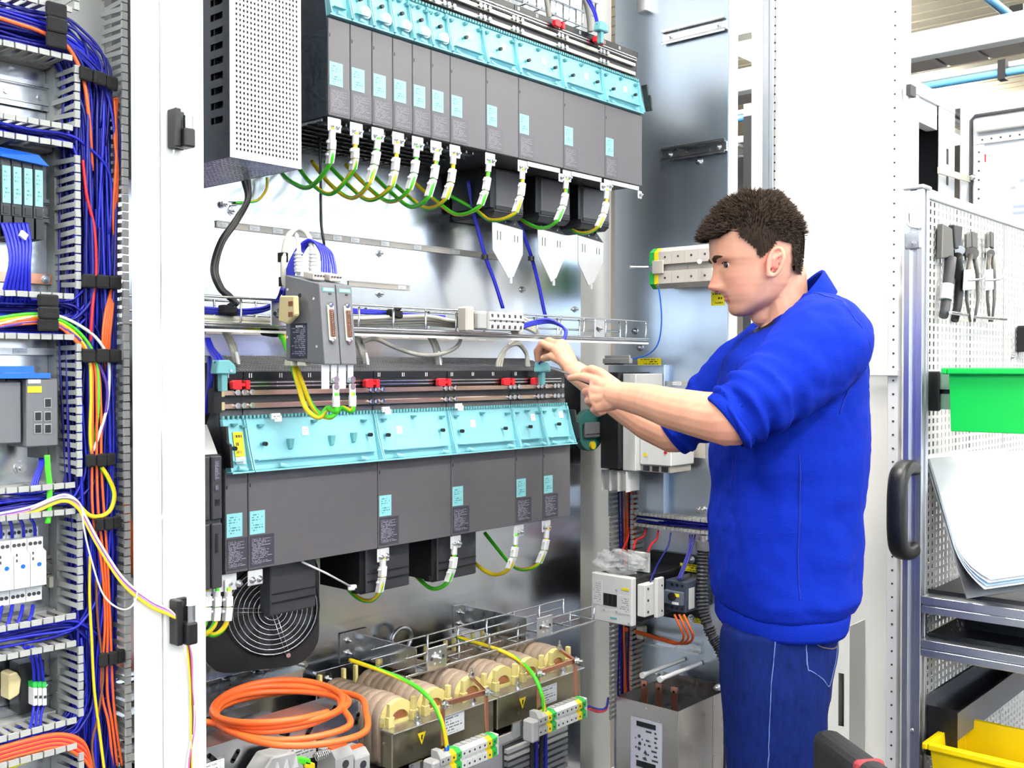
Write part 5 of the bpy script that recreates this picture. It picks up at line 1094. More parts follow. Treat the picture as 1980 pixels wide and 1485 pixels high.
# copper bus frames in front of the cores
def bus_frame(q, lab):
    t = thing('copper_busbar', lab, 'busbar', q[0])
    for i, (a_, b_) in enumerate(((0, 1), (2, 3), (0, 2), (2, 4))):
        p0, p1 = q[a_], q[b_]; d = (p1-p0); u = d.normalized(); s_ = u.cross(V((0, 1, 0))); s_ = s_.normalized() if s_.length > .2 else V((1, 0, 0))
        MB().obox((p0+p1)/2, d/2+u*.003, s_*.0055, u.cross(s_)*.0022).build('copper_bar', M['copper'], t, bevel=.0008)
    for p in (q[0], q[2]): MB().screw(p+V((0, -.003, 0)), (.4, -1, 0), .0075, .009).build('bolt', M['steel'], t)
    MB().screw(q[4], (0, 0, 1), .006, .012).build('bolt', M['steel'], t)
YC = 1.572
bus_frame([at(856, 1362, YC), at(856, 1452, YC), at(940, 1338, YC), at(941, 1424, YC), at(912, 1310, 1.64)], 'copper bar frame in front of the near transformer')
bus_frame([at(1040, 1302, YC), at(1041, 1386, YC), at(1112, 1277, YC), at(1113, 1358, YC), at(1082, 1256, 1.64)], 'copper bar frame in front of the far transformer')
# terminal strips in front
def tstrip(px0, px1, py0, py1, lab, y=1.535):
    a_ = at(px0, py0, y); b_ = at(px1, py1, y); zc = (a_.z+b_.z)/2
    t = thing('terminal_strip', lab, 'terminal strip', ((a_.x+b_.x)/2, y, zc-.03))
    MB().box(a_.x-.005, b_.x+.004, y+.028, y+.031, zc-.016, zc+.014).build('mounting_rail', M['steel'], t)
    n_ = 11; w_ = (b_.x-a_.x)/n_
    for i in range(n_):
        x = a_.x+i*w_
        m_ = M['greyplas'] if i < 2 else (M['yelwire'] if i in (2, 9) else M['greendin'] if i == 3 else M['ltplas'])
        if i == 10: m_ = M['greendin']
        dz = .008 if i < 1 else 0
        b = MB().prism([(x, y, zc-.020), (x, y, zc-.003), (x, y+.006, zc-.001), (x, y+.006, zc+.004), (x, y, zc+.006), (x, y, zc+.020), (x, y+.010, zc+.026+dz), (x, y+.028, zc+.026+dz), (x, y+.028, zc-.026)], (w_-.0007, 0, 0)).build('terminal_block', m_, t)
        for zz in (zc-.012, zc+.013): MB().cyl((x+w_*.45, y+.0002, zz), (x+w_*.45, y-.0006, zz), .0026, 8).build('wire_hole', M['drivedark'], b)
        if 3 < i < 10: MB().box(x+w_*.15, x+w_*.8, y+.011, y+.026, zc+.0262, zc+.028).build('marker', M['greyplas'], b)
    MB().box(b_.x+.0005, b_.x+.010, y+.004, y+.030, zc-.022, zc+.024).build('end_bracket', M['ltplas'], t, bevel=.002)
    MB().box(a_.x-.024, a_.x-.0005, y-.002, y+.030, zc-.030, zc+.020).build('end_bracket', M['greyplas'], t, bevel=.004)
    MB().box(a_.x-.055, a_.x-.02, y+.031, y+.036, zc-.018, zc+.016).build('rail_end', M['steel'], t)
tstrip(852, 962, 1482, 1448, 'terminal strip with green and yellow ends under the near transformer')
tstrip(1042, 1134, 1402, 1376, 'terminal strip with green and yellow ends under the far transformer')
for q, lab in (([(676, 1276, 1.80), (735, 1296, 1.72), (795, 1322, 1.64), (832, 1352, 1.58), (852, 1390, 1.553), (862, 1430, 1.55), (864, 1452, 1.55)], 'green and yellow earth wire curving to the near terminal strip'), ([(885, 1232, 1.82), (960, 1255, 1.72), (1000, 1275, 1.66), (1030, 1303, 1.58), (1046, 1338, 1.553), (1052, 1368, 1.55), (1053, 1384, 1.55)], 'green and yellow earth wire curving to the far terminal strip')):
    t = gy_wire('earth_wire', AY(*q), .0048, lab)
    p = at(q[-1][0], q[-1][1]-1, 1.55); MB().cyl(p-UP*.004, p+UP*.012, .0055, 8).build('ferrule', M['bluefilm'], t)
# ---------------------------------------------------------------- lower basket tray with its support arms
tr2 = tray('wire_tray', 'silver wire basket tray above the transformers', 1.60, at(1150, 1200, 1.72).x, 1.715, 1.83, .762, .806, .105, .0024)
for xx, lab in ((1.655, 'silver support arm of the lower tray beside the round fan'), (2.04, 'silver support arm of the lower tray, the farther one')):
    t = thing('support_arm', lab, 'bracket', (xx, 1.85, .75))
    MB().box(xx, xx+.003, 1.74, YB-.004, .758, .815).box(xx, xx+.045, 1.742, YB-.004, .755, .758).build('arm_sheet', M['steel'], t)
    MB().box(xx-.045, xx+.04, YB-.0038, YB-.0005, .748, .822).build('foot_plate', M['steel'], t, bevel=.002)
    for zz in (.77, .80): MB().screw((xx-.018, YB-.004, zz), (0, -1, 0), .006, .008).build('bolt', M['steel'], t)
    cp = MB().box(xx+.006, xx+.068, 1.706, 1.709, .766, .818).build('clamp_plate', M['steel'], t, bevel=.003)
    MB().screw((xx+.037, 1.706, .792), (0, -1, 0), .008, .008).build('bolt', M['steel'], cp)
    for dx, dz in ((-.018, 0), (.018, 0), (-.008, .012), (.008, .012), (-.008, -.012), (.008, -.012)): MB().cyl((xx+.037+dx, 1.7062, .792+dz), (xx+.037+dx, 1.7054, .792+dz), .0045 if dz == 0 else .003, 10).build('plate_hole', M['drivedark'] if dz == 0 else M['nickel'], cp)
t = thing('cable_gland', 'dark ring gland standing behind the near support arm', 'gland', at(775, 1245, 1.92)); c2 = at(777, 1236, 1.92)
MB().tube([c2+V((.032*math.cos(2*math.pi*k/24), 0, .028*math.sin(2*math.pi*k/24))) for k in range(24)], .006, 8, closed=True).build('ring', M['dullsteel'], t)
# threaded bolts on the back plate low down
for i, (px, py) in enumerate(((510, 1306), (449, 1318), (578, 1300), (633, 1312), (582, 1284), (890, 1232))):
    p = at(px, py, YB-.03 if px < 640 else YB)
    t = MB().cyl(p+V((0, .028 if px < 640 else 0, 0)), p, .008, 10); t.screw(p, (0, -1, 0), .0088, .010)
    tag(t.build('bolt', M['steel']), 'steel bolt with washer low on the back plate, %s' % ['under the fan', 'nearest the upright', 'beside the white sticker', 'on the bent plate', 'the flat headed one', 'behind the tray'][i], 'bolt')
# ---------------------------------------------------------------- sheet metal bed with slots under the orange cable
t = thing('slotted_bracket', 'slotted sheet metal bracket with long openings under the orange cable', 'bracket', (1.2, 1.63, .62))
xa, xb = .98, at(692, 1366, 1.63).x
MB().box(xa, xb, 1.632, 1.70, .777, .780).build('top_flange', M['dullsteel'], t)
wl = MB().box(xa, xb, 1.629, 1.632, .62, .780); wl.build('slotted_wall', M['steel'], t)
for px, py, an in ((410, 1466, -.8), (455, 1462, .9), (550, 1418, -.4), (598, 1413, .9), (643, 1376, .9), (690, 1390, 1.2)):
    p = at(px, py, 1.6285); d = V((math.cos(an), 0, math.sin(an))); s_ = V((-d.z, 0, d.x))
    m_ = MB().obox(p, d*.009, (0, .0006, 0), s_*.0045); m_.cyl(p+d*.009+V((0, .0006, 0)), p+d*.009-V((0, .0006, 0)), .0045, 12); m_.cyl(p-d*.009+V((0, .0006, 0)), p-d*.009-V((0, .0006, 0)), .0045, 12)
    m_.build('slot', M['black'], t)
t = thing('mounting_rail', 'wide silver rail on the back plate behind the orange cable', 'rail', (1.2, 1.93, .72))
xr = at(565, 1310, 1.93).x
MB().box(.98, xr, 1.925, 1.952, .795, .835).build('rail_face', M['steel'], t, bevel=.003); MB().box(.98, xr-.01, 1.87, 1.924, .785, .790).build('rail_shelf', M['steel'], t); MB().box(.98, xr-.02, 1.866, 1.8695, .745, .790).build('rail_lip', M['steel'], t)
p = at(614, 1267+10, 1.93)
t = thing('busbar_support', 'black and grey plates inside the slotted bracket', 'support', (1.2, 1.75, .70))
MB().box(.98, 1.36, 1.705, 1.86, .66, .668).build('black_base', M['black'], t)
for i in range(4): MB().box(1.0+i*.085, 1.075+i*.085, 1.80, 1.855, .7225, .728).build('cover_plate', M['dullsteel'], t); MB().box(1.02+i*.09, 1.10+i*.09, 1.71, 1.775, .7225, .728).build('cover_plate', M['midgrey'], t)
MB().box(1.0, 1.36, 1.72, 1.76, .669, .722).build('black_wall', M['black'], t); MB().box(1.0, 1.36, 1.81, 1.85, .669, .722).build('black_wall', M['black'], t)
t = thing('bent_plate', 'upright bent sheet plate between fan and near transformer', 'bracket', at(620, 1380, 1.90))
a_, b_ = at(612, 1300, 1.92), at(706, 1365, 1.92); MB().box(a_.x, b_.x+.06, 1.918, 1.921, b_.z-.04, a_.z).build('plate', M['steel'], t)
# orange cable coil lying on the bracket
def ocoil(c0, loops):
    pts = []
    for i, (rx, ry, dx, dz) in enumerate(loops):
        for k in range(12):
            a_ = 2*math.pi*k/12
            pts.append(c0+UP*(dz+.004*math.sin(a_*2+i))+_rt*(dx+rx*math.cos(a_))+_fh*(ry*math.sin(a_)))
    return pts
c0 = gz(560, 1383, .792)
pts = ocoil(c0, [(.155, .160, .020, .000), (.140, .142, .004, .006), (.116, .118, -.018, .013), (.126, .120, -.016, .020), (.120, .128, -.020, .026)])
pts = [V((gz(398, 1388, .80).x-.08, gz(398, 1388, .80).y+.05, .81)), gz(420, 1400, .80), gz(470, 1425, .798)]+[p for p in pts[9:]]
o = MB().tube(spline(pts, 5), .0062, 10).build('orange_cable', M['orange']); tag(o, 'thick orange cable coiled on the slotted bracket', 'cable')
# grey clamps along the bottom edge
t = thing('terminal_clamp', 'pair of grey terminals with orange levers at the bottom edge', 'terminal', at(690, 1485, 1.56))
for i in range(2):
    a_ = at(650+37*i, 1482, 1.555); b_ = at(686+31*i, 1482, 1.555)
    h = MB().prism([(a_.x, 1.555, a_.z-.07), (a_.x, 1.555, a_.z+.014), (a_.x, 1.568, a_.z+.026), (a_.x, 1.61, a_.z+.024), (a_.x, 1.62, a_.z-.07)], (b_.x-a_.x-.001, 0, 0)).build('housing', M['greyplas'], t, bevel=.002)
    MB().box(a_.x+.003, b_.x-.004, 1.572, 1.584, a_.z+.0255, a_.z+.029).build('orange_lever', M['orange'], h)
    c3 = V(((a_.x+b_.x)/2, 1.555, a_.z-.002)); MB().cyl(c3, c3-V((0, .001, 0)), .008, 14).build('socket', M['drivedark'], h)
t = thing('terminal_clamp', 'ribbed grey clamp block at the bottom edge near the upright', 'terminal', at(530, 1485, 1.58))
p = at(535, 1482, 1.58)
MB().prism([(p.x-.045, 1.565, p.z-.06), (p.x-.045, 1.565, p.z+.0), (p.x-.02, 1.565, p.z+.026), (p.x+.03, 1.565, p.z+.022), (p.x+.05, 1.565, p.z-.01), (p.x+.05, 1.565, p.z-.06)], (0, .05, 0)).build('housing', M['greyplas'], t, bevel=.003)
for i in range(3): x = p.x-.018+i*.02; MB().prism([(x, 1.5648, p.z-.005), (x+.012, 1.5648, p.z-.006), (x+.008, 1.5648, p.z+.016)], (0, -.004, 0)).build('rib', M['ltplas'], t)
t = thing('spring_contact', 'small terminal with green yellow strip and spring at the bottom edge', 'terminal', at(590, 1485, 1.58))
p = at(582, 1470, 1.575); MB().obox(p, (.016, 0, -.006), (0, .010, 0), (0, 0, .006)).build('green_part', M['grnwire'], t, bevel=.002); MB().obox(p+V((.014, 0, -.012)), (.012, 0, -.006), (0, .010, 0), (0, 0, .007)).build('yellow_part', M['yelwire'], t, bevel=.002)
MB().tube([p+V((.034+.0022*k/3, .008*math.cos(k*1.05), -.004+.008*math.sin(k*1.05))) for k in range(40)], .0013, 5).build('spring', M['steel'], t)
a_, b_ = at(556, 1440, 1.627), at(610, 1462, 1.627); tag(MB().box(a_.x, b_.x, 1.6255, 1.6275, b_.z, a_.z).build('white_label', M['print_white']), 'white label on the slotted bracket below the orange cable', 'label')
a_, b_ = at(400, 1478, 1.60), at(450, 1500, 1.60); tag(MB().box(a_.x, b_.x, 1.6255, 1.6275, b_.z, a_.z-.01).build('white_label', M['print_white']), 'white label at the bottom corner beside the upright', 'label')
# dark duct and black cable bundle below the far terminal strip
t = thing('wiring_duct', 'dark slotted duct in shadow under the transformers', 'wiring duct', (1.95, 1.6, .4))
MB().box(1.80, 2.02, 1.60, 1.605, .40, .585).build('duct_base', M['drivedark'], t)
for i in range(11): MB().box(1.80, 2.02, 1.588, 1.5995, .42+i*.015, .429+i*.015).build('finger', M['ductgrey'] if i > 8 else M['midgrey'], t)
for i in range(4): p = at(1030+9*i, 1440, 1.58); cable('black_cable', [V((p.x, 1.58+.004*(i % 2), .60)), V((p.x+.002, 1.585, .52)), V((p.x-.002, 1.58, .42)), V((p.x, 1.58, .30))], .005, [M['black'], M['bluedeep'], M['black'], M['bluedeep']][i], 'cable hanging below the far terminal strip', 'cable', 'cables below the far terminal strip')
for i in range(2): cable('blue_wire' if i == 0 else 'red_wire', [at(1138, 1366+4*i, 1.55), at(1158, 1372+4*i, 1.60), at(1172, 1368+3*i, 1.70), at(1176, 1350, 1.82)], .0035, M['bluedeep'] if i == 0 else M['redwire'], '%s wire from the far terminal strip to the corner duct' % ('blue' if i == 0 else 'red'), 'wire')
# ================================================================ side plate with its devices (plate at x = XR, things stand off towards -x)
def bx_x(px0, px1, py0, py1, x):  # rectangle in a plane x = const -> y0,y1,z0,z1
    a_, b_ = ax(px0, py0, x), ax(px1, py1, x); return min(a_.y, b_.y), max(a_.y, b_.y), min(a_.z, b_.z), max(a_.z, b_.z)
for i, (pa, pb, h, lab) in enumerate((((1281, 70), (1403, 48), .044, 'upper bare mounting rail on the side plate'), ((1279, 298), (1403, 284), .040, 'lower bare mounting rail on the side plate'))):
    a_, b_ = ax(*pa, XR-.008), ax(*pb, XR-.008); z = (a_.z+b_.z)/2
    t = thing('mounting_rail', lab, 'rail', (XR, (a_.y+b_.y)/2, z-h/2))
    MB().box(XR-.0035, XR-.0003, b_.y, a_.y, z-h*.34, z+h*.34).build('rail_web', M['steel'], t)
    for s_ in (-1, 1): MB().box(XR-.015, XR-.0036, b_.y, a_.y, z+s_*h*.33-.0012, z+s_*h*.33+.0012).box(XR-.015, XR-.0125, b_.y, a_.y, min(z+s_*h*.33, z+s_*h*.52), max(z+s_*h*.33, z+s_*h*.52)).build('rail_lip', M['steel'], t)
    for k in (.12, .88): y = b_.y+(a_.y-b_.y)*k; MB().screw((XR-.0036, y, z), (-1, 0, 0), .007, .005).build('rail_screw', M['steel'], t)
p = ax(1250, 8, XR); tag(MB().box(XR-.03, XR-.0003, p.y-.018, p.y+.018, p.z-.03, p.z+.10).build('corner_bracket', M['steel'], bevel=.002), 'small steel bracket at the top of the side plate', 'bracket')
# big beige terminal block
XF = 2.63; y0_, y1_, z0_, z1_ = bx_x(1256, 1376, 480, 552, XF)
t = thing('power_terminal', 'large beige power terminal block with green and yellow end', 'terminal block', (XR-.05, (y0_+y1_)/2, z0_))
ye = y1_-.016; yg = y1_-.031
def slab(ya, yb2, m_, nm, ch=.014):
    zc = (z0_+z1_)/2
    return MB().prism([(XR-.0005, ya, z0_+.01), (XF+.02, ya, z0_), (XF, ya, z0_+ch), (XF, ya, zc-.010), (XF+.018, ya, zc-.010), (XF+.018, ya, zc+.010), (XF, ya, zc+.010), (XF, ya, z1_-ch), (XF+.02, ya, z1_), (XR-.0005, ya, z1_-.01)], (0, yb2-ya, 0)).build(nm, m_, t)
slab(ye, y1_, M['greendin'], 'green_end'); slab(yg, ye-.0005, M['yelwire'], 'yellow_end')
nblk = 4; dw = (yg-.0005-y0_)/nblk
for i in range(nblk):
    b = slab(y0_+i*dw, y0_+(i+1)*dw-.0006, M['stone'], 'terminal_segment')
    for zz in (z0_+.030, z1_-.030): MB().cyl((XF+.0002, y0_+(i+.5)*dw, zz), (XF-.0008, y0_+(i+.5)*dw, zz), .0035, 8).build('screw_hole', M['drivedark'], b)
zc = (z0_+z1_)/2
for yy, dx, L_ in ((y1_+.002, .0, .055), (y0_+.03, -.01, .06)):
    s_ = 1 if yy > y1_ else -1
    q = MB().cyl((XF-.004+dx, yy, zc+.004), (XF-.004+dx-.035, yy+s_*L_*.6 if s_ > 0 else yy-.02, zc+.004), .005, 10); q.cyl((XF-.004+dx-.035, yy+s_*L_*.6 if s_ > 0 else yy-.02, zc+.004), (XF-.004+dx-.040, yy+s_*L_*.68 if s_ > 0 else yy-.023, zc+.004), .0065, 10); q.build('stud', M['steel'], t)
MB().box(XF-.006, XF-.0005, yg-.02, ye+.004, zc-.018, zc+.022).build('wire_clip', M['stone'], t, bevel=.002)
cable('blue_wire', [V((XF-.008, yg-.004, z0_+.01)), ax(1277, 580, XF), ax(1279, 625, XF+.01), ax(1272, 665, XF+.02), ax(1252, 686, XF+.03), ax(1222, 695, XF+.02), ax(1205, 703, XF)], .0022, M['bluefilm'], 'thin bright blue wire hanging from the beige power terminal', 'wire')
# yellow warning stickers
for q, lab in (((1233, 1278, 693, 706), 'yellow warning sticker above the breaker'), ((1375, 1401, 564, 590), 'yellow warning sticker in front of the mouth'), ((1315, 1355, 1088, 1108), 'yellow warning sticker above the motor starter'), ((1317, 1358, 1190, 1207), 'yellow warning sticker below the motor starter')):
    xs_ = XR-.0207 if 'motor starter' in lab else XR-.0012
    a_, b_, c_, d_ = bx_x(*q, xs_); tag(MB().box(xs_, xs_+.0006, a_, b_, c_, d_).build('warning_sticker', M['print_yellow_x']), lab, 'sticker')
# strips and plates
a_, b_, c_, d_ = bx_x(1284, 1329, 737, 746, XR-.002); t = thing('marker_strip', 'white marker strip on the side plate above the forearm', 'marker strip', (XR, a_, c_)); MB().box(XR-.004, XR-.0003, a_, b_, c_, d_).build('strip_rail', M['greyplas'], t); MB().box(XR-.006, XR-.0041, a_+.02, a_+.05, c_+.001, d_-.001).build('marker', M['print_white_x'], t)
a_, b_, c_, d_ = bx_x(1300, 1364, 850, 886, XR-.002); tag(MB().box(XR-.003, XR-.0003, a_, b_, c_, d_).build('cover_plate', M['stone']), 'blank pale plate behind the elbow', 'plate')
a_, b_, c_, d_ = bx_x(1176, 1284, 706, 800, XR-.03); t = thing('breaker_plate', 'steel mounting plate with screws behind the hands', 'plate', (XR-.03, (a_+b_)/2, c_))
MB().box(XR-.03, XR-.027, a_, b_, .98, d_).build('plate', M['galvside'], t, bevel=.001); MB().box(XR-.027, XR-.0005, a_+.01, a_+.02, .98, d_).build('plate_leg', M['galvside'], t)
for px in (1237, 1272): MB().screw(ax(px, 729, XR-.03), (-1, 0, 0), .006, .006).build('screw', M['steel'], t)
MB().box(XR-.05, XR-.0305, b_-.06, b_, d_+.001, d_+.008).build('top_ledge', M['black'], t)
# breaker
t = thing('breaker', 'black and white circuit breaker behind the crossed forearms', 'circuit breaker', (2.62, 1.8, 1.15))
y0_, y1_, z0_, z1_ = bx_x(1161, 1197, 720, 908, 2.55)
MB().box(2.55, XR-.031, y0_+.002, y1_, z0_, z1_).build('side_cover', M['black'], t, bevel=.002)
ya, yb2, za, zb4 = bx_x(1198, 1232, 726, 905, 2.57)
MB().box(2.57, XR-.031, y0_-.045, y0_+.0015, z0_-.004, z1_-.004).build('housing', M['ltplas'], t, bevel=.002)
MB().box(2.59, XR-.031, y0_-.155, y0_-.0455, z0_+.015, z0_+.105).build('lower_block', M['ltplas'], t, bevel=.003)
MB().box(2.60, XR-.031, y0_-.145, y0_-.0455, z0_-.006, z0_+.0145).build('terminal_rail', M['stone'], t, bevel=.002)
for k in range(3):
    MB().box(2.598, 2.5998, y0_-.138+k*.032, y0_-.116+k*.032, z0_-.003, z0_+.012).build('terminal_opening', M['drivedark'], t)
    MB().cyl((2.605+k*.004, y0_-.13+k*.03, z0_+.106), (2.60+k*.004, y0_-.13+k*.03, z0_+.118), .007, 10).build('terminal_screw', M['steel'], t)
MB().cyl((2.5899, y0_-.065, z0_+.045), (2.5885, y0_-.065, z0_+.045), .006, 10).build('yellow_button', M['yelwire'], t); MB().cyl((2.5899, y0_-.135, z0_+.055), (2.5885, y0_-.135, z0_+.055), .005, 10).build('red_button', M['red'], t)
cN = ax(1150, 832, 2.53); t = thing('rotary_handle', 'dark teal rotary handle with grey bar on the breaker', 'handle', cN-UP*.06)
MB().cyl(cN+V((0, .035, 0)), cN+V((0, .012, 0)), .062, 20).build('handle_disc', M['tealdark'], t, bevel=.003); MB().box(cN.x-.045, cN.x+.03, cN.y-.002, cN.y+.0115, cN.z-.022, cN.z+.024).build('handle_bar', M['midgrey'], t, bevel=.004)
MB().box(cN.x-.045, cN.x+.025, cN.y-.0035, cN.y-.0022, cN.z-.012, cN.z-.009).build('bar_groove', M['drivedark'], t)
MB().cyl(cN+V((.0, .0118, -.045)), cN+V((.0, .004, -.045)), .012, 12).build('yellow_dial', M['yelwire'], t)
y0b, y1b, z0b, z1b = bx_x(1163, 1211, 908, 952, 2.57)
t = thing('terminal_cover', 'white finned terminal cover hanging below the breaker', 'cover', (2.6, y0b, z0b)); MB().box(2.59, 2.64, y0b, y1b, z0b, z1b).build('cover', M['ltplas'], t, bevel=.002)
for k in range(4): y = y0b+(y1b-y0b)*k/3; MB().box(2.568, 2.5898, y-.0012, y+.0012, z0b, z1b).build('fin', M['whitelab'], t)
tag(MB().obox(ax(1194, 698, 2.60), (0, .05, 0), (.008, 0, 0), (0, 0, .008)).obox(ax(1194, 694, 2.60), (0, .046, 0), (.004, 0, 0), (0, 0, .011)).build('grey_connector', M['greyplas'], bevel=.002), 'grey plug row on top of the breaker', 'connector')
# ---- wiring ducts of the corner
t = thing('wiring_duct', 'upright slotted duct in the corner holding blue and orange wires', 'wiring duct', (2.72, 1.9, .4))
y0c, y1c = 1.858, 1.937; zl, zh = at(1190, 1402, 1.9).z, ax(1190, 948, 2.70).z
MB().box(XR-.006, XR-.0004, y0c, y1c, zl, zh).build('duct_base', M['ductgrey'], t)
fmv = MB().box(-.065, -.0065, -.001, .001, -.0042, .0042).box(-.068, -.065, -.004, .004, -.0062, .0062).mesh('finger', [M['ductgrey']], (0, 0, 0))
z = zl+.008
while z < zh-.005:
    inst(fmv, 'finger', (XR, y0c, z), t); inst(fmv, 'finger', (XR, y1c, z), t); z += .0155
mb = MB()
for i in range(16):
    y = y0c+.008+.06*rnd.random(); x = XR-.016-.04*rnd.random()
    mb.tube(spline(wavy((x, y, zh), (x+.004, y, zl), .006, 9), 4), .0028, 5, rnd.choice((0, 0, 1, 2)))
tag(mb.build('corner_wiring', [M['bluedeep'], M['orange'], M['redwire']]), 'blue and orange wires packed in the corner duct', 'wiring', kind='stuff')
yl, yr, za, zb4 = bx_x(1197, 1420, 1000, 1012, 2.68)
zc = ax(1286, 1008, 2.68).z
t = thing('wiring_duct', 'level slotted duct on the side plate at chest height', 'wiring duct', (XR-.03, (yl+yr)/2, zc-.03))
yl = max(yl, 1.575); yr = min(yr, 1.85)
MB().box(XR-.006, XR-.0004, yl, yr, zc-.026, zc+.014).build('duct_base', M['ductgrey'], t)
fmh = MB().box(-.06, -.0065, -.0042, .0042, -.001, .001).box(-.063, -.06, -.0062, .0062, -.003, .006).mesh('finger', [M['ductgrey']], (0, 0, 0))
k = 0
while yl+.006+k*.0147 < yr:
    inst(fmh, 'finger', (XR, yl+.006+k*.0147, zc+.012), t); inst(fmh, 'finger', (XR, yl+.006+k*.0147, zc-.022), t); k += 1
mb = MB()
for i in range(9):
    z = zc-.016+.024*rnd.random(); mb.tube(spline(wavy((XR-.02-.03*rnd.random(), yr+.01, z), (XR-.02-.03*rnd.random(), yl, z), .004, 8), 4), .0026, 5, rnd.choice((0, 0, 0, 1)))
tag(mb.build('duct_wiring', [M['bluedeep'], M['redwire']]), 'blue and red wires inside the level duct on the side plate', 'wiring', kind='stuff')
# ---- contactor
XC = 2.45; y0_, y1_, z0_, z1_ = bx_x(1143, 1222, 1107, 1214, XC)
z0_, z1_ = ax(1182, 1205, XC).z, ax(1182, 1112, XC).z
t = thing('contactor', 'large contactor with pale front and black body under the duct', 'contactor', (2.6, (y0_+y1_)/2, z0_))
MB().box(XC, XC+.022, y0_, y1_, z0_, z1_).build('front_panel', M['ltplas'], t, bevel=.003)
MB().box(XC+.0225, XR-.02, y0_+.001, y1_-.004, z0_+.006, z1_-.004).build('housing', M['black'], t, bevel=.003)
MB().box(XR-.0198, XR-.0005, y0_-.062, y1_-.02, z0_-.03, z1_+.03).build('base_plate', M['black'], t)
yw0, yw1, zw0, zw1 = bx_x(1167, 1193, 1146, 1174, XC); MB().box(XC-.0012, XC-.0002, yw0, yw1, zw0, zw1).build('window', M['black'], t)
for k in range(2): MB().box(XC-.0024, XC-.0013, yw0+(yw1-yw0)*(.3+.33*k), yw0+(yw1-yw0)*(.34+.33*k), zw0, zw1).build('window_bar', M['drivedark'], t)
yw0, yw1, zw0, zw1 = bx_x(1203, 1216, 1136, 1143, XC); MB().box(XC-.0012, XC-.0002, yw0, yw1, zw0, zw1).build('yellow_sticker', M['yellow'], t)
yw0, yw1, zw0, zw1 = bx_x(1180, 1193, 1192, 1198, XC); MB().box(XC-.0012, XC-.0002, yw0, yw1, zw0, zw1).build('teal_sticker', M['teald'], t)
yw0, yw1, zw0, zw1 = bx_x(1196, 1218, 1150, 1190, XC); MB().box(XC-.0010, XC-.0002, yw0, yw1, zw0, zw1).build('printed_text', printmat('contactor_print', '#d9d9d7', '#9a9a9c', 9, axis='YZ', words=4), t)
yw0, yw1, zw0, zw1 = bx_x(1146, 1164, 1120, 1170, XC); MB().box(XC-.0010, XC-.0002, yw0, yw1, zw0, zw1).build('printed_text', printmat('contactor_print_b', '#d9d9d7', '#a6a6a8', 11, axis='YZ', words=3), t)
for px, py in ((1192, 1141), (1168, 1179), (1216, 1212-6), (1192, 1183)): p = ax(px, py, XC); MB().cyl(p, p-V((.0015, 0, 0)), .0035, 8).build('front_screw', M['greyplas'], t)
for zz in (z0_-.02, z1_+.018): MB().screw((XR-.02, y0_-.025, zz), (-1, 0, 0), .009, .008).build('mount_screw', M['steel'], t)
yt0, yt1, zt0, zt1 = bx_x(1216, 1256, 1064, 1108, 2.56)
t2 = thing('coil_terminal', 'pale coil terminal with red wires on the contactor', 'terminal', (2.56, yt0, zt0)); MB().box(2.555, 2.565, yt0, yt1, zt0, zt1).build('terminal_plate', M['ltplas'], t2, bevel=.002)
for px, py in ((1219, 1067), (1252, 1073), (1241, 1096)): p = ax(px, py, 2.554); MB().box(p.x-.006, p.x-.0002, p.y-.006, p.y+.006, p.z-.006, p.z+.006).build('terminal_lug', M['stone'], t2)
for i, q in enumerate((((1216, 1020), (1214, 1040), (1205, 1060), (1198, 1072)), ((1250, 1023), (1243, 1038), (1230, 1045), (1225, 1062)), ((1273, 1026), (1270, 1042), (1260, 1052), (1253, 1066)))):
    cable('red_wire', [ax(px, py, 2.70-.05*j) for j, (px, py) in enumerate(q)], .003, M['redwire'], 'red wire from the level duct to the contactor, %s' % ['nearest the corner', 'middle of three', 'nearest the technician'][i], 'wire')
# clear plastic bag with small parts
M['clear'] = mat('clear_plastic_film', '#f4f6f8', .12, var=.02, Alpha=.22)
bg = bmesh.new(); bmesh.ops.create_icosphere(bg, subdivisions=4, radius=1)
cB = ax(1196, 1096, 2.50)
for v_ in bg.verts:
    n3 = mnoise.noise(v_.co*2.3)*.35+mnoise.noise(v_.co*6)*.22
    v_.co = V((v_.co.x*.045, v_.co.y*.075, v_.co.z*.032))*(1+n3)
me = bpy.data.meshes.new('plastic_bag'); bg.to_mesh(me); bg.free(); me.materials.append(M['clear'])
o = bpy.data.objects.new('plastic_bag', me); COL.objects.link(o); put(o, V((cB.x, cB.y, z1_+.030))); tag(o, 'crumpled clear plastic bag lying on the contactor', 'bag')
# auxiliary switch and motor starter
qa, qb = at(1247, 1132, 1.672), at(1279, 1184, 1.672); zx0, zx1 = qb.z, qa.z
t = thing('auxiliary_switch', 'small pale auxiliary switch on the flank of the contactor', 'switch', (qa.x, 1.68, zx0))
MB().box(qa.x, qb.x, 1.672, y0_+.0008, zx0, zx1).build('housing', M['ltplas'], t, bevel=.002); MB().box(qa.x+(qb.x-qa.x)*.52, qb.x-.004, 1.660, 1.6718, zx0-.008, zx1+.014).build('housing_step', M['ltplas'], t, bevel=.002)
for k in (.14, .5, .86): MB().cyl((qa.x+.016, 1.6721, zx0+(zx1-zx0)*k), (qa.x+.016, 1.6708, zx0+(zx1-zx0)*k), .004, 8).build('terminal_screw', M['drivedark'], t)
for k in (.1, .9): MB().cyl((qb.x-.016, 1.6601, zx0+(zx1-zx0)*k), (qb.x-.016, 1.6588, zx0+(zx1-zx0)*k), .003, 8).build('terminal_screw', M['drivedark'], t)
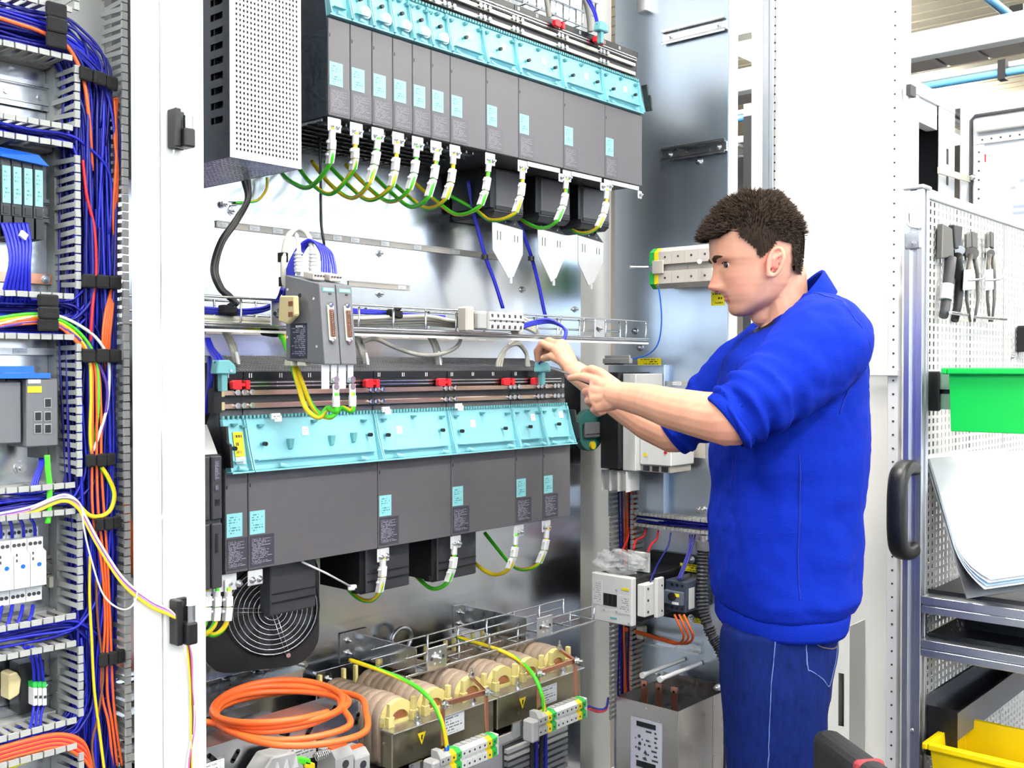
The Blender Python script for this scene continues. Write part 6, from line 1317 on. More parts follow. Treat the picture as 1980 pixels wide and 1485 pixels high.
cable('blue_wire', [ax(1297, 1030, 2.69), ax(1292, 1055, 2.67), ax(1275, 1085, 2.62), at(1262, 1112, 1.69), at(1257, 1130, 1.685)], .0025, M['bluedeep'], 'dark blue wire from the level duct to the auxiliary switch', 'wire')
yx0, yx1, zx0, zx1 = bx_x(1286, 1326, 1120, 1186, 2.60)
t = thing('motor_starter', 'dark blue motor starter with rotary knob and yellow sticker', 'switch', (2.65, yx0, zx0))
MB().box(2.60, XR-.0005, yx0, yx1, zx0, zx1).build('housing', mat('starter_blue_grey', '#3b4356', .45), t, bevel=.002)
MB().box(2.585, 2.5998, yx0+.004, yx1-.004, zx0+.022, zx1-.028).build('front_block', mat('starter_grey', '#5c6270', .45), t, bevel=.002)
MB().cyl((2.5849, (yx0+yx1)/2, zx0+.046), (2.578, (yx0+yx1)/2, zx0+.046), .012, 14).build('rotary_knob', M['black'], t); MB().box(2.5835, 2.5849, yx0+.012, yx0+.03, zx1-.042, zx1-.033).build('yellow_sticker', M['yellow'], t); MB().box(2.5835, 2.5849, yx0+.014, yx0+.036, zx0+.024, zx0+.031).build('white_sticker', M['whitelab'], t)
for k in range(3):
    for zz in (zx0+.010, zx1-.012): MB().cyl((2.5999, yx0+.012+k*.017, zz), (2.599, yx0+.012+k*.017, zz), .0045, 10).build('terminal_screw', M['black'], t)
MB().box(2.615, 2.645, yx0-.0015, yx0-.0002, zx0+.008, zx1-.02).build('side_label', M['ltplas'], t)
for i in range(3): cable('blue_wire', [ax(1334+5*i, 1034, 2.70), ax(1332+3*i, 1060, 2.67), ax(1322+3*i, 1090, 2.63), ax(1310+3*i, 1120, 2.598)], .0024, M['bluedeep'], 'dark blue wire down to the motor starter', 'wire', 'blue wires above the motor starter')
for i in range(3): cable('orange_wire', [ax(1304+9*i, 1188, 2.598), ax(1314+9*i, 1210, 2.60), ax(1322+9*i, 1232, 2.62), ax(1310+7*i, 1245, 2.66), ax(1280, 1238-2*i, 2.69), ax(1245, 1228-2*i, 2.70), ax(1205, 1218-2*i, 2.70)], .0036, M['orange'], 'orange wire looping from the motor starter to the corner', 'wire', 'orange wires below the motor starter')
# mounting rail with cream clamp
pa, pb = ax(1203, 1226, XR-.012), ax(1352, 1256, XR-.012); z = (pa.z+pb.z)/2
t = thing('mounting_rail', 'mounting rail below the contactor carrying the orange wires', 'rail', (XR, (pa.y+pb.y)/2, z-.018))
MB().box(XR-.003, XR-.0003, pb.y, pa.y, z-.016, z+.010).build('rail_web', M['steel'], t); MB().box(XR-.016, XR-.0035, pb.y, pa.y, z-.012, z-.0105).box(XR-.016, XR-.014, pb.y, pa.y, z-.018, z-.0122).build('rail_lip', M['steel'], t); MB().box(XR-.016, XR-.0035, pb.y, pa.y, z+.0085, z+.010).build('rail_lip', M['steel'], t)
p = ax(1241, 1222, XR-.03); t = thing('end_clamp', 'cream end clamp on the rail below the contactor', 'clamp', p-UP*.02); MB().box(XR-.045, XR-.017, p.y-.012, p.y+.012, p.z-.020, p.z+.020).build('clamp_body', M['cream'], t, bevel=.003); MB().cyl((XR-.0451, p.y, p.z), (XR-.047, p.y, p.z), .005, 8).build('clamp_screw', M['drivedark'], t)
a_, b_, c_, d_ = bx_x(1229, 1267, 1236, 1246, XR-.002); t = thing('marker_strip', 'small marker strip under the rail of the side plate', 'marker strip', (XR, a_, c_)); MB().box(XR-.003, XR-.0003, a_, b_, c_, d_).build('strip_rail', M['greyplas'], t); MB().box(XR-.0045, XR-.0031, a_+.02, a_+.038, c_+.001, d_-.001).build('marker', M['whitelab'], t)
# corrugated hose
hp = spline([ax(1360, 1048, 2.69), ax(1358, 1080, 2.68), ax(1357, 1130, 2.67), ax(1360, 1180, 2.66), ax(1374, 1222, 2.66), ax(1390, 1250, 2.67), ax(1408, 1290, 2.68)], 14)
m_ = MB(); m_.tube(hp, lambda k: .0165+.0025*(1 if int(k*84) % 2 else -1), 12, smooth=False); t = thing('corrugated_hose', 'dark corrugated hose beside the sweater', 'hose', hp[-1])
m_.build('hose', M['drivedark'], t); MB().cyl(hp[0]+UP*.004, hp[0]-UP*.025, .023, 10).build('hose_nut', M['midgrey'], t, bevel=.002); MB().cyl(hp[0]+UP*.02, hp[0]+UP*.0045, .013, 10).build('hose_fitting', M['steel'], t)
# ---- steel filter box
XB_ = 2.45; y0_, y1_, z0_, z1_ = bx_x(1192, 1312, 1347, 1380, XB_); zt = .517; xe = 2.69
M['filter'] = mat('filter_box_steel', (.50, .47, .45, 1), .28, 1, var=.1, scale=6, stretch=(1, 1, .3))
t = thing('filter_box', 'tall bare steel filter box with type plate at the bottom', 'filter', (2.57, (y0_+y1_)/2, .15))
MB().box(XB_, XB_+.002, y0_, y1_, .15, zt).build('front_sheet', M['filter'], t); MB().box(XB_+.002, xe, y0_, y0_+.002, .15, zt).build('side_sheet', M['filter'], t); MB().box(XB_+.002, xe, y1_-.002, y1_, .15, zt).build('side_sheet', M['filter'], t)
MB().box(xe-.002, xe, y0_+.002, y1_-.002, .15, zt+.02).build('rear_sheet', M['filter'], t); MB().box(XB_+.002, xe-.002, y0_+.002, y1_-.002, .15, zt-.035).build('inner_block', M['black'], t)
MB().box(xe-.06, xe-.058, y0_-.0015, y0_-.0002, .15, zt).build('side_seam', M['dullsteel'], t)
for k in range(5): MB().cyl((xe-.05, y0_-.0001, zt-.03-k*.07), (xe-.05, y0_-.002, zt-.03-k*.07), .0028, 8).build('rivet', M['dullsteel'], t)
yn0, yn1, zn0, zn1 = bx_x(1220, 1280, 1390, 1600, XB_); zn0 = .19
zn1 = ax(1250, 1392, XB_).z
np_ = MB().box(XB_-.0014, XB_-.0002, yn0, yn1, zn0, zn1).build('type_plate', M['print_plate_x'], t)
MB().box(XB_-.0024, XB_-.0015, yn0+.02, yn1-.02, zn1-.022, zn1-.008).build('plate_bar', M['black'], np_); MB().box(XB_-.0024, XB_-.0015, yn0+.02, yn1-.02, zn1-.135, zn1-.118).build('plate_bar', M['black'], np_)
for zz, k in ((zn1-.05, .72), (zn1-.07, .70), (zn1-.085, .72)): MB().cyl((XB_-.0024, yn0+(yn1-yn0)*k, zz), (XB_-.0015, yn0+(yn1-yn0)*k, zz), .005, 10).build('approval_mark', M['drivedark'], np_)
for k in range(2):
    c3 = V((XB_-.0015, yn0+(yn1-yn0)*.52, zn1-.09-k*.018)); MB().prism([c3+V((0, -.006, -.005)), c3+V((0, .006, -.005)), c3+V((0, 0, .006))], (-.0008, 0, 0)).build('triangle_mark', M['drivedark'], np_)
for px, py in ((1250, 1369), (1274, 1394), (1225, 1381)): p = ax(px, py, XB_); MB().cyl(p, p-V((.0015, 0, 0)), .0025, 8).build('rivet', M['steel'], t)
for i, (px, py) in enumerate(((1235, 1330), (1270, 1340), (1307, 1345))):
    p = at(px, py, 1.66+.0*i); yy = y1_-.04-i*.05; MB().box(2.53, 2.534, yy-.010, yy+.010, zt-.034, zt+.035).build('copper_terminal', M['copper'], t); MB().cyl((2.5299, yy, zt+.022), (2.5285, yy, zt+.022), .004, 8).build('terminal_hole', M['black'], t)
for i, yy in enumerate((y1_-.04, y1_-.10)):
    MB().cyl((2.52, yy, zt+.052), (XR-.004, yy, zt+.052), .0065, 12).cyl((2.518, yy, zt+.052), (2.53, yy, zt+.052), .009, 12).build('stud', M['nickel'], t)
for yy in (y0_+.01, y1_+.012): MB().screw((xe-.012, yy, zt+.012), (-1, 0, .2), .008, .012).build('bolt', M['steel'], t)
p = ax(1219, 1300, XR); tag(MB().cyl(p, p-V((.004, 0, 0)), .009, 14).build('white_disc', M['whitelab']), 'small white disc on the side plate above the filter box', 'disc')
# ================================================================ the technician
D0 = 2.05
FW, SD = -_rt, -_fh              # facing direction (image left), side turned to the viewer
def H(px, py, d=D0): return ad(px, py, d)
M['skin'], N_, L_, b_ = newmat('skin')
b_.inputs['Roughness'].default_value = .48; b_.inputs['Specular IOR Level'].default_value = .35
geo = N_.new('ShaderNodeNewGeometry'); prev = None
nz = N_.new('ShaderNodeTexNoise'); nz.inputs['Scale'].default_value = 40; nz.inputs['Detail'].default_value = 4; L_.new(geo.outputs['Position'], nz.inputs['Vector'])
mx = N_.new('ShaderNodeMix'); mx.data_type = 'RGBA'; L_.new(nz.outputs['Fac'], mx.inputs[0]); mx.inputs[6].default_value = srgb('#cd8f76'); mx.inputs[7].default_value = srgb('#e2ac90'); prev = mx.outputs[2]
def spot(p, r, col, k):
    global prev
    vd_ = N_.new('ShaderNodeVectorMath'); vd_.operation = 'DISTANCE'; L_.new(geo.outputs['Position'], vd_.inputs[0]); vd_.inputs[1].default_value = p
    mr = N_.new('ShaderNodeMapRange'); mr.inputs[1].default_value = r*.4; mr.inputs[2].default_value = r; mr.inputs[3].default_value = k; mr.inputs[4].default_value = 0; mr.interpolation_type = 'SMOOTHSTEP'; L_.new(vd_.outputs['Value'], mr.inputs[0])
    m2 = N_.new('ShaderNodeMix'); m2.data_type = 'RGBA'; L_.new(mr.outputs[0], m2.inputs[0]); L_.new(prev, m2.inputs[6]); m2.inputs[7].default_value = srgb(col); prev = m2.outputs[2]
spot(H(1376, 553), .026, '#dd8576', .4); spot(H(1408, 577, D0-.012), .013, '#b5605a', .85); spot(H(1408, 577, D0+.012), .013, '#b5605a', .85)
spot(H(1497, 508, D0-.085), .034, '#e08074', .65); spot(H(1430, 545, D0-.05), .035, '#e09a88', .5); spot(H(1142, 745, 2.14), .045, '#dd9080', .55); spot(H(1395, 838, 1.78), .045, '#dd9080', .4)
spot(H(1440, 598, D0-.035), .045, '#c89a84', .5)
L_.new(prev, b_.inputs['Base Color'])
M['lip'] = mat('lip_rose', '#c47a70', .45, var=.1)
M['hair'] = mat('dark_brown_hair', '#35281f', .75, var=.45, scale=90, spec=.2, stretch=(1, 1, .3))
M['sweater'] = mat('royal_blue_knit', '#08269c', .9, var=.10, scale=260, bump=.25, spec=.12, stretch=(.3, .3, 1.6))
M['jeans'] = mat('dark_blue_denim', '#0f1f5c', .9, var=.5, scale=110, spec=.12, bump=.2, stretch=(1, 1, .35))
M['stitch'] = mat('pale_denim_stitching', '#5f74ac', .8); M['stitchbrown'] = mat('brown_stitching', '#6a5a50', .8)
def lerp_tab(tab, y):
    if y <= tab[0][0]: return tab[0][1:]
    for a_, b2 in zip(tab, tab[1:]):
        if y <= b2[0]:
            k = (y-a_[0])/(b2[0]-a_[0]); k2 = k*k*(3-2*k)*.5+k*.5
            return tuple(p+(q-p)*k2 for p, q in zip(a_[1:], b2[1:]))
    return tab[-1][1:]
HEAD = [(385, 1440, 1490, .024), (389, 1420, 1508, .042), (397, 1402, 1522, .056), (410, 1388, 1533, .065), (428, 1379, 1540, .071), (450, 1373, 1544, .0755), (475, 1372.5, 1545, .077), (495, 1374, 1543, .0765), (503, 1375, 1541, .076), (512, 1381, 1539, .0745), (522, 1386, 1536, .073), (535, 1390.5, 1532, .0715),
        (550, 1394, 1526, .0688), (562, 1397, 1518, .0654), (568, 1398.5, 1513, .0634), (573, 1400, 1508.5, .0615), (576, 1403, 1505.5, .0602), (579, 1402.5, 1502, .0588), (584, 1406, 1495, .0560), (589, 1409.5, 1487, .0525), (596, 1409.5, 1475, .0465), (603, 1411.5, 1462, .0385), (608, 1416, 1452, .0305), (612, 1424, 1444, .018)]
NOSE = [(505, 1375), (519, 1378.5), (534, 1376.5), (547, 1371.5), (555, 1368.5), (559, 1370), (562.5, 1376), (566, 1389), (569, 1398)]
def nose_f(y):
    if y < 505 or y > 569: return None
    for a_, b2 in zip(NOSE, NOSE[1:]):
        if y <= b2[0]: k = (y-a_[0])/(b2[0]-a_[0]); return a_[1]+(b2[1]-a_[1])*k
def head_ring(y, n=72):
    f, bk, hw = lerp_tab(HEAD, y); out = []
    cx = (f+bk)/2; a_ = (bk-f)/2
    for k in range(n):
        th = 2*math.pi*k/n; c_, s_ = math.cos(th), math.sin(th)
        e = 2/(2.25-.40*max(0, min(1, (y-470)/50))) if c_ > 0 else 2/2.1
        xf = a_*math.copysign(abs(c_)**e, c_); sd = hw*math.copysign(abs(s_)**(2/2.3), s_)
        px = cx-xf
        nf = nose_f(y)
        if nf is not None and c_ > 0:
            wn = .0088+.0070*max(0, min(1, (y-515)/40)); px -= (f-nf)*math.exp(-abs(sd/wn)**2.4)
        # eye sockets, cheek bones, mouth corner
        if c_ > 0:
            px += 11*math.exp(-((y-513)/8.5)**2-((abs(sd)-.031)/.016)**2)
            px -= 3.0*math.exp(-((y-501)/5)**2-((abs(sd)-.028)/.018)**2)
            px -= 2.5*math.exp(-((y-538)/12)**2-((abs(sd)-.042)/.016)**2)
            px -= 1.8*math.exp(-((y-572)/2.6)**2-(sd/.016)**2)+2.0*math.exp(-((y-580)/2.8)**2-(sd/.015)**2)
            px += 2.5*math.exp(-((y-575.8)/1.4)**2-(sd/.024)**2)
            px -= 8.5*math.exp(-((y-556)/6.5)**2-((abs(sd)-.0150)/.0070)**2)
        out.append(H(px, y)+SD*sd)
    return out
body = MB()
ys = [385.3+.0*i for i in range(1)]+[386+i*1.5 for i in range(151)]
body.loft([head_ring(y) for y in ys if y <= 612])
def limb(pts, n=14):      # pts: (point, radius): chain of tapered links with ball joints
    for (p, r), (q, r2) in zip(pts, pts[1:]):
        body.cyl(p, q, r, n, 0, r2)
    for p, r in pts: body.ball(p, r, n, 8)
# neck and a slim core inside the clothes
limb([(H(1512, 535), .047), (H(1515, 575), .046), (H(1528, 622), .052), (H(1540, 690), .09), (H(1535, 800), .10), (H(1520, 1000), .10), (H(1508, 1200), .10)], 18)
limb([(H(1474, 608), .024), (H(1495, 575), .034)])
limb([(H(1508, 1200), .09), (H(1500, 1350, 2.0), .06)])
# ear
ec = H(1498, 507, D0-.079); e_up = (UP*.96+FW*-.28).normalized(); e_f = e_up.cross(SD).normalized()
for s2, cc in ((1, ec), (-1, H(1498, 507, D0+.079))):
    pts = []
    for k in range(16):
        a_ = 2*math.pi*k/16; w_ = 1.0+.10*math.sin(a_); pts.append(cc+SD*s2*(.006+.004*math.cos(a_+.6))+e_f*.0125*w_*math.cos(a_)+e_up*.027*math.sin(a_))
    body.tube(pts, .0042, 8, closed=True)
    body.ball(cc-SD*s2*.003, .0105, 10, 6, sc=(1, 1, 2.0)); body.ball(cc-e_up*.024+SD*s2*.004-e_f*.0+FW*.004, .0072, 10, 6)
    body.tube([cc+SD*s2*.006+e_up*.016+e_f*.004, cc+SD*s2*.007+e_up*.004-e_f*.004, cc+SD*s2*.006-e_up*.012], .0032, 8)
# near arm and hand
limb([(H(1590, 655, 1.90), .055), (H(1500, 735, 1.83), .050), (H(1412, 812, 1.80), .046), (H(1360, 803, 1.845), .0415), (H(1300, 790, 1.92), .0378), (H(1250, 775, 2.0), .0325), (H(1215, 768, 2.055), .0285), (H(1190, 763, 2.085), .0265)], 18)
def hand(palm, fingers):
    w_ = palm[0]
    for m_ in palm[1:]: limb([(w_, .020), (w_.lerp(m_, .55), .0175), (m_, .0118)])
    for a_, b2 in zip(palm[1:], palm[2:]): limb([(a_, .0115), (b2, .0112)]); limb([(w_.lerp(a_, .5), .015), (w_.lerp(b2, .5), .015)])
    for chain, r in fingers: limb([(p, r*(1-.09*i)) for i, p in enumerate(chain)], 12)
P_ = lambda *q: [H(*c_) for c_ in q]
hand(P_((1206, 766, 2.065), (1152, 737, 2.13), (1147, 755, 2.125), (1150, 772, 2.115), (1160, 787, 2.105)),
     [(P_((1152, 736, 2.13), (1126, 729, 2.17), (1113, 729, 2.19), (1103, 731, 2.205)), .0098), (P_((1147, 755, 2.125), (1133, 757, 2.165), (1141, 768, 2.195), (1156, 768, 2.2)), .0100), (P_((1150, 772, 2.115), (1137, 775, 2.155), (1146, 785, 2.185), (1161, 782, 2.19)), .0096), (P_((1160, 787, 2.105), (1148, 792, 2.14), (1156, 800, 2.165), (1168, 796, 2.17)), .0086),
      (P_((1192, 745, 2.09), (1162, 722, 2.13), (1144, 714, 2.165), (1130, 719, 2.19)), .0118)])
# far arm and hand
limb([(H(1500, 690, 2.22), .055), (H(1400, 770, 2.30), .050), (H(1302, 838, 2.36), .0445), (H(1255, 818, 2.40), .041), (H(1205, 786, 2.43), .036), (H(1150, 746, 2.455), .030), (H(1112, 719, 2.47), .0265)], 18)
hand(P_((1106, 714, 2.475), (1074, 676, 2.52), (1080, 667, 2.535), (1086, 664, 2.55), (1091, 668, 2.56)),
     [(P_((1074, 676, 2.52), (1049, 664, 2.55), (1038, 679, 2.57), (1040, 696, 2.58)), .0105), (P_((1080, 667, 2.535), (1060, 659, 2.57), (1047, 668, 2.59), (1045, 688, 2.60)), .0105), (P_((1086, 664, 2.55), (1066, 662, 2.585), (1055, 674, 2.60), (1052, 690, 2.605)), .0100), (P_((1091, 668, 2.56), (1077, 672, 2.585), (1066, 682, 2.60), (1061, 693, 2.605)), .0090),
      (P_((1099, 706, 2.475), (1084, 698, 2.495), (1067, 689, 2.52), (1051, 693, 2.545)), .0120)])
PR = thing('person', 'technician in royal blue sweater and jeans wiring the open cabinet', 'person', V((H(1500, 1200).x, H(1500, 1200).y, 0)))
def fleshy(mb, name, mats, vox, smooth, par, noise=None):
    o = mb.build(name, mats, par)
    r_ = o.modifiers.new('remesh', 'REMESH'); r_.mode = 'VOXEL'; r_.voxel_size = vox; r_.use_smooth_shade = True
    s_ = o.modifiers.new('smooth', 'SMOOTH'); s_.factor = .5; s_.iterations = smooth
    if noise:
        for i, (sc_, st) in enumerate(noise):
            tx = bpy.data.textures.new(name+'_folds', 'CLOUDS'); tx.noise_scale = sc_; tx.noise_depth = 2
            d_ = o.modifiers.new('folds', 'DISPLACE'); d_.texture = tx; d_.strength = st; d_.mid_level = .5; d_.texture_coords = 'LOCAL'
    return o
fleshy(body, 'body', M['skin'], .0021, 3, PR)
# nails on the visible thumb and index finger
for p, d_, n_ in ((H(1054, 689, 2.532), H(1050, 693, 2.545)-H(1067, 689, 2.52), SD),):
    u = d_.normalized(); s_ = u.cross(n_).normalized(); MB().obox(p+n_*.0065, u*.006, s_*.0048, n_*.0008).build('nail', mat('finger_nail', '#e8c0b0', .35), PR, bevel=.001)
# eyes, brows, mouth line, nostrils
M['eyewhite'] = mat('eye_white', '#d9d2cc', .2); M['iris'] = mat('iris_brown', '#140d09', .15); M['mouth'] = mat('mouth_line', '#7a3a36', .5)
for s2 in (1, -1):
    c3 = H(1406, 513)+SD*.033*s2
    e_ = MB().ball(c3, .0120, 16, 10).build('eye', M['eyewhite'], PR)
    v3 = (FW*.93+SD*s2*.28-UP*.25).normalized(); MB().cyl(c3+v3*.0098, c3+v3*.0126, .0066, 14, 0, .0052).build('iris', M['iris'], e_)
    q = [H(1381, 505)+SD*s2*.012, H(1378, 502)+SD*s2*.020, H(1381, 500)+SD*s2*.031, H(1390, 500)+SD*s2*.043, H(1403, 505)+SD*s2*.054]
    MB().tube(spline(q, 5), lambda k: .0056*(1-.55*k), 6).build('eyebrow', M['hair'], PR)
    q = [H(1395, 511)+SD*s2*.020, H(1393, 508.5)+SD*s2*.029, H(1397, 508)+SD*s2*.039, H(1409, 512)+SD*s2*.048]
    MB().tube(spline(q, 5), .0026, 8).build('eyelid', M['skin'], PR); MB().tube([p+FW*.0018-UP*.0020 for p in spline(q, 5)], .0011, 5).build('lashes', M['hair'], PR)
    q = [H(1396, 517)+SD*s2*.021, H(1395, 519)+SD*s2*.030, H(1402, 518.5)+SD*s2*.042]
    MB().tube(spline(q, 5), .0020, 8).build('eyelid', M['skin'], PR)
    MB().ball(H(1385.5, 562.6)+SD*s2*.0085, .0033, 8, 6).build('nostril', M['mouth'], PR)
q = [H(1419, 573)+SD*.0265, H(1409, 575)+SD*.0165, H(1404, 575.6)+SD*.008, H(1403, 575.7), H(1404, 575.6)-SD*.008, H(1409, 575)-SD*.0165, H(1419, 573)-SD*.0265]
MB().tube(spline(q, 5), .0017, 6).build('mouth', M['mouth'], PR)
for dz, px0, rr_ in ((-3.2, 1402.0, .0036), (3.6, 1404.2, .0043)):
    q = [H(1414, 574.4+dz*.1)+SD*.0215, H(px0+4.5, 575+dz*.8)+SD*.013, H(px0, 575.6+dz), H(px0+4.5, 575+dz*.8)-SD*.013, H(1414, 574.4+dz*.1)-SD*.0215]
    MB().tube(spline(q, 6), lambda k, r_=rr_: r_*(.35+.65*math.sin(math.pi*k)), 8).build('lip', M['lip'], PR)
# ---- hair
HAIR = [(377, 1455, 1488, .012), (380, 1436, 1496, .034), (387, 1416, 1504, .052), (397, 1402, 1513, .064), (412, 1386, 1526, .074), (428, 1375, 1538, .0795), (444, 1364, 1546, .082), (458, 1357, 1549, .0825), (468, 1360, 1549.5, .082), (490, 1370, 1548.5, .080), (512, 1377, 1547, .0788), (540, 1384, 1545, .077)]
EDGE = [(1340, 462), (1360, 465), (1374, 466), (1390, 456), (1405, 449), (1412, 466), (1440, 488), (1449, 507), (1459, 505), (1477, 487), (1486, 474), (1514, 478), (1519, 518), (1527, 534), (1560, 537)]
def edge_y(px):
    for a_, b2 in zip(EDGE, EDGE[1:]):
        if px <= b2[0]: return a_[1]+(b2[1]-a_[1])*(px-a_[0])/(b2[0]-a_[0])
    return 537
hm = MB(); nT = 144; grid = []; hy = [377.2+i*1.35 for i in range(121)]
for y in hy:
    f, bk, hw = lerp_tab(HAIR, y); cx = (f+bk)/2; a_ = (bk-f)/2; row = []
    for k in range(nT):
        th = 2*math.pi*k/nT; c_, s_ = math.cos(th), math.sin(th)
        px = cx-a_*math.copysign(abs(c_)**(2/2.25), c_); sd = hw*math.copysign(abs(s_)**(2/2.25), s_)
        top = max(0, min(1, (470-y)/60)); nn = mnoise.noise(V((px*.09, sd*60, y*.09)))*.0045*top
        row.append((H(px, y)+SD*sd, px, sd, y, nn))
    grid.append(row)
cen = H(1460, 470)
vv = [p+(p-cen).normalized()*nn for row in grid for (p, px, sd, y, nn) in row]
inner = [p-(p-cen).normalized()*.010 for row in grid for (p, px, sd, y, nn) in row]
ok = lambda j, k: hy[j] < edge_y(grid[j][k][1])
fs = []
for j in range(len(hy)-1):
    for k in range(nT):
        k2 = (k+1) % nT
        if ok(j, k) and ok(j+1, k) and ok(j, k2) and ok(j+1, k2): fs.append((j*nT+k, (j+1)*nT+k, (j+1)*nT+k2, j*nT+k2))
hm.add(vv, fs, 0, True); hm.add(inner, [f[::-1] for f in fs], 0, True); hm.add(vv[:nT], [tuple(range(nT))], 0, True)
hr = random.Random(11)
for _ in range(11000):
    j = int(hr.random()*(len(hy)-1)); k = hr.randrange(nT)
    if not ok(j, k): continue
    p, px, sd, y, nn = grid[j][k]; p = vv[j*nT+k]
    out = (p-cen).normalized(); short = y > hr.uniform(436, 466) and px > 1395
    L2 = (.004 if short else hr.uniform(.009, .019)); back = FW*(.75-1.25*max(0, min(1, (px-1395)/70)))
    d_ = (out*(.45 if short else .40)+back*hr.uniform(.5, .9)+UP*(hr.uniform(-.15, .25) if not short else -.8)+SD*hr.uniform(-.25, .25)).normalized()
    s_ = d_.cross(out); s_ = s_.normalized()*(.0006 if short else .0009) if s_.length > 1e-4 else V((.001, 0, 0)); b0 = p-out*.003
    m1 = p+d_*L2*.5+out*.0018; tip = p+d_*L2
    hm.add([b0-s_, b0+s_, m1+s_*.7, m1-s_*.7, tip, b0+out*.002], [(0, 1, 2, 3), (3, 2, 4), (5, 3, 4), (5, 4, 2)], 0, True)
hm.build('hair', M['hair'], PR)
# ---- sweater
TOR = [(572, 1540, 1592, .050, 0), (585, 1530, 1612, .100, 0), (602, 1512, 1634, .145, 0), (625, 1482, 1648, .175, 0), (640, 1462, 1650, .185, 0), (665, 1432, 1656, .195, 0), (700, 1402, 1662, .198, 0), (760, 1388, 1665, .196, 0), (850, 1384, 1662, .192, 0), (950, 1386, 1656, .190, 0), (1010, 1380, 1651, .190, 0), (1090, 1377, 1644, .190, 0), (1135, 1377, 1649, .188, 0), (1158, 1384, 1636, .180, 0), (1170, 1394, 1622, .172, 0)]
def oval(y, f, bk, hw, n=48, e=2.35, d=D0, so=0):
    cx, a_ = (f+bk)/2, (bk-f)/2; out = []
    for k in range(n):
        th = 2*math.pi*k/n; c_, s_ = math.cos(th), math.sin(th)
        out.append(H(cx, y, d-so)+FW*(a_*.001*math.copysign(abs(c_)**(2/e), c_))+SD*(hw*math.copysign(abs(s_)**(2/e), s_)))
    return out
sw = MB()
yy = 572; rings = []
while yy <= 1170:
    f, bk, hw, _ = lerp_tab(TOR, yy); rings.append(oval(yy, f, bk, hw)); yy += 6
sw.loft(rings)
def sleeve(pts, wr):
    sp = spline([p for p, r in pts], 10); n_ = len(sp); rr = []
    for i in range(n_):
        k = i/(n_-1)*(len(pts)-1); a_ = min(int(k), len(pts)-2); rr.append(pts[a_][1]+(pts[a_+1][1]-pts[a_][1])*(k-a_))
    rg = []; u = None
    for i, p in enumerate(sp):
        d_ = (sp[min(i+1, n_-1)]-sp[max(i-1, 0)]).normalized()
        if u is None: u = d_.orthogonal().normalized()
        u = (u-d_*u.dot(d_)).normalized(); q = d_.cross(u); ring = []
        k = i/(n_-1)
        for m_ in range(28):
            th = 2*math.pi*m_/28
            w_ = wr*max(0, k-.25)*(math.sin(i*1.15+1.6*math.sin(th+.5))*.8+math.sin(i*.62-2.0*math.cos(th)))*(.25 if k > .93 else 1)
            ring.append(p+(u*math.cos(th)+q*math.sin(th))*(rr[i]+w_))
        rg.append(ring)
    sw.loft(rg)
sleeve([(H(1600, 655, 1.96), .085), (H(1580, 672, 1.90), .088), (H(1535, 722, 1.85), .078), (H(1490, 758, 1.82), .068), (H(1455, 783, 1.805), .058), (H(1422, 806, 1.80), .0525), (H(1414, 811, 1.80), .051)], .013)
sleeve([(H(1500, 690, 2.18), .085), (H(1455, 715, 2.24), .080), (H(1400, 762, 2.30), .070), (H(1350, 802, 2.335), .060), (H(1312, 832, 2.358), .0515), (H(1306, 837, 2.361), .050)], .010)
swo = fleshy(sw, 'sweater', M['sweater'], .0052, 4, PR, [(.14, .022), (.05, .007)])
hem = MB(); n_h = 150
def ribbed(y, f, bk, hw, off): 
    base = oval(y, f, bk, hw, n_h); c_ = H((f+bk)/2, y); return [p+(p-c_).normalized()*(off+(.0009 if k % 2 else -.0009)) for k, p in enumerate(base)]
hem.loft([ribbed(1163, 1392, 1627, .176, 0), ribbed(1170, 1391, 1626, .176, .001), ribbed(1194, 1391, 1622, .176, .001), ribbed(1202, 1393, 1620, .174, -.001)]).build('sweater_hem', M['sweater'], PR)
# cuffs
for p0, p1, r_ in ((H(1424, 804, 1.80), H(1408, 816, 1.80), .0535), (H(1314, 831, 2.357), H(1300, 841, 2.362), .0515)):
    d_ = (p1-p0).normalized(); u = d_.orthogonal().normalized(); q = d_.cross(u)
    rg = [[p0+d_*t_+(u*math.cos(2*math.pi*k/60)+q*math.sin(2*math.pi*k/60))*(r_*s_+(.0007 if k % 2 else 0)) for k in range(60)] for t_, s_ in ((0, .98), (.004, 1.02), (.020, 1.0), (.023, .95), (.023, .90), (.004, .9))]
    MB().loft(rg, cap=False).build('cuff', M['sweater'], PR)
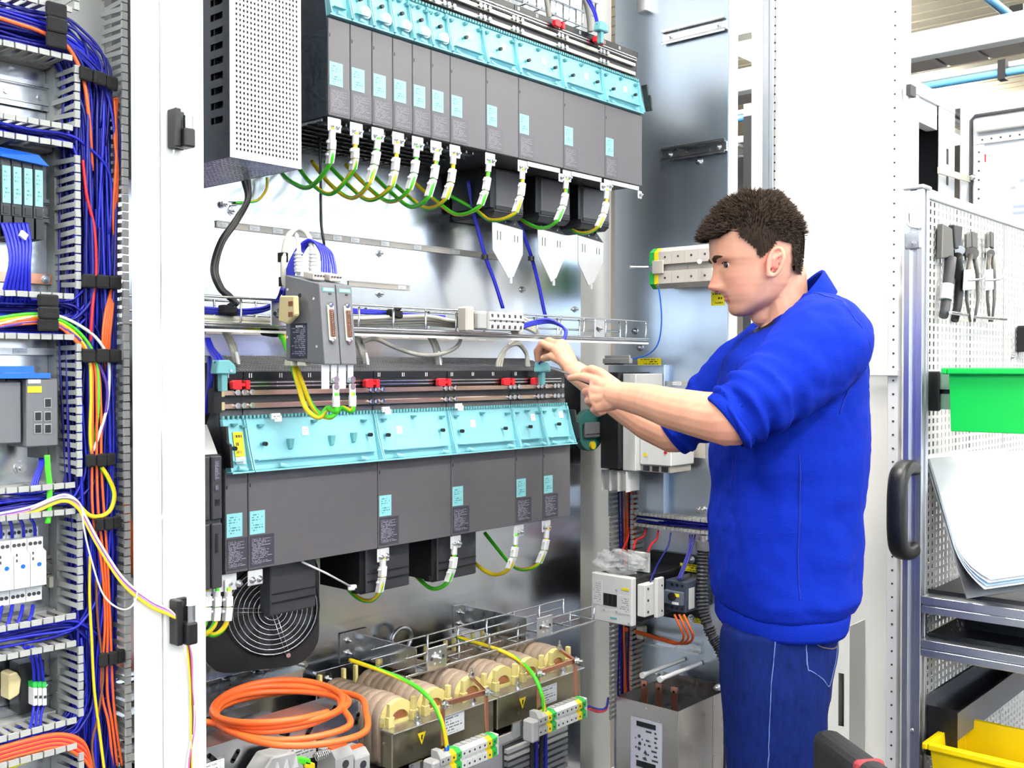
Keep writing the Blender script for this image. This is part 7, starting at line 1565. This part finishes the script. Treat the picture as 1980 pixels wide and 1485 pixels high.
# collar, dark shirt neck
def neckring(px, py, a_, b2, tilt, n=40): c3 = H(px, py); return [c3+FW*a_*math.cos(2*math.pi*k/n)+SD*b2*math.sin(2*math.pi*k/n)-UP*tilt*math.cos(2*math.pi*k/n) for k in range(n)]
MB().loft([neckring(1534, 626, .080, .098, .064), neckring(1531, 605, .071, .086, .064), neckring(1528, 588, .064, .075, .064), neckring(1527, 585, .061, .071, .063), neckring(1528, 592, .058, .068, .063), neckring(1532, 626, .070, .085, .062)], cap=False).build('collar', M['sweater'], PR)
MB().loft([neckring(1522, 630, .066, .080, .044), neckring(1518, 603, .060, .064, .040), neckring(1518, 599, .057, .061, .039), neckring(1518, 614, .052, .056, .039)], cap=False).build('shirt_neckband', M['black'], PR)
def ribbon(name, q, wdt, m_, target, off=.0012, par=PR):
    sp = spline(q, 10); mb2 = MB(); vs3 = []; n_ = len(sp)
    for i, p in enumerate(sp):
        d_ = (sp[min(i+1, n_-1)]-sp[max(i-1, 0)]).normalized(); s_ = d_.cross(SD).normalized()*wdt; vs3 += [p-s_, p+s_]
    mb2.add(vs3, [(2*i, 2*i+1, 2*i+3, 2*i+2) for i in range(n_-1)], 0, True)
    o = mb2.build(name, m_, par); sk = o.modifiers.new('wrap', 'SHRINKWRAP'); sk.target = target; sk.wrap_method = 'NEAREST_SURFACEPOINT'; sk.wrap_mode = 'ABOVE_SURFACE'; sk.offset = off
    so = o.modifiers.new('thick', 'SOLIDIFY'); so.thickness = .0012
    return o
M['seam'] = mat('dark_blue_seam', '#0a2390', .9)
ribbon('side_seam', [H(1545, 880, 1.87), H(1546, 960, 1.87), H(1542, 1060, 1.87), H(1540, 1160, 1.88)], .0009, M['seam'], swo)
ribbon('shoulder_seam', [H(1580, 585, 1.93), H(1622, 640, 1.88), H(1640, 720, 1.87), H(1625, 800, 1.86)], .0009, M['seam'], swo)
ribbon('placket', [H(1470, 650, 1.90), H(1430, 720, 1.90), H(1412, 800, 1.93), H(1400, 900, 1.95), H(1392, 960, 1.96)], .0016, M['seam'], swo)
# ---- jeans and shoes
jn = MB()
def zl(z): return 711+(CZ-z)/D0*F_PX     # pixel row of a height at the person
legs = [(1185, 1408, 1608), (1205, 1403, 1611), (1230, 1398, 1612), (1300, 1397, 1601), (1400, 1404, 1591), (1485, 1408, 1580), (1600, 1420, 1566), (1680, 1424, 1556), (1800, 1436, 1566), (1950, 1446, 1552), (2060, 1450, 1548), (2105, 1448, 1550)]
for so in (.078, -.078):
    rings = []; yy = 1210
    while yy <= 2105:
        f, bk = lerp_tab([l for l in legs], yy); hw = .088+.006*max(0, min(1, (yy-1200)/120))-.032*max(0, min(1, (yy-1320)/550)); rings.append(oval(yy, f, bk, hw, 32, 2.2, so=so*(1-.15*max(0, min(1, (yy-1300)/600))))); yy += 10
    jn.loft(rings)
rings = []; yy = 1185
while yy <= 1330: f, bk = lerp_tab(legs, yy); rings.append(oval(yy, f+3, bk-3, .158, 40, 2.2)); yy += 8
jn.loft(rings)
jno = fleshy(jn, 'jeans', M['jeans'], .007, 4, PR, [(.07, .006)])
ribbon('leg_seam', [H(1502, 1205, 1.87), H(1500, 1250, 1.87), H(1492, 1330, 1.87), H(1488, 1410, 1.87), H(1484, 1500, 1.87)], .0008, M['stitch'], jno)
ribbon('pocket_seam', [H(1551, 1202, 1.9), H(1552, 1240, 1.9), H(1553, 1288, 1.9), H(1560, 1295, 1.9), H(1578, 1310, 1.91), H(1592, 1324, 1.92), H(1600, 1300, 1.93), H(1610, 1240, 1.95)], .0008, M['stitch'], jno)
ribbon('pocket_arc', [H(1552, 1226, 1.9), H(1575, 1245, 1.9), H(1592, 1252, 1.92), H(1610, 1246, 1.95)], .0009, M['stitchbrown'], jno)
for so in (.075, -.075):
    c3 = H(1500, 1700)+SD*so; c3.z = 0; sh = []
    for z, f0_, b0_, w_ in ((.0, .17, .085, .045), (.02, .175, .09, .048), (.05, .16, .088, .046), (.075, .07, .082, .044), (.11, .04, .075, .040)):
        sh.append([c3+FW*((f0_-b0_)/2+(f0_+b0_)/2*math.copysign(abs(math.cos(2*math.pi*k/24))**.8, math.cos(2*math.pi*k/24)))+SD*w_*math.copysign(abs(math.sin(2*math.pi*k/24))**.8, math.sin(2*math.pi*k/24))+UP*z for k in range(24)])
    MB().loft(sh).build('shoe', M['black'], PR)
# ---- screwdriver in the near hand
t = thing('screwdriver', 'thin screwdriver held in the near hand', 'screwdriver', H(1166, 748, 2.135))
a_, b2 = H(1163, 747, 2.15), H(1118, 729, 2.205); MB().cyl(a_, b2, .0075, 10).cyl(b2, b2+(b2-a_).normalized()*.008, .006, 10, 0, .004).build('grip', M['drivedark'], t, bevel=.001)
MB().cyl(b2, H(1066, 712, 2.40), .002, 8).build('shaft', M['dullsteel'], t)
# ================================================================ tool cart with perforated panel
CX, CY = 2.30, .88
def profile(mb, x0_, x1_, y0_, y1_, z0_, z1_): mb.box(x0_, x1_, y0_, y1_, z0_, z1_)
CT = thing('tool_cart', 'aluminium tool cart with perforated panels and shelves', 'cart', (2.8, .55, .05))
zt = at(1790, 391, CY).z; xe = 3.35
yp0 = ax(1790, 700, CX).y
# corner post: T-slot profile
pw = .040; px_, py_ = CX-.004, CY-.004
def post(x, y, z0_, z1_, nm='post'):
    o = MB().box(x, x+.013, y, y+.013, z0_, z1_).box(x+.027, x+.040, y, y+.013, z0_, z1_).box(x, x+.013, y+.027, y+.040, z0_, z1_).box(x+.027, x+.040, y+.027, y+.040, z0_, z1_).box(x+.008, x+.032, y+.008, y+.032, z0_, z1_)
    return o.build(nm, M['alu'], CT, bevel=.0008)
yA = ax(1750, 700, CX).y
post(CX-.002, CY-.0405, .05, zt+.01); post(CX-.002, .22, .05, 1.0)
post(xe-.05, CY-.0405, .05, zt+.01); post(xe-.05, .22, .05, 1.0)
MB().box(CX-.004, CX+.045, CY-.044, CY+.004, zt+.011, zt+.020).build('post_cap', M['white'], CT, bevel=.003)
# perforated panel in sections
nz_ = int((zt-.35)/.0172)
for i, (xa, xb) in enumerate(((CX+.042, 2.93), (2.934, xe-.055))):
    nx_ = int((xb-xa)/.0245)
    perf('perforated_panel', (xa, CY-.02, .35), (xb-xa, 0, 0), (0, 0, zt-.35), nx_, nz_, .44, .62, .0018, M['pegboard'], CT)
MB().box(CX+.04, xe-.05, CY-.026, CY-.012, zt+.0005, zt+.022).build('panel_rim', M['white'], CT, bevel=.002)
for px, py in ((1792, 680), (1957, 690), (1776, 1110), (1765, 1412)): p = at(px, py, CY-.022); MB().ball(p, .006, 8, 6).build('panel_bolt', M['steel'], CT)
# shelf beams (two rails each) and shelf boards
for k, z in enumerate((.957, .863)):
    for y0_, nm in ((0, 'shelf_beam'),):
        for xx in (CX-.002, xe-.05):
            MB().box(xx, xx+.040, .262, CY-.042, z-.016, z).box(xx, xx+.040, .262, CY-.042, z-.036, z-.020).box(xx+.008, xx+.032, .262, CY-.042, z-.0199, z-.0161).build('shelf_beam', M['alu'], CT, bevel=.0008)
    MB().box(CX+.040, xe-.055, .27, CY-.03, z-.006, z-.002).build('shelf_board', M['pegdark'], CT)
    MB().box(CX+.036, CX+.0385, .27, CY-.044, z+.0005, z+.010).build('rubber_edge', M['black'], CT)
MB().box(CX+.04, xe-.055, .27, CY-.03, .30, .31).build('shelf_board', M['pegdark'], CT); MB().box(CX-.002, CX+.038, .262, CY-.042, .28, .32).build('shelf_beam', M['alu'], CT)
for x in (CX+.018, xe-.03):
    for y in (.24, CY-.02): MB().cyl((x-.012, y, .025), (x+.012, y, .025), .025, 16).build('caster', M['black'], CT)
p = ax(1768, 470, CX-.004); q = MB().box(CX-.008, CX-.0035, p.y-.014, p.y+.020, p.z-.012, p.z+.024).build('corner_joint', M['steel'], CT, bevel=.003); MB().screw((CX-.008, p.y+.003, p.z), (-1, 0, 0), .006, .004).build('screw', M['steel'], q)
MB().tube(spline([ax(1754, 410, CX-.01), ax(1755, 430, CX-.012), ax(1762, 438, CX-.012), ax(1778, 440, CX-.01)], 5), .003, 8).build('wire_hook', M['whitecool'], CT)
# black pull handle on the corner post
h0, h1 = ax(1764, 905, CX-.003), ax(1757, 1060, CX-.003); ym = CY-.021
t = thing('pull_handle', 'large black pull handle on the cart post', 'handle', (CX-.05, ym, h1.z))
za, zb = h0.z, h1.z; X2 = CX-.085
path = [V((CX-.0035, ym, za)), V((X2+.045, ym, za+.004)), V((X2+.012, ym, za-.010)), V((X2, ym, za-.045)), V((X2-.002, ym, (za+zb)/2)), V((X2, ym, zb+.045)), V((X2+.012, ym, zb+.010)), V((X2+.045, ym, zb-.004)), V((CX-.0035, ym, zb))]
sp = spline(path, 6); mb = MB(); rg = []
for i, p in enumerate(sp):
    d_ = (sp[min(i+1, len(sp)-1)]-sp[max(i-1, 0)]).normalized(); s_ = d_.cross(V((0, 1, 0))).normalized()
    rg.append([p+s_*.0160*math.copysign(abs(math.cos(2*math.pi*k/16))**.7, math.cos(2*math.pi*k/16))+V((0, 1, 0))*.0200*math.copysign(abs(math.sin(2*math.pi*k/16))**.7, math.sin(2*math.pi*k/16)) for k in range(16)])
mb.loft(rg).build('grip', M['black'], t)
# bin rail with black end cap and the green bin
xr = CX+.075; a_, b2 = ax(1783, 718, xr), ax(1815, 795, xr)
t = thing('bin_rail', 'bin hanging rail with a black plastic end cap', 'rail', (xr, .6, b2.z))
MB().box(xr, xr+.03, CY-.045, CY-.0225, b2.z, a_.z).box(xr-.006, xr-.0002, b2.y-.004, CY-.0225, b2.z, a_.z).build('end_cap', M['black'], t, bevel=.004, seg=2)
zc = (a_.z+b2.z)/2
MB().box(xr+.004, xr+.010, .12, CY-.046, zc+.004, a_.z-.004).build('rail_bar', mat('grey_green_rail', '#8fb59b', .4), t); MB().box(xr+.004, xr+.010, .12, CY-.046, b2.z+.004, zc-.006).build('rail_bar', bpy.data.materials['grey_green_rail'], t); MB().box(xr+.011, xr+.013, .12, CY-.046, b2.z+.004, a_.z-.004).build('rail_back', M['black'], t)
def bin_(name, lab, x0_, x1_, y0_, y1_, z0_, z1_, m_, rim=.012, tp=.012):
    t = thing(name, lab, 'bin', ((x0_+x1_)/2, (y0_+y1_)/2, z0_)); w_ = .003
    o_ = [[(x0_+tp, y0_+tp, z0_), (x1_-tp, y0_+tp, z0_), (x1_-tp, y1_-tp, z0_), (x0_+tp, y1_-tp, z0_)], [(x0_, y0_, z1_), (x1_, y0_, z1_), (x1_, y1_, z1_), (x0_, y1_, z1_)]]
    i_ = [[(x0_+w_, y0_+w_, z1_), (x1_-w_, y0_+w_, z1_), (x1_-w_, y1_-w_, z1_), (x0_+w_, y1_-w_, z1_)], [(x0_+tp+w_, y0_+tp+w_, z0_+w_), (x1_-tp-w_, y0_+tp+w_, z0_+w_), (x1_-tp-w_, y1_-tp-w_, z0_+w_), (x0_+tp+w_, y1_-tp-w_, z0_+w_)]]
    MB().loft([[V(p) for p in r_] for r_ in o_+i_], smooth=False).build('bin_body', m_, t, bevel=.002, seg=2)
    r = MB().box(x0_-rim, x1_+rim, y0_-rim, y0_-.0002, z1_-.014, z1_).box(x0_-rim, x1_+rim, y1_+.0002, y1_+rim, z1_-.014, z1_).box(x0_-rim, x0_-.0002, y0_, y1_, z1_-.014, z1_).box(x1_+.0002, x1_+rim, y0_, y1_, z1_-.014, z1_)
    r.build('bin_rim', m_, t, bevel=.003, seg=2)
    return t
xg = CX-.02; e0 = ax(1834, 720, xg); e1 = ax(1834, 834, xg)
bin_('storage_bin', 'bright green plastic bin hanging on the cart rail', xg, xr+.002, .34, e0.y, e1.z, ax(1834, 711, xg).z, M['greenbin'], tp=.004)
c1 = ax(1797, 1435, CX-.04); bin_('storage_bin', 'bright yellow plastic bin on the bottom of the cart', CX-.04, CX+.17, .40, c1.y, .52, c1.z, M['yelbin'], tp=.012)
tag(MB().box(CX-.03, CX+.20, .30, CY-.05, .5, .518).build('bin_shelf', M['dullsteel']), 'steel ledge that carries the yellow bin', 'shelf')
# black holder and grey drawer behind the yellow bin
t = thing('drawer_unit', 'long grey drawer tray behind the yellow bin', 'drawer', (2.6, .80, .64)); a_ = at(1797, 1440, CY-.07); b2 = at(1955, 1370, CY-.07)
MB().box(CX+.045, 2.95, CY-.10, CY-.098, .64, .70).box(CX+.045, 2.95, CY-.03, CY-.028, .64, .72).box(CX+.045, 2.95, CY-.098, CY-.03, .64, .643).box(2.948, 2.95, CY-.098, CY-.03, .643, .70).build('tray', M['midgrey'], t); MB().box(CX+.042, CX+.0448, CY-.105, CY-.028, .60, .71).build('front_cap', M['black'], t)
# dark sorting boxes on the middle shelf
for i in range(3):
    x = 2.46+.16*i; t = thing('sorting_box', 'black sorting box with yellow tags on the middle shelf, %s' % ['nearest', 'middle', 'farthest'][i], 'box', (x+.07, .6, .863), 'black sorting boxes')
    MB().box(x, x+.15, .35, .353, .8632, .925).box(x, x+.15, .797, .80, .8632, .915).box(x, x+.003, .353, .797, .8632, .915).box(x+.147, x+.15, .353, .797, .8632, .915).box(x+.003, x+.147, .353, .797, .8632, .866).build('box_body', M['blacksheet'], t)
    for y in (.72, .58, .45): MB().box(x-.0012, x-.0002, y, y+.03, .893, .908).build('yellow_tag', M['yelwire'], t)
# clipboard with papers leaning on the panel
TLc, TRc, BLc = H(1787, 883, 2.385), H(1942, 870, 2.47), H(1868, 1158, 2.215)
BRc = TRc+(BLc-TLc); eu = (TRc-TLc); ev = (BLc-TLc); nn = eu.cross(ev).normalized()
if nn.dot(-TLc+O) < 0: nn = -nn
t = thing('clipboard', 'white paper pad on a steel clipboard leaning against the panel', 'clipboard', (TLc+BRc)/2-ev*.5)
B4 = lambda o1, o2, u0=0, u1=1, v0=0, v1=1: [TLc+eu*u+ev*v+nn*o for o in (o1, o2) for u, v in ((u0, v0), (u1, v0), (u1, v1), (u0, v1))]
MB().hexa(B4(.004, .001)).build('board', M['dullsteel'], t); MB().hexa(B4(.010, .0045, 0, .985, .0, .03)).build('board_rim', M['dullsteel'], t)
def curl(off, u0, u1, vend, lift):
    rows = []
    for i in range(15):
        k = i/14; v_ = .03+(vend-.03)*k; l_ = lift*max(0, (k-.62)/.38)**2; rows.append([TLc+eu*u+ev*v_+nn*(off+l_) for u in (u0, u1)])
    m_ = MB(); vs3 = [p for r_ in rows for p in r_]+[p-nn*.0012 for r_ in rows for p in r_]; n2 = len(rows)*2
    fs2 = [(2*i, 2*i+1, 2*i+3, 2*i+2) for i in range(14)]+[(n2+2*i, n2+2*i+2, n2+2*i+3, n2+2*i+1) for i in range(14)]+[(2*i, 2*i+2, n2+2*i+2, n2+2*i) for i in range(14)]+[(2*i+1, n2+2*i+1, n2+2*i+3, 2*i+3) for i in range(14)]+[(28, 29, n2+29, n2+28), (0, n2, n2+1, 1)]
    return m_.add(vs3, fs2, 0, True)
for i in range(4): curl(.0065+.002*i, .012, 1.6 if i < 3 else 1.58, 1.0-.012*i, .05+.006*i).build('paper_sheet', M['bluepaper'] if i == 1 else M['paper'], t)
MB().cyl(TLc+eu*.97+ev*.80+nn*.035, TLc+eu*1.4+ev*.86+nn*.04, .004, 8).cyl(TLc+eu*.97+ev*.80+nn*.035, TLc+eu*.93+ev*.795+nn*.0345, .004, 8, 0, .0012).build('pen', M['midgrey'], t)
# tools hanging on the panel
YT = CY-.04
def TP(px, py, y=YT): return at(px, py, y)
t = thing('crimping_tool', 'black crimping pliers hanging on the perforated panel', 'tool', TP(1835, 610))
MB().tube([TP(1838, 498), TP(1836, 520), TP(1832, 560), TP(1827, 600), TP(1824, 612)], lambda k: .013-.003*k, 10).build('grip', mat('tool_grip_grey', '#4c4a50', .5), t, bevel=0)
MB().tube([TP(1850, 495), TP(1856, 540, YT+.012), TP(1852, 590, YT+.012), TP(1846, 620, YT+.012)], lambda k: .012-.003*k, 10).build('grip', M['black'], t)
MB().cyl(TP(1831, 558)+V((0, 0, .009)), TP(1828, 576)+V((0, 0, -.004)), .0145, 12).build('white_band', M['whitelab'], t)
MB().prism([TP(1824, 432), TP(1842, 442), TP(1845, 496), TP(1822, 500)], (0, .014, 0)).build('jaw_plate', M['toolsteel'], t, bevel=.002); MB().prism([TP(1845, 434, YT-.002), TP(1862, 438, YT-.002), TP(1858, 482, YT-.002), TP(1848, 480, YT-.002)], (0, .014, 0)).build('jaw_plate', M['drivedark'], t, bevel=.002); MB().cyl(TP(1856, 484, YT-.004), TP(1856, 484, YT+.014), .011, 12).build('pivot', M['steel'], t)
for i, (c_, lab) in enumerate(((1880, 'steel pliers hanging beside the crimping pliers'), (1916, 'narrow steel pliers hanging farthest from the cart post'))):
    t = thing('pliers', lab, 'tool', TP(c_, 620)); w_ = 1 if i == 0 else .6
    MB().prism([TP(c_-9*w_, 452), TP(c_-2, 448), TP(c_-1, 478), TP(c_-9*w_, 480)], (0, .008, 0)).build('jaw', M['toolsteel'], t, bevel=.002); MB().prism([TP(c_+2, 447), TP(c_+11*w_, 450), TP(c_+11*w_, 482), TP(c_+2, 478)], (0, .008, 0)).build('jaw', M['toolsteel'], t, bevel=.002)
    MB().cyl(TP(c_, 490, YT-.002), TP(c_, 490, YT+.010), .013*w_+.002, 14).build('pivot', M['toolsteel'], t)
    for s_ in (-1, 1): MB().tube([TP(c_+3*s_, 492), TP(c_+10*s_*w_, 530), TP(c_+11*s_*w_, 580), TP(c_+4*s_*w_, 622)], lambda k: .006-.003*k, 8).build('handle', M['toolsteel'], t)
    t = thing('tool_hook', 'white clip hook with wire arm on the panel, %s' % ['under the first pliers', 'under the narrow pliers'][i], 'hook', TP(c_-4, 560)); a2 = TP(c_-6, 550, YT-.012)
    MB().prism([TP(c_-14*w_, 522, YT-.010), TP(c_+5, 520, YT-.010), TP(c_+6, 560, YT-.010), TP(c_-16*w_, 562, YT-.010)], (0, .004, 0)).build('hook_plate', M['whitecool'], t, bevel=.002); MB().tube(spline([TP(c_-10, 542, YT-.013), TP(c_+10, 541, YT-.03), TP(c_+22, 536, YT-.04), TP(c_+24, 520, YT-.04)], 5), .0025, 8).build('hook_wire', M['steel'], t)
MB_ = MB().cyl(TP(1838, 604, YT-.02), TP(1870, 609, YT-.01), .004, 8); tag(MB_.build('tool_hook', M['steel']), 'steel peg that carries the crimping pliers', 'hook')
tag(MB().cyl(TP(1886, 613, YT-.02), TP(1945, 617, YT-.01), .004, 8).build('tool_hook', M['steel']), 'steel peg low under the pliers', 'hook')
t = thing('panel_fitting', 'black fitting at the edge of the perforated panel', 'fitting', TP(1978, 660)); p = TP(1980, 655); MB().box(p.x-.01, p.x+.05, YT-.03, YT+.017, p.z-.035, p.z+.035).build('fitting', M['black'], t, bevel=.004)
# black swivel chair, its padded backrest reaching into the corner of the view
A1 = ad(1600, 1428, 1.75); B1 = ad(1762, 1492, 1.50); A1.z = B1.z = .852
e1 = (B1-A1).normalized(); e2 = V((-e1.y, e1.x, 0)); e2 = e2 if e2.dot(_rt) < 0 else -e2
t = thing('swivel_chair', 'black padded swivel chair with dark red stripe at the bottom corner', 'chair', V((A1.x-.05, A1.y-.25, 0)))
cB2 = A1+e1*.22-UP*.14
MB().obox(cB2, e1*.235, e2*.024, UP*.14).build('backrest', M['blacksoft'], t, bevel=.018, seg=3)
MB().obox(A1+e1*.135-UP*.14, e1*.010, e2*.0252, UP*.1412).build('red_stripe', mat('dark_red_webbing', '#8e2a33', .8), t, bevel=.017, seg=3)
sc_ = cB2-e2*.0-UP*.27; sc_ = V((cB2.x, cB2.y, .46))+(-e2 if (-e2).dot(_fh) < 0 else e2)*.21
MB().obox(sc_, e1*.22, e2*.21, UP*.035).build('seat', M['blacksoft'], t, bevel=.02, seg=3)
MB().obox((cB2+V((sc_.x, sc_.y, .5)))/2-UP*.06, e1*.03, (V((sc_.x, sc_.y, 0))-V((cB2.x, cB2.y, 0)))*.42, UP*.012).build('back_arm', M['black'], t)
MB().cyl((sc_.x, sc_.y, .07), (sc_.x, sc_.y, .425), .025, 14).build('column', M['dullsteel'], t)
for k in range(5): a3 = 2*math.pi*k/5; MB().cyl((sc_.x, sc_.y, .075), (sc_.x+.26*math.cos(a3), sc_.y+.26*math.sin(a3), .055), .018, 10).build('base_foot', M['black'], t); MB().ball((sc_.x+.26*math.cos(a3), sc_.y+.26*math.sin(a3), .026), .025, 10, 6).build('caster', M['black'], t)
